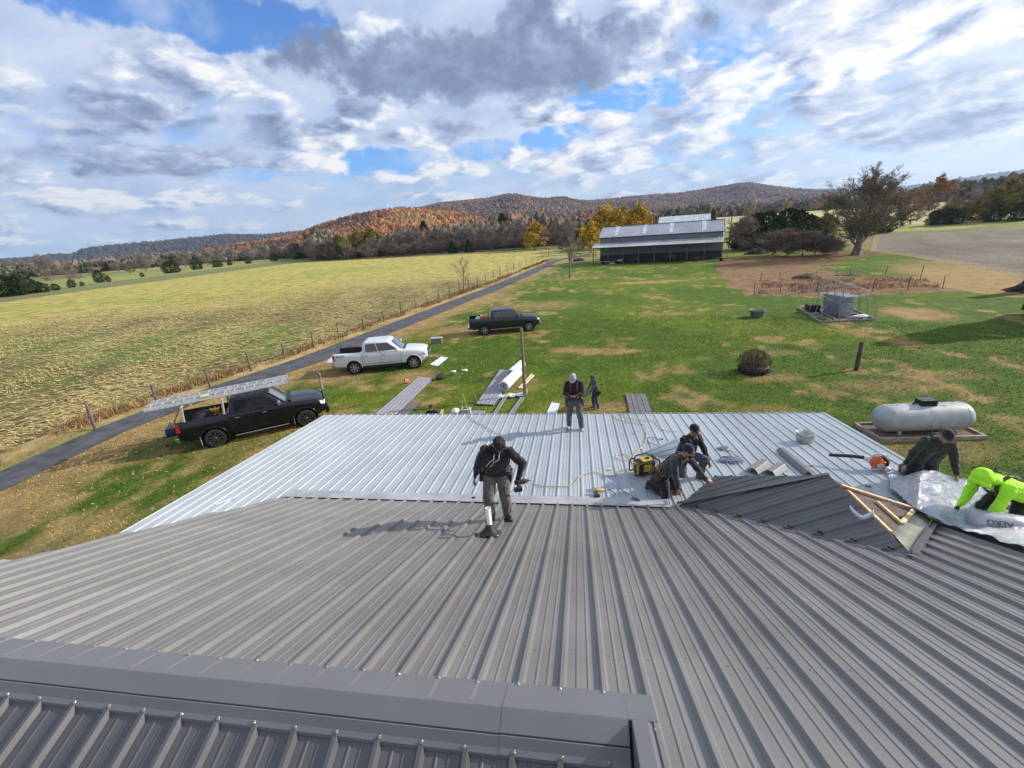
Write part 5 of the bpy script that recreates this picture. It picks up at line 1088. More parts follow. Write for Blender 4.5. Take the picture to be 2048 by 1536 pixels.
# ================================================================ GARDEN
gardenf = thing('garden_fence', 'thin post and mesh fence round the dead garden plot', 'fence', G(1600, 590)); GP = [G(1508, 590), G(1560, 588), G(1632, 585), G(1745, 583), G(1815, 581), G(1885, 577)]
GB = [G(1520, 563), G(1560, 555), G(1630, 553), G(1700, 552), G(1770, 550), G(1840, 560)]
for i, p in enumerate(GP+GB):
    mb = MB(); h = (1.3, .9, 1.5, 1.1, 1.4, 1.2, 1.1, .8, .8, .8, .9, 1.5)[i]; mb.tube([p, p+V((R.gauss(0, .06), 0, h))], .035, 6); obj('post', mb, MDK, gardenf, world=True)
for L in (GP, GB):
    mb = MB()
    for a, b in zip(L, L[1:]):
        for z in (.1, .4, .7, 1.0): mb.tube([a+V((0, 0, z)), b+V((0, 0, z))], .006, 3, cap=False)
        for k in range(12): p = a.lerp(b, k/12); mb.tube([p, p+V((0, 0, 1.0))], .005, 3, cap=False)
    obj('wire', mb, mat('rusty_wire', (.14, .11, .09), .7), gardenf, world=True)
mb = MB()
poly = [(p.x, p.y) for p in [G(1512, 589), G(1885, 577), G(1845, 556), G(1525, 560)]]
for k in range(9000):
    p = (R.uniform(17, 45), R.uniform(46, 60))
    if not inpoly(p[0], p[1], poly): continue
    if fb(p[0]*.25, p[1]*.3, 3) < -.12: continue
    h = R.uniform(.08, .5); p = V((p[0], p[1], 0)); s = V((R.gauss(0, 1), R.gauss(0, 1), 0)).normalized()*R.uniform(.012, .035); c = R.choice([(.20, .11, .07), (.28, .17, .10), (.13, .085, .06), (.36, .26, .16), (.24, .12, .08)])
    e = p+V((R.gauss(0, .22), R.gauss(0, .22), h)); mb.add([p-s, p+s, e], [(0, 1, 2)], col=c)
    if R.random() < .4: q = p.lerp(e, .6); mb.add([q, q+s*2, q+V((R.gauss(0, .3), R.gauss(0, .3), .1))], [(0, 1, 2)], col=c)
tag(obj('dead_plants', mb, vcmat('dead_stalk', scales=((4, .3),), bump=0)), 'tangled reddish dead stalks in the fenced garden plot', 'dead plants', kind='stuff')
MSO = mat('dark_soil', (.10, .06, .045), .95, var=.4, vs=3, bump=1, bs=6)
lump('soil_mound', 'small dark soil mound at the back of the garden plot', 'mound', G(1612, 556), (1.3, .9, .5), MSO, 8)
lump('soil_mound', 'flatter soil mound farther right at the back of the garden plot', 'mound', G(1700, 550), (1.6, .8, .16), MSO, 9)
# hoop greenhouse frame and its contents
o0 = G(1640, 646); e0 = G(1750, 641); b0 = G(1597, 618); ax = (e0-o0).normalized(); ay = (b0-o0).normalized(); Wd = (e0-o0).length; Ld = (b0-o0).length
hoop = thing('hoop_frame', 'bare metal hoop greenhouse frame over raised beds', 'greenhouse frame', o0)
MGV = mat('galvanised_tube', (.30, .31, .32), .45, metal=.5)
for k in range(5):
    mb = MB(); p = ay*(Ld*k/4); pts = [p+ax*(Wd*(.5-.5*cos(pi*j/16)))+V((0, 0, 2.5*sin(pi*j/16)**.8)) for j in range(17)]; mb.tube(pts, .020, 6); obj('hoop', mb, MGV, hoop)
for f, z in ((.5, 2.5), (.17, 1.6), (.83, 1.6)):
    mb = MB(); mb.tube([ax*(Wd*f)+V((0, 0, z)), ax*(Wd*f)+ay*Ld+V((0, 0, z))], .018, 6); obj('purlin', mb, MGV, hoop)
mb = MB()
for a, b in (((0, 0), (1, 0)), ((1, 0), (1, 1)), ((0, 1), (1, 1)), ((0, 0), (0, 1)), ((.32, 0), (.32, 1))):
    mb.beam(ax*(Wd*a[0])+ay*(Ld*a[1])+V((0, 0, .07)), ax*(Wd*b[0])+ay*(Ld*b[1])+V((0, 0, .07)), .10, .14)
obj('bed_board', mb, mat('grey_board', (.24, .21, .18), .9, var=.3), hoop)
mb = MB(); mb.prism([ax*(Wd*.02)+ay*.1, ax*(Wd*.98)+ay*.1, ax*(Wd*.98)+ay*(Ld-.1), ax*(Wd*.02)+ay*(Ld-.1)], (0, 0, .04)); obj('soil', mb, mat('gravel_bed', (.13, .115, .11), .95, var=.4, vs=3, bump=1), hoop)
def HP(u, v, z=0): return o0+ax*(Wd*u)+ay*(Ld*v)+V((0, 0, z))
hang = atan2(ax.y, ax.x)
t = thing('pallet_rack', 'weathered grey plastic crates racked inside the hoop frame', 'rack', HP(.50, .45, .05), hang); 
for j in range(5):
    mb = MB()
    for k in range(6): mb.box((.0, -1.25+.50*j+.06*k, .18+.24*k), (1.0, .05, .20))
    mb.box((0, -1.25+.5*j+.2, .55), (.7, .25, .9)); obj('crate', mb, mat('grey_crate', (.26, .27, .30), .6, var=.12, vs=2), t)
for x in (-.62, .62):
    for y in (-1.5, -.5, .5, 1.5): mb = MB(); mb.box((x, y, .95), (.05, .05, 1.9)); obj('upright', mb, MGV, t)
for k in range(7): mb = MB(); mb.box((.15, -1.5+.5*k, 1.62-.02*k), (1.2, .10, .05)); obj('slat', mb, mat('pale_slat', (.55, .58, .62), .5), t)
mb = MB(); mb.box((0, 0, .35), (.9, .7, .5)); o = obj('storage_tote', mb, MBK, None, bevel=.04); o.location = HP(.18, .75); tag(o, 'black tote on a wire stand inside the hoop frame', 'tote')
lump('white_bag', 'crumpled white bag at the front of the hoop frame', 'bag', HP(.80, .12, .1), (.55, .28, .14), mat('white_sack', (.72, .72, .70), .6, bump=.6), 12)
lump('herb_clump', 'low green plants in the hoop frame bed', 'plants', HP(.72, .45, .1), (.6, .5, .14), mat('herb_green', (.06, .11, .025), .9, bump=1, var=.5, vs=9), 13)
lump('herb_clump', 'dark green plants at the left bed of the hoop frame', 'plants', HP(.15, .2, .08), (.35, .8, .10), mat('herb_green', (.06, .11, .025), .9), 14)
# planters
t = thing('planter_tub', 'round grey ribbed tub planter on the lawn', 'planter', G(1513, 634)); mb = MB(); mb.lathe([(.0001, .0), (.40, 0), (.43, .15), (.47, .17), (.50, .34), (.54, .36), (.57, .55), (.60, .56), (.60, .60), (.53, .60), (.50, .48), (.0001, .46)], 28); obj('tub', mb, mat('tub_grey', (.22, .21, .20), .8, var=.2), t)
mb = MB(); mb.lathe([(.0001, .5), (.5, .5)], 20); obj('soil', mb, MSO, t); mb = MB()
for k in range(40): a = R.uniform(0, 6.3); q = R.uniform(0, .4); p = V((q*cos(a), q*sin(a), .5)); mb.add([p, p+V((.03, 0, 0)), p+V((R.gauss(0, .12), R.gauss(0, .12), .12))], [(0, 1, 2)])
obj('leaf', mb, LF['olive'] if 'LF' in globals() else MSO, t)
t = thing('tractor_tyre', 'black tractor tyre used as a planter ring', 'tyre', G(1507, 744)); mb = MB(); mb.lathe([(.34, .05), (.40, .0), (.62, .0), (.70, .06), (.73, .2), (.70, .34), (.62, .40), (.45, .41), (.36, .36), (.34, .2)], 40); obj('carcass', mb, mat('old_rubber', (.028, .028, .030), .8, var=.3), t)
mb = MB()
for k in range(24):
    a = 2*pi*k/24; rr = Matrix.Rotation(a, 3, 'Z') @ Matrix.Rotation(.5 if k % 2 else -.5, 3, 'X'); mb.box((cos(a)*.725, sin(a)*.725, .2), (.05, .06, .30), rr)
obj('tread_lug', mb, mat('old_rubber', (.028, .028, .03), .8), t); mb = MB(); mb.lathe([(.0001, .30), (.36, .28)], 20); obj('soil', mb, MSO, t)
p = G(1507, 744); t = thing('shrub', 'half bare bronze shrub growing in the tractor tyre', 'shrub', p+V((0, 0, .22))); a, b = bush_mesh(5, 1.0, .80, 2600, .062, 90, .012); obj('stem', a, mat('dark_twig', (.10, .06, .05), .9), t); obj('foliage', b, [BARK, leafmat('bronze_leaf', [(.03, .035, .015), (.09, .07, .03), (.17, .12, .06)])], t)
# ================================================================ PROPANE TANK
tk0, tk1 = G(1757, 884), G(1972, 878); 
c0, c1, c2, c3 = G(1757, 884), G(1972, 878), G(1945, 862), G(1720, 848)
padang = atan2((c1-c0).y, (c1-c0).x); dx = (c1-c0).normalized(); dy = V((-dx.y, dx.x, 0)); PWd = (c1-c0).length; PD_ = 1.30
pad = thing('timber_frame', 'timber edged gravel pad beneath the propane tank', 'timber frame', c0, padang)
MTB = mat('pad_timber', (.34, .29, .23), .9, var=.25, vs=3, bump=.5, bs=30, stretch=(1, 6, 6))
for a, b in (((0, 0), (PWd, 0)), ((PWd-.05, .05), (PWd-.05, PD_)), ((PWd, PD_), (0, PD_)), ((.05, PD_), (.05, .05))):
    mb = MB(); mb.beam((a[0], a[1], .075), (b[0], b[1], .075), .10, .15); obj('timber', mb, MTB, pad, bevel=.008)
mb = MB(); mb.box((PWd/2, PD_/2, .05), (PWd-.1, PD_-.1, .05)); obj('gravel', mb, mat('brown_gravel', (.22, .14, .10), .95, var=.4, vs=15, bump=1, bs=60), pad)
def PT(u, v, z): return c0+dx*u+dy*v+V((0, 0, z))
TL, TR = 3.12, .50; tc_ = PT(PWd/2+.02, PD_/2-.02, 0)
MTK = mat('tank_paint', (.40, .425, .44), .45, var=.09, vs=2.5, dirt=.38)
tank = thing('propane_tank', 'long pale grey propane tank with black dome cover', 'propane tank', tc_, padang); rY = Matrix.Rotation(pi/2, 3, 'Y'); zt = .13+TR; hl = TL/2-.36
mb = MB(); pr = [(max(.0001, TR*cos(a)), -hl-.40*sin(a)) for a in [pi/2*(1-k/10) for k in range(11)]]+[(TR, -hl*.5), (TR, 0), (TR, hl*.5)]+[(max(.0001, TR*cos(a)), hl+.40*sin(a)) for a in [pi/2*k/10 for k in range(11)]]
mb.lathe(pr, 40, (0, 0, zt), rY); [mb.tube([(x_, (TR+.001)*cos(a_), zt+(TR+.001)*sin(a_)) for a_ in [2*pi*k/40 for k in range(41)]], .004, 5) for x_ in (-hl, -.02, hl)]; obj('tank_shell', mb, MTK, tank)
mb = MB(); mb.prism([(-.26, -.17, zt+TR-.05), (.26, -.17, zt+TR-.05), (.26, .17, zt+TR-.05), (-.26, .17, zt+TR-.05)], (0, 0, .10)); mb.prism([(-.26, -.16, zt+TR+.05), (.26, -.16, zt+TR+.05), (.22, 0, zt+TR+.19), (-.22, 0, zt+TR+.19)], (0, .001, 0))
mb.box((0, 0, zt+TR+.08), (.50, .32, .20)); obj('dome_cover', mb, mat('black_gloss', (.015, .015, .017), .3, coat=.4), tank, bevel=.05, seg=4)
for x in (-1.0, 1.0): mb = MB(); mb.tube([(x-.12, 0, zt+TR-.02), (x-.1, 0, zt+TR+.05), (x+.1, 0, zt+TR+.05), (x+.12, 0, zt+TR-.02)], .012, 6); obj('lifting_lug', mb, MTK, tank)
for x in (-.40, .38): mb = MB(); mb.lathe([(.03, 0), (.03, .05), (.02, .07), (.0001, .07)], 10, (x, 0, zt+TR-.01)); obj('valve', mb, MBK, tank)
for x in (-.85, .85):
    for y in (-.25, .25): mb = MB(); mb.box((x, y, .18), (.10, .08, .26)); obj('leg', mb, MTK, tank)
mb = MB(); mb.tube([(.36, -.05, zt+TR+.05), (.52, -.15, zt+TR), (.56, -.42, zt+.25), (.45, -.49, zt+.05), (.25, -.50, zt), (.28, -.50, zt-.2), (.2, -.52, .12)], .008, 5); mb.tube([(.30, -.47, zt+.06), (-.0, -.482, zt+.02), (-.04, -.49, zt-.1), (.02, -.50, .25), (.0, -.52, .1)], .007, 5); obj('gas_line', mb, mat('copper_line', (.30, .30, .24), .5), tank)
# ================================================================ YARD POLES
def poleobj(label, px, py, tx, ty, r0, r1, m, name='wooden_pole'):
    p = G(px, py); d = ray(tx, ty); k = hypot(p.x, p.y)/hypot(d.x, d.y); top = EYE+d*k; t = thing(name, label, 'pole', p); v = top-p; mb = MB(); mb.tube([V((0, 0, -.2)), v*.5, v, v+V((0, 0, .01))], [r0, (r0+r1)/2, r1, r1*.7], 12); obj('pole', mb, m, t); return t
poleobj('tall slim wooden pole on the lawn beside the insulation rolls', 1050, 792, 1042.5, 657, .085, .075, mat('pole_wood', (.23, .18, .13), .95, var=.3, vs=3, bump=.8, bs=20, stretch=(5, 5, 1)))
poleobj('short leaning dark wooden post on the lawn', 1712, 741, 1724, 684, .105, .10, mat('dark_post_wood', (.10, .075, .055), .95, var=.35, vs=3, bump=1, bs=20, stretch=(5, 5, 1)), 'wooden_post')
# ================================================================ METAL SHEETS AND MATERIALS ON THE LAWN
MSG = mat('sheet_grey', (.26, .25, .28), .42, var=.06, vs=1); MSB = mat('sheet_brown', (.12, .095, .09), .5, var=.1); MSW = mat('sheet_white', (.66, .70, .73), .45, var=.04)
def lsheet(label, pts, m, n=1, name='roof_sheet', pitch=.23, z=.03, group='roofing sheets lying on the lawn', cat='roof sheet', rh=.022):
    a, b, c, d = [V(p) if not isinstance(p, tuple) or len(p) == 3 else G(*p) for p in pts]      # near-left, far-left, far-right, near-right
    t = thing(name, label, cat, a, 0, group); w_ = ((d-a).length+(c-b).length)/2; mb = MB(); L = ((b-a).length)
    for k in range(n):
        z0 = z+.025*k; sh = V((R.uniform(-.03, .03), R.uniform(-.05, .05), 0))*(k > 0)
        sheet(mb, ribprof(0, w_, pitch, .045, rh, .05, .022), lambda u: 0, lambda u: 1, lambda u, v: (V((0, 0, z0))+sh+((d-a)*(u/w_)*(1-v)+(b-a)*v+(c-b)*(u/w_)*v)), (0, 0, 1), (), .012)
    obj('sheet', mb, m, t); return t
lsheet('long grey ribbed sheet stack pointing toward the backpack', [(748, 833), (838, 756), (868, 758), (792, 833)], MSG, 3)
lsheet('short brown ribbed sheet beside the long grey stack', [(782, 836), (820, 804), (844, 806), (812, 836)], MSB, 2)
lsheet('wide grey ribbed sheet stack under the white insulation rolls', [(952, 810), (1000, 741), (1032, 745), (988, 812)], MSG, 3)
lsheet('short dark grey ribbed sheet beyond the porch eave on the right', [(1262, 838), (1251, 790), (1290, 790), (1308, 838)], mat('sheet_slate', (.16, .155, .16), .45), 2)
lsheet('grey sheet lying against the eave right of the bucket', [(930, 838), (940, 822), (972, 823), (966, 838)], MSG, 1)
lsheet('pale blue white folded panel below the phone user', [(1088, 836), (1103, 806), (1120, 808), (1110, 836)], MSW, 1, pitch=.5)
lsheet('flat white panel on the grass in front of the white pickup', [(860, 730), (883, 714), (897, 716), (876, 733)], MSW, 1, pitch=2)
MIN = mat('white_wrap', (.74, .77, .80), .35, var=.05, vs=3, bump=.4, bs=10)
def roll(label, a, b, r):
    a, b = G(*a), G(*b); d = (b-a); t = thing('insulation_roll', label, 'insulation roll', a+V((0, 0, r+.08)), 0, 'white insulation rolls beside the pole'); mb = MB(); q = d.normalized().to_track_quat('Z', 'Y').to_matrix(); L = d.length
    mb.lathe([(.05, 0), (r*.96, 0), (r, .02), (r*1.03, L*.3), (r*.98, L*.6), (r*1.02, L-.02), (r*.95, L), (.05, L)], 26, (0, 0, 0), q); o = obj('wrap', mb, MIN, t); mb = MB(); mb.lathe([(.05, -.004), (r*.80, -.004)], 20, (0, 0, 0), q); mb.lathe([(.05, -.006), (.09, -.007)], 12, (0, 0, 0), q); obj('roll_end', mb, mat('foil_end', (.32, .34, .37), .3, metal=.6), t)
roll('nearer thick white insulation roll on the grey sheets', (1008, 786), (1036, 757), .28)
roll('farther white insulation roll leaning behind the pole', (1022, 758), (1044, 738), .24)
for i, (a, b, w_, m, lab, nm) in enumerate([((1040, 778), (1066, 752), .20, mat('cream_board', (.62, .60, .50), .6), 'wide cream trim board right of the insulation rolls', 'trim_board'), ((1048, 768), (1064, 750), .07, mat('yellow_board', (.62, .50, .22), .7), 'thin yellowish board right of the insulation rolls', 'board'),
        ((988, 832), (1012, 795), .14, MSG, 'left metal trim channel running toward the pole base', 'trim_channel'), ((1022, 830), (1046, 796), .20, MSG, 'right ridged metal trim channel running toward the pole base', 'trim_channel'), ((878, 838), (886, 822), .08, mat('yellow_board', (.62, .50, .22), .7), 'short yellow board beyond the eave beside the man', 'board')]):
    p, q = G(*a), G(*b); mb = MB(); mb.beam(p+V((0, 0, .04)), q+V((0, 0, .04)), w_, .03); mb.beam(p+V((w_*.4, 0, .07)), q+V((w_*.4, 0, .07)), .02, .05); mb.beam(p+V((-w_*.4, 0, .07)), q+V((-w_*.4, 0, .07)), .02, .05); o = obj(nm, mb, m); tag(o, lab, 'board' if 'board' in nm else 'trim')
# crumpled plastic film between channel ends and pole base
rows = []; a, b = G(995, 797), G(1056, 790)
for i in range(36):
    row = []
    for j in range(9):
        p = a.lerp(b, i/35); wv = .22*(1+.5*noise.noise(V((i*.2, 0, 3)))); p = p+V((.02*sin(i), (j-4)/4*wv, .06+.16*abs(noise.noise(V((i*.42, j*.6, 1))))+(.22 if i > 31 else 0)*(.5+.5*cos(j))))
        row.append(p)
    rows.append(row)
mb = MB(); mb.grid(rows, smooth=False); tag(obj('plastic_film', mb, mat('plastic_film', (.62, .70, .66), .25, var=.2, vs=8, spec=.7)), 'crumpled clear plastic film bunched at the pole base', 'plastic film')
lump('backpack', 'dark backpack lying beyond the long grey sheets', 'backpack', G(881, 758), (.26, .34, .17), mat('backpack_cloth', (.035, .022, .028), .8, bump=.5), 21)
def bucket(name, label, cat, loc, r, h, m, lidm=None, rot=(0, 0, 0)):
    t = thing(name, label, cat, loc); t.rotation_euler = rot; mb = MB(); mb.lathe([(.0001, 0), (r*.85, 0), (r, h), (r*1.05, h), (r*1.05, h-.03), (r*.94, h), (r*.80, .02), (.0001, .02)], 24); obj('body', mb, m, t)
    if lidm: mb = MB(); mb.lathe([(.0001, h+.02), (r*1.0, h+.015), (r*1.06, h-.02)], 24); obj('lid', mb, lidm, t)
    return t
MPW = mat('white_plastic', (.7, .7, .68), .5)
bucket('bucket', 'small white bucket on the grass beyond the backpack', 'bucket', G(908, 750), .15, .24, MPW, MPW)
lump('plastic_bag', 'small white plastic bag right of the white bucket', 'bag', G(929, 743), (.20, .12, .07), MPW, 22)
bucket('flower_pot', 'small terracotta pot tipped over on the lawn', 'pot', G(818, 766)+V((0, 0, .12)), .13, .24, mat('terracotta', (.42, .17, .08), .8), None, (radians(80), 0, radians(-60)))
t = thing('tool_chest', 'grey lidded storage box in front of the white pickup', 'tool chest', G(874, 687), radians(8)); mb = MB(); mb.box((0, 0, .20), (.86, .42, .40)); obj('box', mb, mat('box_grey', (.19, .20, .20), .55), t, bevel=.03); mb = MB(); mb.box((0, 0, .44), (.92, .48, .08)); obj('lid', mb, mat('box_lid_grey', (.42, .44, .44), .5), t, bevel=.03)
mb = MB(); mb.box((0, 0, .22), (.36, .34, .40)); mb.lathe([(.20, .40), (.20, .46), (.16, .53), (.0001, .58)], 20); o = obj('water_cooler', mb, MPW, None, bevel=.06); o.location = G(913, 840); tag(o, 'rounded white cooler showing just over the porch eave', 'cooler')
t = thing('saw_case', 'small grey tool case left of the orange rope on the lawn', 'tool case', G(934, 838)+V((0, 0, .0)), .1); mb = MB(); mb.box((0, 0, .28), (.42, .34, .5)); obj('case', mb, mat('case_grey', (.42, .43, .44), .5), t, bevel=.03); mb = MB(); mb.box((0, -.01, .54), (.25, .1, .03)); obj('handle', mb, BLKP, t)
# ================================================================ PEOPLE
SKIN = mat('skin', (.36, .19, .125), .55, var=.12, vs=12, spec=.4); HAIR = mat('black_hair', (.012, .010, .010), .6, var=.4, vs=40, bump=1, bs=90)
def remesh(o, vox, it=4, wr=0.0, ws=9.0, seed=0):
    m = o.modifiers.new('r', 'REMESH'); m.mode = 'VOXEL'; m.voxel_size = vox; m.use_smooth_shade = True
    if it: s = o.modifiers.new('s', 'SMOOTH'); s.iterations = it; s.factor = .5
    bake(o); me = o.data
    if wr:
        n = len(me.vertices); nor = [v.normal.copy() for v in me.vertices]
        for v, nn in zip(me.vertices, nor):
            p = v.co; q = V((p.x*ws+seed, p.y*ws, p.z*ws*.7)); d = noise.fractal(q, .9, 2.0, 3); d2 = abs(noise.noise(q*1.9+V((3, 1, 2))))
            v.co = p+nn*(wr*(d*1.0-d2*1.2+.25))
    me.polygons.foreach_set('use_smooth', [True]*len(me.polygons)); me.update(); return o
def ik(a, b, l1, l2, hint):
    d = b-a; L = min(d.length, (l1+l2)*.998); dn = d.normalized(); x = (l1*l1-l2*l2+L*L)/(2*L); h = sqrt(max(0, l1*l1-x*x)); hv = V(hint); hv = (hv-dn*hv.dot(dn)).normalized(); return a+dn*x+hv*h, a+dn*L
def person(label, loc, rz, pose, top, bottom, shoe, hat=None, hatm=None, hair=None, glove=None, S=.93, hood=False, hoodup=None, vest=None, belt=None, stubble=None, group='roofing crew', glasses=None, longhair=False):
    """local frame: x to the person's left (+) / right (-), forward is -y, z up"""
    t = thing('person', label, 'person', loc, rz, group)
    g = lambda k, d: V(pose.get(k, d))*S
    pel = g('pelvis', (0, 0, .94)); lean = pose.get('lean', 0.1); side = pose.get('side', 0.0); tw = pose.get('twist', 0.0)
    up = V((sin(side), -sin(lean)*cos(side), cos(lean)*cos(side))); chest = pel+up*.40*S; nb = chest+up*.14*S
    xa = V((cos(tw), sin(tw), 0)); xa = (xa-up*xa.dot(up)).normalized(); fw = up.cross(xa)*1.0     # fw points to -y for upright
    fw = xa.cross(up)*-1.0; fw = -fw if fw.y > 0 and abs(tw) < 1.2 else fw
    sh = {s: chest+up*.08*S+xa*(s*.185*S) for s in (-1, 1)}; hp = {s: pel+V((cos(tw*.3), sin(tw*.3), 0))*(s*.09*S) for s in (-1, 1)}
    hl = pose.get('head_pitch', lean+.25); hy = pose.get('head_yaw', 0.0)
    hup = V((0, -sin(hl), cos(hl))); hup.rotate(Matrix.Rotation(hy, 3, 'Z')); hx = V((cos(hy), sin(hy), 0)); hf = hup.cross(hx); hf = -hf if hf.dot(V((sin(hy), -cos(hy), -.2))) < 0 else hf
    neck = nb+up*.02*S; hc = neck+(up*.5+hup*.5).normalized()*.135*S+hf*.025*S; hm = Matrix((hx, -hf, hup)).transposed()
    arms = {}; legs = {}
    for s, k in ((-1, 'R'), (1, 'L')):
        wr = g('hand'+k, (s*.26, -.05, .80)); el, wr = ik(sh[s], wr, .28*S, .255*S, pose.get('elbow'+k, (s*.5, .8, -.2))); arms[s] = (el, wr)
        an = g('foot'+k, (s*.11, 0, .085)); kn, an = ik(hp[s], an, .43*S, .42*S, pose.get('knee'+k, (s*.1, -1, 0))); legs[s] = (kn, an)
    # body: one continuous skin
    mb = MB(); c = mb.capsule
    for s in (-1, 1):
        c(hp[s], chest+xa*(s*.06*S), .10*S, .10*S); c(chest+xa*s*.08*S, sh[s], .07*S, .055*S); el, wr = arms[s]; c(sh[s], el, .048*S, .038*S); c(el, wr, .038*S, .026*S); kn, an = legs[s]; c(hp[s], kn, .075*S, .052*S); c(kn, an, .050*S, .036*S)
        fd = V(pose.get('toe'+('R' if s < 0 else 'L'), (s*.12, -1, -.25))).normalized(); c(an, an+fd*.11*S-V((0, 0, .035*S)), .030*S, .024*S)
    c(nb, hc, .056*S, .055*S)
    mb.ell(hc+hup*.03*S, (.077*S, .095*S, .095*S), hm); mb.ell(hc-hup*.035*S+hf*.018*S, (.060*S, .070*S, .080*S), hm); mb.ell(hc-hup*.09*S+hf*.06*S, (.030*S, .026*S, .024*S), hm)
    c(hc+hup*.022*S+hf*.088*S, hc-hup*.022*S+hf*.112*S, .010*S, .017*S); mb.ell(hc-hup*.055*S+hf*.088*S, (.028*S, .014*S, .010*S), hm); mb.ell(hc+hup*.035*S+hf*.086*S, (.055*S, .014*S, .010*S), hm)
    for s in (-1, 1): mb.ell(hc+hx*(s*.078*S)-hup*.005*S-hf*.005*S, (.012*S, .022*S, .034*S), hm)
    body = obj('body', mb, SKIN, t); remesh(body, .0085*S, 2)
    # hands with five fingers
    for s, k in ((-1, 'R'), (1, 'L')):
        el, wr = arms[s]; d = (wr-el).normalized(); d = V(pose.get('palm'+k, d)).normalized(); n_ = V(pose.get('pn'+k, (-s, 0, 0))); n_ = (n_-d*n_.dot(d)).normalized(); w_ = d.cross(n_); mb = MB(); curl = pose.get('curl'+k, .55)
        pc = wr+d*.045*S; 
        for q in (-.028, -.009, .010, .028): mb.capsule(wr+w_*(q*.6*S), wr+d*.085*S+w_*(q*S), .014*S, .0125*S, 8, 3)
        thumbside = 1 if (w_.dot(V((0, -1, .3))) > 0) else -1
        for i, q in enumerate((-.030, -.010, .010, .030)):
            ln = (.062, .074, .070, .055)[i if thumbside < 0 else 3-i]*S; p = wr+d*.088*S+w_*(q*S); a = curl*.7; fd = (d*cos(a)+n_*sin(a)); p2 = p+fd*ln*.45; fd = (d*cos(a*2.1)+n_*sin(a*2.1)); p3 = p2+fd*ln*.32; fd = (d*cos(a*3)+n_*sin(a*3)); p4 = p3+fd*ln*.26
            mb.capsule(p, p2, .0098*S, .009*S, 8, 2); mb.capsule(p2, p3, .009*S, .0082*S, 8, 2); mb.capsule(p3, p4, .0082*S, .0072*S, 8, 2)
        p = wr+d*.03*S+w_*(thumbside*.022*S); p2 = p+(d*.7+w_*thumbside*.6+n_*.3).normalized()*.045*S; p3 = p2+(d*.85+w_*thumbside*.15+n_*.5).normalized()*.036*S; mb.capsule(p, p2, .013*S, .0105*S, 8, 2); mb.capsule(p2, p3, .0105*S, .0085*S, 8, 2)
        mb.capsule(wr-d*.01, wr+d*.02*S, .024*S, .024*S, 8, 2)
        h = obj('glove' if glove else 'hand', mb, glove or SKIN, t); remesh(h, .0048*S, 2)
    # top
    mb = MB(); c = mb.capsule; bulk = pose.get('bulk', 1.0)
    for s in (-1, 1):
        c(hp[s]+up*.02*S+xa*s*.01*S, chest+xa*(s*.075*S), .118*S*bulk, .122*S*bulk); c(chest+xa*(s*.06*S), sh[s], .105*S*bulk, .072*S*bulk); el, wr = arms[s]; c(sh[s], el, .072*S*bulk, .058*S*bulk); c(el, el.lerp(wr, .90), .060*S*bulk, .040*S*bulk); c(el.lerp(wr, .86), el.lerp(wr, .95), .042*S, .038*S)
    c(chest+up*.02*S, nb+up*.0*S, .11*S, .075*S)
    for k in range(9):
        a = pi*k/8; 
        if hood: mb.ell(nb+xa*(.088*S*cos(a))-fw*(.075*S*sin(a))+up*.012*S, (.042*S, .042*S, .032*S))
    if hood: mb.ell(nb-fw*.115*S-up*.03*S, (.085*S, .05*S, .085*S))
    tp = obj('jacket', mb, top, t); remesh(tp, .011*S, 3, .013*S, 9/S, seed=len(label))
    hemc = pel+up*.0
    # trousers
    mb = MB(); c = mb.capsule
    for s in (-1, 1): kn, an = legs[s]; c(hp[s]+up*.06*S, hp[s], .108*S, .112*S); c(hp[s], kn, .112*S, .088*S); c(kn, kn.lerp(an, .96), .086*S, .076*S)
    c(hp[-1], hp[1], .112*S, .112*S); tr_ = obj('trousers', mb, bottom, t); remesh(tr_, .011*S, 3, .013*S, 8/S, seed=3+len(label))
    for s in (-1, 1):
        kn, an = legs[s]; fd = V(pose.get('toe'+('R' if s < 0 else 'L'), (s*.12, -1, 0))).normalized(); mb = MB(); mb.capsule(an+(kn-an).normalized()*.07*S, an, .050*S, .052*S); mb.capsule(an-fd*.045*S-V((0, 0, .035*S)), an+fd*.05*S-V((0, 0, .03*S)), .047*S, .047*S); mb.capsule(an+fd*.05*S-V((0, 0, .034*S)), an+fd*.165*S-V((0, 0, .040*S)), .046*S, .038*S)
        b_ = obj('boot', mb, shoe, t); remesh(b_, .009*S, 2)
        mb = MB(); a0 = an-fd*.06*S-V((0, 0, .078*S)); mb.beam(a0, a0+fd*.25*S, .085*S, .02*S, up=(0, 0, 1)); obj('sole', mb, mat('boot_sole', (.06, .05, .045), .8), b_, bevel=.006)
    # head dress
    if hat == 'beanie' or hat == 'cap' or hat == 'hoodhat':
        mb = MB(); mb.ell(hc+hup*.045*S-hf*.010*S, (.089*S, .106*S, .100*S), hm); mb.lathe([(.080*S, .0), (.0905*S, .002*S), (.0925*S, .035*S), (.086*S, .045*S)], 24, hc+hup*.022*S-hf*.010*S, hm @ Matrix.Diagonal(V((.97, 1.12, 1))))
        h_ = obj('beanie' if hat != 'cap' else 'cap', mb, hatm, t)
        for f in h_.data.polygons: f.use_smooth = True
        if hat == 'cap': mb = MB(); mb.prism([hc+hup*.045*S+hf*a_*S+hx*b_*S for a_, b_ in ((.085, -.075), (.155, -.055), (.18, 0), (.155, .055), (.085, .075))], hup*.008*S); obj('visor', mb, hatm, h_)
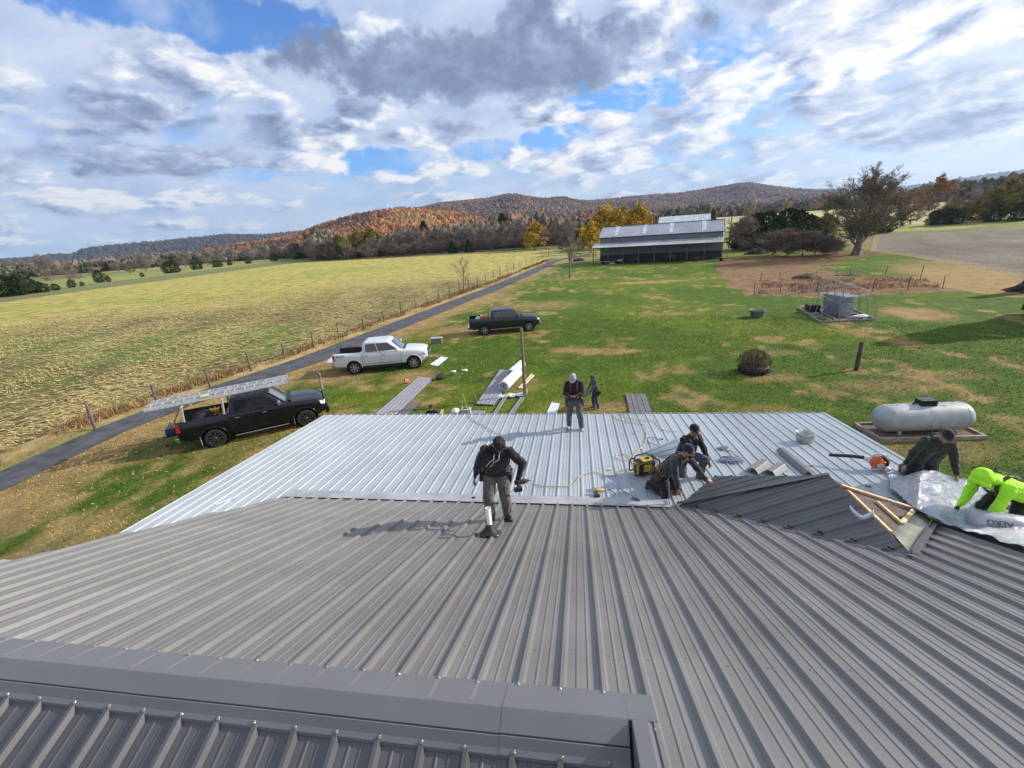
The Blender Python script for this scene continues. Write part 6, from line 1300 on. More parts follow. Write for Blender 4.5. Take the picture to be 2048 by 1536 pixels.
    if hoodup:
        mb = MB(); mb.ell(hc+hup*.02*S-hf*.035*S, (.118*S, .125*S, .130*S), hm); mb.ell(nb-fw*.02*S+up*.02*S, (.13*S, .11*S, .07*S))
        for k in range(13): a = pi*(k/12*1.5-.25); mb.ell(hc+hup*(.11*S*sin(a))+hx*(.10*S*cos(a))+hf*.055*S-hup*.01, (.026*S, .04*S, .026*S), hm)
        h_ = obj('hood', mb, hoodup, t); remesh(h_, .011*S, 3, .008*S, 10/S)
    if hair:
        mb = MB(); mb.ell(hc+hup*.050*S-hf*.022*S, (.088*S, .104*S, .085*S), hm)
        r_ = random.Random(5)
        for k in range(60): a = r_.uniform(0, 6.3); e_ = r_.uniform(.1, 1.5); q = hx*cos(a)*cos(e_)*.08*S+hf*(sin(a)*cos(e_)*.095-.015)*S+hup*(sin(e_)*.085+.05)*S; q2 = hc+q; mb.ell(q2, (.022*S, .026*S, .020*S), hm, 8, 6)
        h_ = obj('hair', mb, hair, t); remesh(h_, .008*S, 1, .008*S, 30)
    # face details
    fm = MB()
    for s in (-1, 1): fm.ell(hc+hx*(s*.032*S)+hup*.012*S+hf*.083*S, (.011*S, .008*S, .007*S), hm, 10, 6); fm.beam(hc+hx*(s*.016*S)+hup*.034*S+hf*.094*S, hc+hx*(s*.050*S)+hup*.035*S+hf*.084*S, .006*S, .006*S)
    fm.ell(hc-hup*.048*S+hf*.099*S, (.024*S, .005*S, .003*S), hm, 10, 6); obj('eyes_and_brows', fm, HAIR, body)
    if stubble: mb = MB(); mb.ell(hc-hup*.075*S+hf*.045*S, (.056*S, .058*S, .042*S), hm); obj('beard', mb, HAIR if stubble is True else stubble, t, smooth=True)
    if glasses: mb = MB(); [mb.ell(hc+hx*(s*.034*S)+hup*.012*S+hf*.096*S, (.030*S, .010*S, .019*S), hm, 12, 8) for s in (-1, 1)]; mb.beam(hc-hx*.08*S+hup*.016*S, hc-hx*.066*S+hup*.014*S+hf*.09*S, .006, .008); mb.beam(hc+hx*.08*S+hup*.016*S, hc+hx*.066*S+hup*.014*S+hf*.09*S, .006, .008); obj('sunglasses', mb, GLASS, t)
    if vest:
        mb = MB(); dpt = .135*S*bulk
        for s in (-1, 1):
            P = [pel+xa*s*.10*S+fw*dpt+up*.08*S, pel+xa*s*.10*S+fw*dpt*1.06+up*.22*S, chest+xa*s*.085*S+fw*dpt*1.02, chest+xa*s*.09*S+fw*.10*S+up*.10*S, chest+xa*s*.095*S+up*.165*S+fw*.0*S, chest+xa*s*.08*S-fw*dpt*.9+up*.06*S, chest+xa*s*.03*S-fw*dpt*1.1-up*.08*S, pel+xa*s*.02*S*-1-fw*dpt*1.08+up*.2*S, pel-xa*s*.10*S-fw*dpt*1.05+up*.06*S]
            for a, b in zip(P, P[1:]): mb.beam(a, b+(b-a).normalized()*.012, .044*S, .014*S, up=fw)
        mb.beam(chest-xa*.09*S+fw*dpt*1.07-up*.03*S, chest+xa*.09*S+fw*dpt*1.07-up*.03*S, .035*S, .012*S, up=up); obj('harness', mb, vest, t, bevel=.004)
    if belt:
        mb = MB(); pts = [pel+up*.045*S+xa*(.178*S*cos(a))+fw*(.142*S*sin(a)) for a in [2*pi*k/20 for k in range(21)]]
        for a, b in zip(pts, pts[1:]): mb.beam(a, b, .014, .052*S, up=up)
        bl_ = obj('tool_belt', mb, belt, t)
        for a, w_, h_ in ((.1, .15, .24), (pi-.1, .16, .26), (-.7, .11, .17), (pi+.7, .12, .17)):
            p = pel+xa*(.215*S*cos(a))+fw*(.18*S*sin(a))-up*.085*S; mb = MB(); q = Matrix((V((-sin(a), cos(a), 0)), V((cos(a), sin(a), 0)), V((0, 0, 1)))).transposed(); q = Matrix((xa, fw, up)).transposed() @ q
            mb.prism([p+q @ V((x_*w_*S, y_*S, z_*h_*S)) for x_, y_, z_ in ((-.5, -.04, .5), (.5, -.04, .5), (.42, -.04, -.42), (.25, -.04, -.5), (-.25, -.04, -.5), (-.42, -.04, -.42))], q @ V((0, .085*S, 0))); pc = obj('pouch', mb, belt, bl_, bevel=.012)
            mb = MB()
            for j in range(3): o_ = p+q @ V(((-.3+.3*j)*w_*S, .0, .40*h_*S)); mb.beam(o_, o_+(q @ V((.01*j, .0, .11*S))), .018, .018)
            obj('hand_tool', mb, mat('tool_grip', (.30, .22, .06) if a < 1 else (.20, .20, .21), .5), pc)
    t['_'] = 0; del t['_']
    return t, dict(arms=arms, hc=hc, hup=hup, hf=hf, hx=hx, chest=chest, pel=pel, up=up, fw=fw, nb=nb, xa=xa, S=S)
CB = lambda n, c, **k: mat(n, c, .9, var=.2, vs=7, bump=.3, bs=120, sheen=.3, spec=.2, **k)
BLK = CB('black_fleece', (.014, .013, .018)); BLK2 = CB('black_cloth', (.020, .019, .022)); GRYP = CB('grey_work_trousers', (.13, .115, .105)); BLUEG = CB('slate_trousers', (.085, .10, .115)); JEAN = CB('blue_jeans', (.035, .075, .13))
OLV = CB('dark_olive_jacket', (.035, .040, .026)); NEON = mat('neon_yellow_fleece', (.42, .92, .03), .8, var=.06, vs=5, bump=.3, bs=120); NAVY = CB('navy_knit', (.018, .018, .055)); CHAR = CB('charcoal_shirt', (.045, .045, .055)); LGR = CB('light_grey_cap', (.38, .38, .42)); GRH = CB('grey_hood', (.075, .085, .105))
BOOTK = mat('black_boot', (.025, .024, .024), .6); BOOTT = mat('tan_boot', (.36, .31, .27), .75, var=.3, vs=12); BELT = mat('black_leather', (.018, .016, .016), .6, var=.3, bump=.4); BELTB = mat('brown_leather', (.07, .045, .035), .7, var=.3); REDH = mat('dark_red_strap', (.16, .02, .025), .7); CAMO = mat('camo_strap', (.11, .09, .07), .85, var=.5, vs=25)
# 1 man in black hoodie in the middle of the slope
f1 = M(1000, 1040); rot1 = radians(8)
sl_ = lambda x, y, b: -SLM*(y)          # local slope helper for feet (facing the camera: forward is -y, uphill)
p1, i1 = person('person in black hoodie with white drawstrings walking up the grey roof slope, head bowed', f1, radians(4),
    dict(pelvis=(.0, .03, .90), lean=.38, side=.14, head_pitch=1.02, head_yaw=.35, handR=(-.33, -.10, .83), handL=(.36, -.26, .90), elbowL=(1, .5, .0), elbowR=(-1, .4, 0), footR=(-.13, -.04, .12), footL=(.13, .06, .07), toeR=(-.25, -1, .3), toeL=(.35, -1, .3), pnR=(1, -.2, 0), pnL=(-.8, 0, -.5), palmL=(.35, -.6, -.5), bulk=1.06),
    BLK, GRYP, BOOTK, hair=HAIR, hood=True, belt=BELT, S=.94)
mb = MB(); c_ = i1
for s in (-1, 1):
    a = c_['nb']+c_['xa']*s*.035+c_['fw']*.11; mb.tube([a, a+c_['fw']*.06-c_['up']*.05, c_['chest']+c_['fw']*.135+c_['xa']*(s*.03-.06)-c_['up']*.02, c_['chest']+c_['fw']*.14+c_['xa']*(s*.03-.11)-c_['up']*.12], .0055, 5)
obj('drawstring', mb, mat('white_cord', (.72, .70, .66), .7), p1)
# 2 man on the pale roof looking at his phone
f2 = W(1150, 857)
p2, i2 = person('person in light grey cap and red harness on the pale roof, looking at a phone', f2, radians(-6),
    dict(pelvis=(0, .0, .90), lean=.12, head_pitch=.80, head_yaw=-.15, handR=(-.055, -.34, 1.08), handL=(.065, -.34, 1.08), elbowR=(-1, .35, -.6), elbowL=(1, .35, -.6), footR=(-.16, .03, .085), footL=(.20, -.07, .085), pnR=(.5, -.3, .8), pnL=(-.5, -.3, .8), palmR=(.7, -.6, .25), palmL=(-.7, -.6, .25), bulk=1.08),
    BLK2, BLUEG, BOOTT, hat='cap', hatm=LGR, vest=REDH, belt=BELTB, hood=True, S=.93)
mb = MB(); mb.box((0, -.40*.93, 1.11*.93), (.14, .012, .075), Matrix.Rotation(-.8, 3, 'X')); o = obj('phone', mb, mat('phone_black', (.012, .012, .014), .2), None, bevel=.004); o.location = f2; o.rotation_euler = (0, 0, radians(-6)); tag(o, 'dark phone held in both hands by the person in the cap', 'phone')
t = thing('rope_lanyard', 'orange red lanyard hanging at the phone user right hip', 'lanyard', local(p2) @ (i2['pel']+V((-.20, -.02, -.12)))); mb = MB(); mb.tube([(0, 0, .1), (-.03, -.04, -.05), (.02, -.05, -.22), (.03, -.02, -.3), (0, 0, -.1)], .016, 6); obj('strap', mb, MORG, t)
# 3 person on the ground carrying a sheet
f3 = G(1192, 816)
p3, i3 = person('person in grey hood and blue jeans standing on the lawn carrying a dark sheet', f3, radians(-68),
    dict(pelvis=(0, 0, .92), lean=.22, head_pitch=.45, handR=(-.25, -.40, .83), handL=(.18, -.46, .80), footR=(-.10, -.06, .085), footL=(.12, .06, .085), elbowL=(.6, .8, -.3), elbowR=(-.6, .8, -.3)),
    GRH, JEAN, BOOTT, hat='beanie', hatm=BLK2, hoodup=GRH, belt=BELT, S=.93)
a = local(p3) @ (i3['arms'][1][1]+V((0, -.06, -.05))); b = local(p3) @ (i3['arms'][-1][1]+V((0, -.06, -.05)))
q0 = G(1158, 812)+V((0, 0, .12)); mb = MB(); d = (q0-a); s_ = V((-.18, .62, .28)); w2 = .62
mb2 = MB(); u_ = (b-a).normalized(); L_ = d.length
sheet(mb2, ribprof(-.1, .6, .17, 0, .02, .04, .02, False), lambda u: .0, lambda u: 1, lambda u, v: (a+V((0, 0, .02))+d*v*1.12+V((.22, .8, .1)).normalized()*u), (0, -.3, 1), (), .01); tag(obj('carried_sheet', mb2, mat('carried_dark_sheet', (.10, .115, .115), .5)), 'dark green grey ribbed sheet held by the person on the lawn', 'roof sheet')
# 4 man whose head shows beyond the eave
p4, i4 = person('person with black beanie and sunglasses, only head and shoulders above the far left eave', (lambda q: V((q.x, q.y, 0)))(G(862, 809, 1.60)), radians(10), dict(pelvis=(0, 0, .92), lean=.1, head_pitch=.05, head_yaw=-.1), BLK2, BLUEG, BOOTT, hat='beanie', hatm=BLK2, glasses=True, hood=True, S=.93)
# 5 kneeling man behind
k5 = W(1374, 950)
p5, i5 = person('person in black beanie and dark sunglasses kneeling behind the navy beanie worker', k5, radians(28),
    dict(pelvis=(0, .12, .42), lean=.28, head_pitch=.22, head_yaw=.25, footR=(-.12, .40, .10), footL=(.13, -.22, .085), kneeR=(0, -1, -.2), kneeL=(.1, -1, 1), toeR=(0, .4, -.9), handR=(-.14, -.30, .40), handL=(.20, -.36, .44), elbowR=(-1, .2, 0), elbowL=(1, .3, 0)),
    BLK2, BLUEG, BOOTK, hat='beanie', hatm=BLK, glasses=True, vest=BELT, S=.93)
# 6 kneeling man in front reaching to the right
k6 = W(1345, 992); h6 = Matrix.Rotation(-radians(42), 3, 'Z') @ (onplane(1437, 988, (3.70, 5, 4.20), (-.4442, 0, 1))-k6)/.96
p6, i6 = person('person in navy beanie and charcoal shirt kneeling at the valley, left arm stretched out', k6, radians(42),
    dict(pelvis=(-.04, .16, .47), lean=.62, side=.06, head_pitch=.25, head_yaw=.30, footR=(-.12, .45, .10), footL=(.14, .43, .10), kneeR=(-.1, -1, -.3), kneeL=(.1, -1, -.3), toeR=(0, .4, -.9), toeL=(0, .4, -.9), handR=(-.20, -.28, .12), handL=tuple(h6), elbowR=(-1, .3, 0), elbowL=(.2, .4, -1), palmL=(.75, -.45, -.35), pnL=(.0, .3, -1)),
    CHAR, BLK2, BOOTK, hat='beanie', hatm=NAVY, vest=CAMO, belt=BELTB, stubble=True, S=.96)
# 7 man in olive jacket behind the foil
k7 = W(1842, 968)
p7, i7 = person('person in dark olive jacket and black cap kneeling behind the silver foil sheet', k7, radians(-14),
    dict(pelvis=(0, .12, .45), lean=.36, side=.10, head_pitch=.62, head_yaw=.35, footR=(-.14, .45, .10), footL=(.14, .45, .10), kneeR=(-.2, -1, -.2), kneeL=(.2, -1, -.2), toeR=(0, .4, -.9), toeL=(0, .4, -.9), handR=(-.46, -.20, .26), handL=(.34, -.40, .20), elbowR=(-1, .2, .2), elbowL=(.8, .3, .2), bulk=1.12),
    OLV, BLK2, BOOTK, hat='cap', hatm=BLK2, hood=True, S=.96)
# 8 neon hoodie
k8 = onplane(1966, 960, (0, YR, ZR+.74), (0, SLM, 1))+V((.36, .06, 0)); k8.z = zmain(k8.y)
p8, i8 = person('person in neon yellow green hoodie crouching at the right edge over the foil', k8, radians(-78),
    dict(pelvis=(0, .22, .54), lean=1.12, head_pitch=1.15, head_yaw=.0, footR=(-.12, .45, .10), footL=(.14, .42, .10), kneeR=(-.3, -1, -.2), kneeL=(.3, -1, -.2), toeR=(0, .4, -.9), toeL=(0, .4, -.9), handR=(-.20, -.36, .24), handL=(.20, -.44, .16), elbowR=(-.3, .9, .2), elbowL=(.3, .9, .2), bulk=1.12),
    NEON, BLK2, BOOTK, hoodup=NEON, vest=BELTB, belt=BELT, glove=BLK2, S=.98)
# ================================================================ THINGS ON THE ROOF
# plumbing vent with rubber boot
pv = M(981, 1070); t = thing('vent_pipe', 'white plastic vent pipe in a black rubber boot on the grey slope', 'vent pipe', pv)
mb = MB(); mb.lathe([(.036, -.05), (.036, .43), (.030, .43), (.030, .30), (.0001, .30)], 24); obj('pipe', mb, mat('pvc', (.74, .73, .70), .4, var=.03, dirt=.1), t)
q = Matrix.Rotation(-radians(22.7), 3, 'X')
mb = MB(); rows = []
for f, rr, sq in ((0, .135, .8), (.02, .128, .8), (.03, .11, .4), (.07, .085, 0), (.11, .062, 0), (.13, .045, 0), (.15, .040, 0)):
    row = []
    for k in range(33):
        a = 2*pi*k/32; r_ = rr*(1+sq*.28*(abs(sin(2*a))**1.2)*1.0)*(1+.04*noise.noise(V((cos(a)*3, sin(a)*3, f*30)))); p = q @ V((r_*cos(a), r_*sin(a), 0)); p = p*(1-f*1.0)+V((p.x, p.y, 0))*(f*1.0); row.append(p+V((0, 0, f+.026)))
    rows.append(row)
mb.grid(rows); obj('boot', mb, mat('black_rubber', (.018, .018, .019), .6, var=.3, vs=20), t); mb = MB()
for k in range(16): a = 2*pi*k/16; p = q @ V((.125*cos(a), .125*sin(a), .034)); mb.lathe([(.008, 0), (.008, .005), (.0001, .007)], 6, p)
mb2 = MB(); mb2.ell(q @ V((.03, -.135, .03)), (.035, .016, .009)); mb2.ell(q @ V((-.05, -.14, .03)), (.03, .014, .007)); mb2.ell(q @ V((.10, -.11, .03)), (.03, .02, .007)); obj('sealant', mb2, mat('white_sealant', (.7, .7, .68), .4), t); tag(obj('screws', mb, sme.materials[0], t), kind='stuff')
# air hose and cords
def catm(P, n=8):
    P = [V(p) for p in P]; out = []
    for i in range(len(P)-1):
        a, b, c, d = P[max(i-1, 0)], P[i], P[i+1], P[min(i+2, len(P)-1)]
        for s in range(n): t_ = s/n; out.append(.5*((2*b)+(c-a)*t_+(2*a-5*b+4*c-d)*t_*t_+(3*b-a-3*c+d)*t_**3))
    return out+[P[-1]]
def cord(name, label, cat, pts, r, m, lift=.028, first=None, last=None, plane=W):
    P = [plane(*p)+V((0, 0, lift)) for p in pts]
    if first is not None: P = [V(p) for p in first]+P
    if last is not None: P += [V(p) for p in last]
    P = catm(P); mb = MB(); mb.tube([p+V((0, 0, .006*noise.noise(p*5))) for p in P], r, 6); return tag(obj(name, mb, m), label, cat)
MHO = mat('yellow_hose', (.58, .44, .20), .55, var=.12); MHB = mat('black_cord', (.03, .03, .035), .6)
hnd = local(p1) @ (i1['arms'][1][1]+V((.02, -.09, -.05)))
cord('air_hose', 'yellow hose running from the black hoodie person to the jobsite power box', 'hose', [(1052, 966), (1075, 973), (1110, 975), (1140, 974), (1152, 966), (1165, 952), (1190, 946), (1215, 954), (1232, 952), (1238, 943), (1262, 942)], .010, MHO, first=[hnd+V((.0,.03,.03)), hnd+V((.03, .25, -.10)), hnd+V((.02, .60, -.40))])
cord('electric_cable', 'yellow cord looping behind the jobsite power box', 'cord', [(1270, 931), (1258, 915), (1238, 910), (1232, 917), (1245, 922), (1262, 920), (1272, 908), (1278, 901), (1290, 888), (1293, 870), (1291, 855), (1275, 848), (1255, 846), (1250, 840), (1240, 842), (1228, 836), (1232, 830), (1245, 830), (1256, 838)], .009, MHO)
cord('electric_cable', 'thin yellow cord lying to the right near the far eave', 'cord', [(1256, 838), (1280, 842), (1302, 842), (1314, 848), (1324, 860), (1335, 864), (1350, 864), (1358, 861)], .008, MHO)
cord('electric_cable', 'pale cord running over the far left eave toward the ground', 'cord', [(1003, 870), (985, 864), (968, 853), (950, 844), (938, 832)], .008, MHO, last=[W(936, 830)+V((0, .15, -.1)), G(930, 838)+V((0, 0, 1.2)), G(926, 840)+V((0, 0, .05))])
cord('electric_cable', 'thin black cord with green plug on the pale roof', 'cord', [(1292, 878), (1304, 876), (1314, 880), (1322, 881)], .006, MHB); mb = MB(); mb.box((0, 0, .02), (.06, .04, .035)); o = obj('plug', mb, mat('green_plug', (.05, .22, .07), .5), None, bevel=.006); o.location = W(1323, 881)+V((0, 0, .02)); tag(o, 'small green plug at the end of the black cord', 'plug')
cord('electric_cable', 'short black cord curling left of the loose pale panel', 'cord', [(1294, 884), (1305, 890), (1316, 894), (1326, 894)], .006, MHB)
cord('rubber_strip', 'thin black straight strip on the pale roof right of the drill', 'strip', [(1218, 981), (1231, 990)], .007, MHB); cord('rubber_strip', 'thin black strip lying nearest the kneeling workers', 'strip', [(1238, 978), (1248, 985), (1258, 990)], .007, MHB)
# jobsite power box with tubular guards
gp = W(1288, 948)+V((0, 0, .03)); t = thing('power_box', 'yellow and black jobsite power box with tubular side guards', 'power box', gp, radians(24))
mb = MB(); mb.box((0, 0, .15), (.36, .25, .27)); obj('body', mb, BLKP, t, bevel=.03, seg=3); mb = MB(); mb.box((-.185, 0, .15), (.03, .20, .24)); mb.box((.0, -.12, .17), (.18, .03, .14)); obj('panel', mb, MYL, t, bevel=.01)
mb = MB(); mb.box((.02, 0, .30), (.22, .17, .05)); obj('top_cover', mb, MYL, t, bevel=.02)
for k in range(5): mb = MB(); mb.box((-.203, 0, .07+.035*k), (.006, .13, .012)); obj('vent_slot', mb, BLKP, t)
for s in (-1, 1): mb = MB(); mb.tube(catm([(s*.17, -.11, .06), (s*.25, -.11, .05), (s*.27, -.11, .12), (s*.26, -.11, .28), (s*.20, -.09, .32), (s*.20, .09, .32), (s*.26, .11, .28), (s*.27, .11, .12), (s*.25, .11, .05), (s*.17, .11, .06)], 4), .014, 8); obj('guard', mb, BLKP, t)
mb = MB(); mb.tube(catm([(-.16, .10, .30), (-.12, .12, .35), (.12, .12, .35), (.16, .10, .30)], 4), .015, 8); obj('handle', mb, BLKP, t); mb = MB(); mb.box((.05, -.02, .335), (.07, .06, .03)); obj('switch', mb, BLKP, t, bevel=.005)
def drill(name, label, loc, rz, m, rot=None):
    t = thing(name, label, 'drill', loc, rz); mb = MB(); r9 = Matrix.Rotation(pi/2, 3, 'Y'); mb.lathe([(.0001, -.10), (.030, -.095), (.034, -.03), (.034, .05), (.026, .07), (.018, .08), (.016, .11), (.0001, .115)], 14, (0, 0, .05), r9); obj('motor', mb, m, t)
    mb = MB(); mb.beam((-.04, 0, .045), (-.07, -.13, .035), .035, .045); obj('grip', mb, BLKP, t, bevel=.008); mb = MB(); mb.box((-.08, -.155, .038), (.11, .05, .06)); obj('battery', mb, MYL if m is BLKP else BLKP, t, bevel=.008); mb = MB(); mb.lathe([(.008, 0), (.006, .05), (.0001, .055)], 8, (.115, 0, .05), r9); obj('bit', mb, CHROME, t); return t
drill('drill', 'yellow cordless drill lying on the pale roof near the transition', W(1197, 987)+V((0, 0, .02)), radians(15), MYL)
drill('drill', 'yellow black cordless drill behind the orange leaf blower', W(1762, 922)+V((0, 0, .02)), radians(160), BLKP)
o = drill('screw_gun', 'dark cordless screw gun held by the black hoodie person', hnd+V((.03, .02, .02)), radians(20), MBK)
# tape measure on the flashing
mb = MB(); mb.box((0, 0, .02), (.07, .05, .035)); o = obj('tape_measure', mb, MBK, None, bevel=.008); o.location = M(948, 1000)+V((0, -.02, .035)); tag(o, 'small dark tape measure on the flashing behind the walking person', 'tape measure')
# loose pale panel, ridge caps, trims
def bentcap(label, a, b, w_, h, m, name='ridge_cap_piece', plane=W, z=.03, flip=False):
    a, b = plane(*a)+V((0, 0, z)), plane(*b)+V((0, 0, z)); d = (b-a); t = thing(name, label, 'ridge cap', a, 0, 'loose grey ridge cap pieces on the pale roof'); x = d.cross(V((0, 0, 1))).normalized(); mb = MB(); rows = []
    for f in (0, 1): p = d*f; rows.append([p-x*w_*.5+V((0, 0, 0)), p-x*(w_*.5-.01)+V((0, 0, .012)), p-x*w_*.25+V((0, 0, h*.85)), p-x*w_*.20+V((0, 0, h)), p+x*w_*.20+V((0, 0, h)), p+x*w_*.25+V((0, 0, h*.85)), p+x*(w_*.5-.01)+V((0, 0, .012)), p+x*w_*.5])
    mb.grid(rows, smooth=False); o = obj('cap', mb, m, t); s = o.modifiers.new('s', 'SOLIDIFY'); s.thickness = .004; return t
MCAP = mat('cap_metal', (.17, .165, .17), .42, var=.05)
bentcap('long grey ridge cap piece lying behind the cross gable', (1562, 903), (1620, 952), .22, .07, MCAP)
bentcap('left short arched grey cap piece beside the gable', (1503, 948), (1528, 930), .27, .10, MCAP); bentcap('right short arched grey cap piece beside the gable', (1538, 952), (1562, 936), .26, .09, MCAP)
a0, a1, a2, a3 = W(1272, 905), W(1350, 890), W(1372, 912), W(1322, 912); mb = MB(); rows = []
q0, q1, q2, q3 = W(1285, 910)+V((0, 0, .06)), W(1352, 905)+V((0, .1, .30)), W(1368, 935)+V((0, 0, .22)), W(1328, 921)+V((0, 0, .04))
sheet(mb, ribprof(0, 1, .30, .1, .02, .10, .05, False), lambda u: 0, lambda u: 1, lambda u, v: ((q0.lerp(q3, u)).lerp(q1.lerp(q2, u), v)), (0, -.3, 1), (), .008); tag(obj('loose_panel', mb, MW), 'loose pale ribbed panel lifted beside the kneeling workers', 'roof sheet')
# rope piles
def ropepile(label, px, py, r, m, n, seed, plane=W):
    r_ = random.Random(seed); P = []; c = plane(px, py)
    for k in range(n): a = r_.uniform(0, 6.3); q = r*r_.random()**.6; P.append(c+V((q*cos(a)*1.6, q*sin(a), .03+.03*r_.random())))
    mb = MB(); mb.tube(catm(P, 5), .007, 5); return tag(obj('rope', mb, m), label, 'rope')
MRP = mat('blue_white_rope', (.35, .38, .46), .8, var=.6, vs=45, col2=(.08, .09, .18))
ropepile('small tangle of blue white safety rope farther up the pale roof', 1446, 899, .09, MRP, 34, 1); ropepile('larger tangle of blue white safety rope nearer the kneeling workers', 1462, 924, .16, MRP, 70, 2)
cord('lanyard', 'red and grey lanyard linking the two rope tangles', 'lanyard', [(1452, 905), (1462, 904), (1470, 912), (1478, 917)], .010, mat('red_lanyard', (.35, .08, .08), .7, var=.5, vs=30))
# tub of screws
bp = W(1608, 884); t = thing('screw_tub', 'clear square plastic tub half full of screws on the pale roof', 'tub', bp+V((0, 0, .02)), radians(15)); mb = MB(); 
def sq(r, z, c_=.25, n=32): 
    return [V((r*(abs(cos(a))**.45)*(1 if cos(a) > 0 else -1), r*(abs(sin(a))**.45)*(1 if sin(a) > 0 else -1), z)) for a in [2*pi*k/n for k in range(n+1)]]
mb.grid([sq(.001, .0), sq(.125, 0), sq(.13, .01), sq(.155, .20), sq(.162, .20), sq(.162, .215), sq(.148, .215), sq(.12, .012)]); obj('tub', mb, mat('frosted_plastic', (.62, .62, .58), .35, trans=.35, var=.05), t)
mb = MB(); mb.grid([sq(.128, .008), sq(.139, .08), sq(.001, .095)]); obj('contents', mb, mat('tan_screws', (.30, .20, .14), .6, var=.6, vs=60, bump=1, bs=80), t)
mb = MB(); mb.box((-.146, 0, .11), (.004, .17, .11), Matrix.Rotation(.13, 3, 'Y')); obj('sticker', mb, mat('green_label', (.10, .20, .12), .5, var=.6, vs=30, col2=(.55, .55, .5)), t); mb = MB(); mb.tube(catm([(-.15, 0, .19), (-.10, .12, .225), (.10, .12, .225), (.15, 0, .19)], 5), .004, 5); obj('handle', mb, MPW, t)
# leaf blower
lp = W(1750, 940)+V((0, 0, .02)); t = thing('leaf_blower', 'orange and white leaf blower with long black tube', 'leaf blower', lp, radians(-12))
MOR = mat('blower_orange', (.70, .11, .02), .4); mb = MB(); mb.ell((0, 0, .15), (.12, .095, .12)); mb.box((.02, -.04, .13), (.18, .12, .16)); obj('housing', mb, MOR, t, bevel=.02); mb = MB(); mb.lathe([(.0001, 0), (.045, 0), (.06, .02), (.06, .03), (.0001, .03)], 16, (.02, -.10, .13), Matrix.Rotation(pi/2, 3, 'X')); obj('starter_cover', mb, mat('blower_grey', (.55, .55, .55), .5), t)
mb = MB(); mb.ell((.13, .03, .15), (.07, .10, .12)); obj('fan_housing', mb, BLKP, t); mb = MB(); mb.tube(catm([(-.10, .02, .24), (-.04, .02, .30), (.08, .02, .31), (.15, .02, .24)], 5), .020, 8); obj('handle', mb, mat('blower_white', (.66, .66, .64), .5), t); mb = MB(); mb.ell((.15, -.06, .06), (.07, .06, .05)); obj('fuel_tank', mb, mat('blower_white', (.66, .66, .64), .5), t)
mb = MB(); mb.tube([(-.08, .03, .20), (-.20, .05, .20)], .045, 14); obj('nozzle_joint', mb, mat('blower_white', (.66, .66, .64), .5), t); mb = MB(); mb.tube([(-.18, .05, .20), (-.42, .08, .19), (-.72, .12, .15), (-.74, .12, .15)], [.036, .034, .032, .028], 14); obj('tube', mb, BLKP, t)
mb = MB(); mb.beam((-.06, -.06, .0), (-.04, .08, .03), .03, .03); mb.beam((.10, -.08, .0), (.10, .08, .03), .03, .03); obj('foot', mb, mat('blower_white', (.66, .66, .64), .5), t)
# small litter
for px, py, m, lab, nm, s in ((1623, 932, mat('pink_plastic', (.62, .30, .22), .5), 'small pinkish plastic cap lying by the gable', 'plastic_scrap', .05), (1268, 868, mat('grey_chip', (.3, .31, .33), .5), 'small grey metal scrap near the loose panel', 'metal_scrap', .03), (1218, 940, MSW, 'small pale metal scrap near the yellow hose', 'metal_scrap', .045), (1736, 975, MTR, 'small dark bracket near the leaf blower', 'bracket', .05)):
    mb = MB(); mb.box((0, 0, s*.3), (s*1.8, s, s*.5)); o = obj(nm, mb, m, None, bevel=s*.2); o.location = W(px, py)+V((0, 0, .012)); tag(o, lab, nm.replace('_', ' '))
mb = MB(); mb.box((0, 0, .006), (.34, .06, .004)); o = obj('metal_scrap', mb, MSW); o.location = W(452, 1003)+V((0, 0, .012)); o.rotation_euler.z = .9; tag(o, 'thin white metal offcut on the far left of the pale roof', 'metal scrap')
a_ = [RP(1698, 1027), RP(1712, 1040), RP(1733, 1046), RP(1746, 1042)]
def LPt(px, py): return onplane(px, py, (3.70, 5, 4.075), (-.4442, 0, 1))
P = catm([LPt(1698, 1027)+V((0, 0, .06)), LPt(1708, 1037)+V((0, 0, .05)), LPt(1724, 1045)+V((0, 0, .04)), LPt(1745, 1041)+V((0, 0, .09))], 5); mb = MB(); mb.grid([[p+V((0, 0, 0)) for p in P], [p+V((0, .02, .055)) for p in P]]); o = obj('metal_strap', mb, MSW); s_ = o.modifiers.new('s', 'SOLIDIFY'); s_.thickness = .004; tag(o, 'curled pale metal strap lying on the dark gable roof', 'metal strap')
# hose end and offcut by the valley
for i, (a, b) in enumerate((((1262, 1000), (1278, 1006)), ((1332, 1004), (1336, 1014)))):
    p, q_ = W(*a)+V((0, 0, .05)), W(*b)+V((0, 0, .05)); mb = MB(); mb.beam(p, q_, .05, .006); mb.beam(p+V((.02, 0, .01)), q_+V((.02, 0, .01)), .006, .03); tag(obj('metal_scrap', mb, MTR if i == 0 else MSW), ('dark' if i == 0 else 'bright white')+' metal offcut at the open valley by the kneeling workers', 'metal scrap')
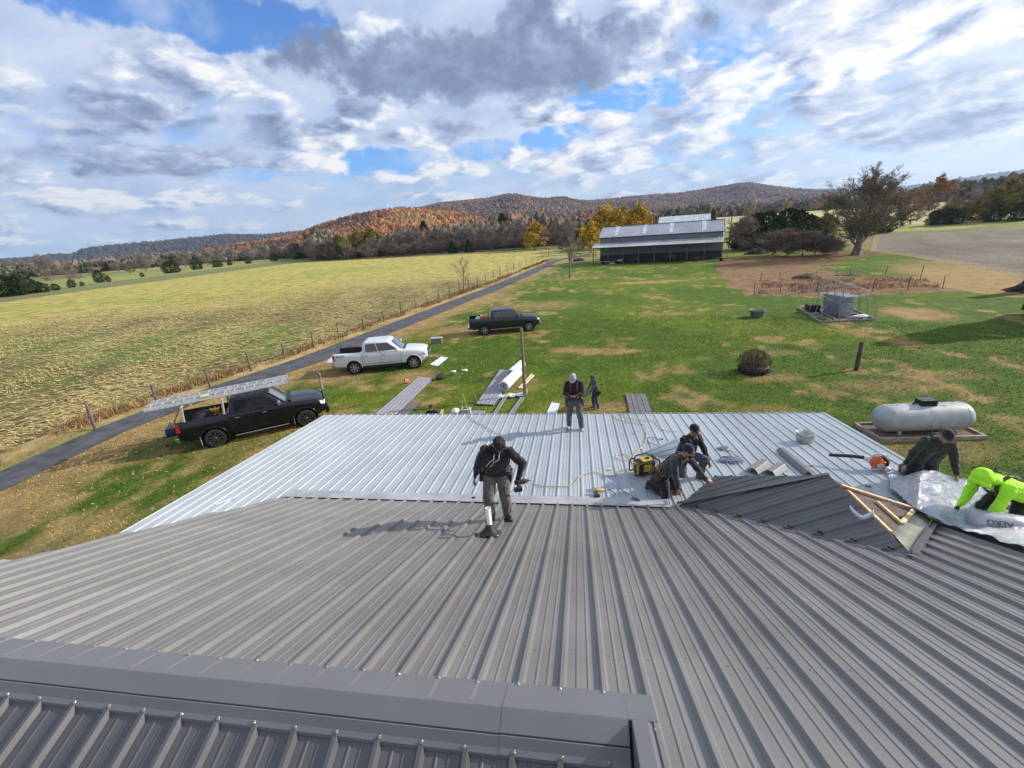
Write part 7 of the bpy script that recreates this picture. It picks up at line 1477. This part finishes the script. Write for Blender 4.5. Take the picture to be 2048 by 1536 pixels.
# ================================================================ FOIL INSULATION
MF = bpy.data.materials.new('foil'); MF.use_nodes = True; nt_ = NT(MF.node_tree); b_ = MF.node_tree.nodes['Principled BSDF']; tc_ = nt_.n('ShaderNodeTexCoord').outputs['Object']
b_.inputs['Metallic'].default_value = .9; b_.inputs['Roughness'].default_value = .2; MF.node_tree.links.new(nt_.ramp(nt_.noise(tc_, 6, 5), [(.3, (.52, .56, .62)), (.7, (.84, .87, .90))]), b_.inputs['Base Color'])
vo = nt_.n('ShaderNodeTexVoronoi', i_Vector=nt_.mix(.25, tc_, nt_.n('ShaderNodeTexNoise', i_Vector=tc_, i_Scale=7.0).outputs['Color']), i_Scale=13.0); hh = nt_.math('ADD', vo.outputs['Distance'], nt_.noise(tc_, 45, 5, .7)); bp_ = nt_.n('ShaderNodeBump', i_Strength=1.0, i_Height=hh); bp_.inputs['Distance'].default_value = .06; MF.node_tree.links.new(bp_.outputs[0], b_.inputs['Normal'])
near = [W(1778, 985), RP(1832, 1030)+V((0, .02, .0)), M(1892, 1058), M(1960, 1082), M(2048, 1110), M(2140, 1135)]
near = [V((p.x, p.y, max(zmain(p.y) if p.y < YT else zporch(p.y), gr(p.x) if 3.7 < p.x < 5.2 and p.y < 6.3 else -9)+.045)) for p in near]
far = [W(1775, 957), W(1832, 956), W(1905, 965), W(1960, 975), W(2048, 985), W(2140, 992)]; far = [V((min(p.x, 9.5), min(p.y, 8.4), 0)) for p in far]
far = [V((p.x, p.y, (zmain(p.y) if p.y < YT else zporch(min(p.y, 8.4)))+.05)) for p in far]
def pl(P, t_): P2_ = P; k = t_*(len(P)-1); j = min(len(P)-2, int(k)); return P[j].lerp(P[j+1], k-j)
rows = []
for i in range(90):
    u = i/89; row = []
    a = pl(near, u); b = pl(far, u)
    for j in range(60):
        v = j/59; p = a.lerp(b, v); base = (zmain(p.y) if p.y < YT else zporch(p.y))+.035
        bul = .34*math.exp(-((u-.28)/.15)**2)*sin(pi*min(1, v*1.0))**.8*(.6+.4*v); wr = .03*noise.fractal(V((p.x*5, p.y*5, 1)), 1, 2, 4)+.06*abs(noise.noise(V((p.x*2.6, p.y*2.6, 7))))+.03
        row.append(V((p.x, p.y, max(p.z, base)+bul+wr)))
    rows.append(row)
mb = MB(); mb.grid(rows); t = tag(obj('foil_insulation', mb, MF), 'crumpled silver foil insulation sheet spread between the two right workers', 'foil sheet')
# insulation roll the neon worker leans on, printed AERO
ra = M(1932, 1062)+V((0, .0, .19)); rb = ra+V((.62, -.12, -.02)); t = thing('insulation_bundle', 'grey foil bundle printed AERO under the neon worker arm', 'insulation bundle', ra); d = rb-ra; q = d.normalized().to_track_quat('Z', 'Y').to_matrix(); mb = MB(); mb.lathe([(.0001, -.03), (.08, -.02), (.125, .03), (.14, .10), (.145, .4), (.14, d.length), (.0001, d.length+.02)], 26, (0, 0, 0), q); obj('bundle', mb, mat('silver_wrap', (.36, .38, .40), .35, metal=.3, var=.1, vs=5, bump=.3, bs=20), t)
nd = (EYE-(ra+d*.35)).normalized(); nd = (nd-d.normalized()*nd.dot(d.normalized())).normalized(); bx = -d.normalized(); by = nd.cross(bx); m4 = Matrix((bx, by, nd)).transposed().to_4x4(); m4.translation = d*.36+nd*.148
text('AERO', .105, t, mat('print_black', (.09, .09, .10), .5), m4, 'printed_word')
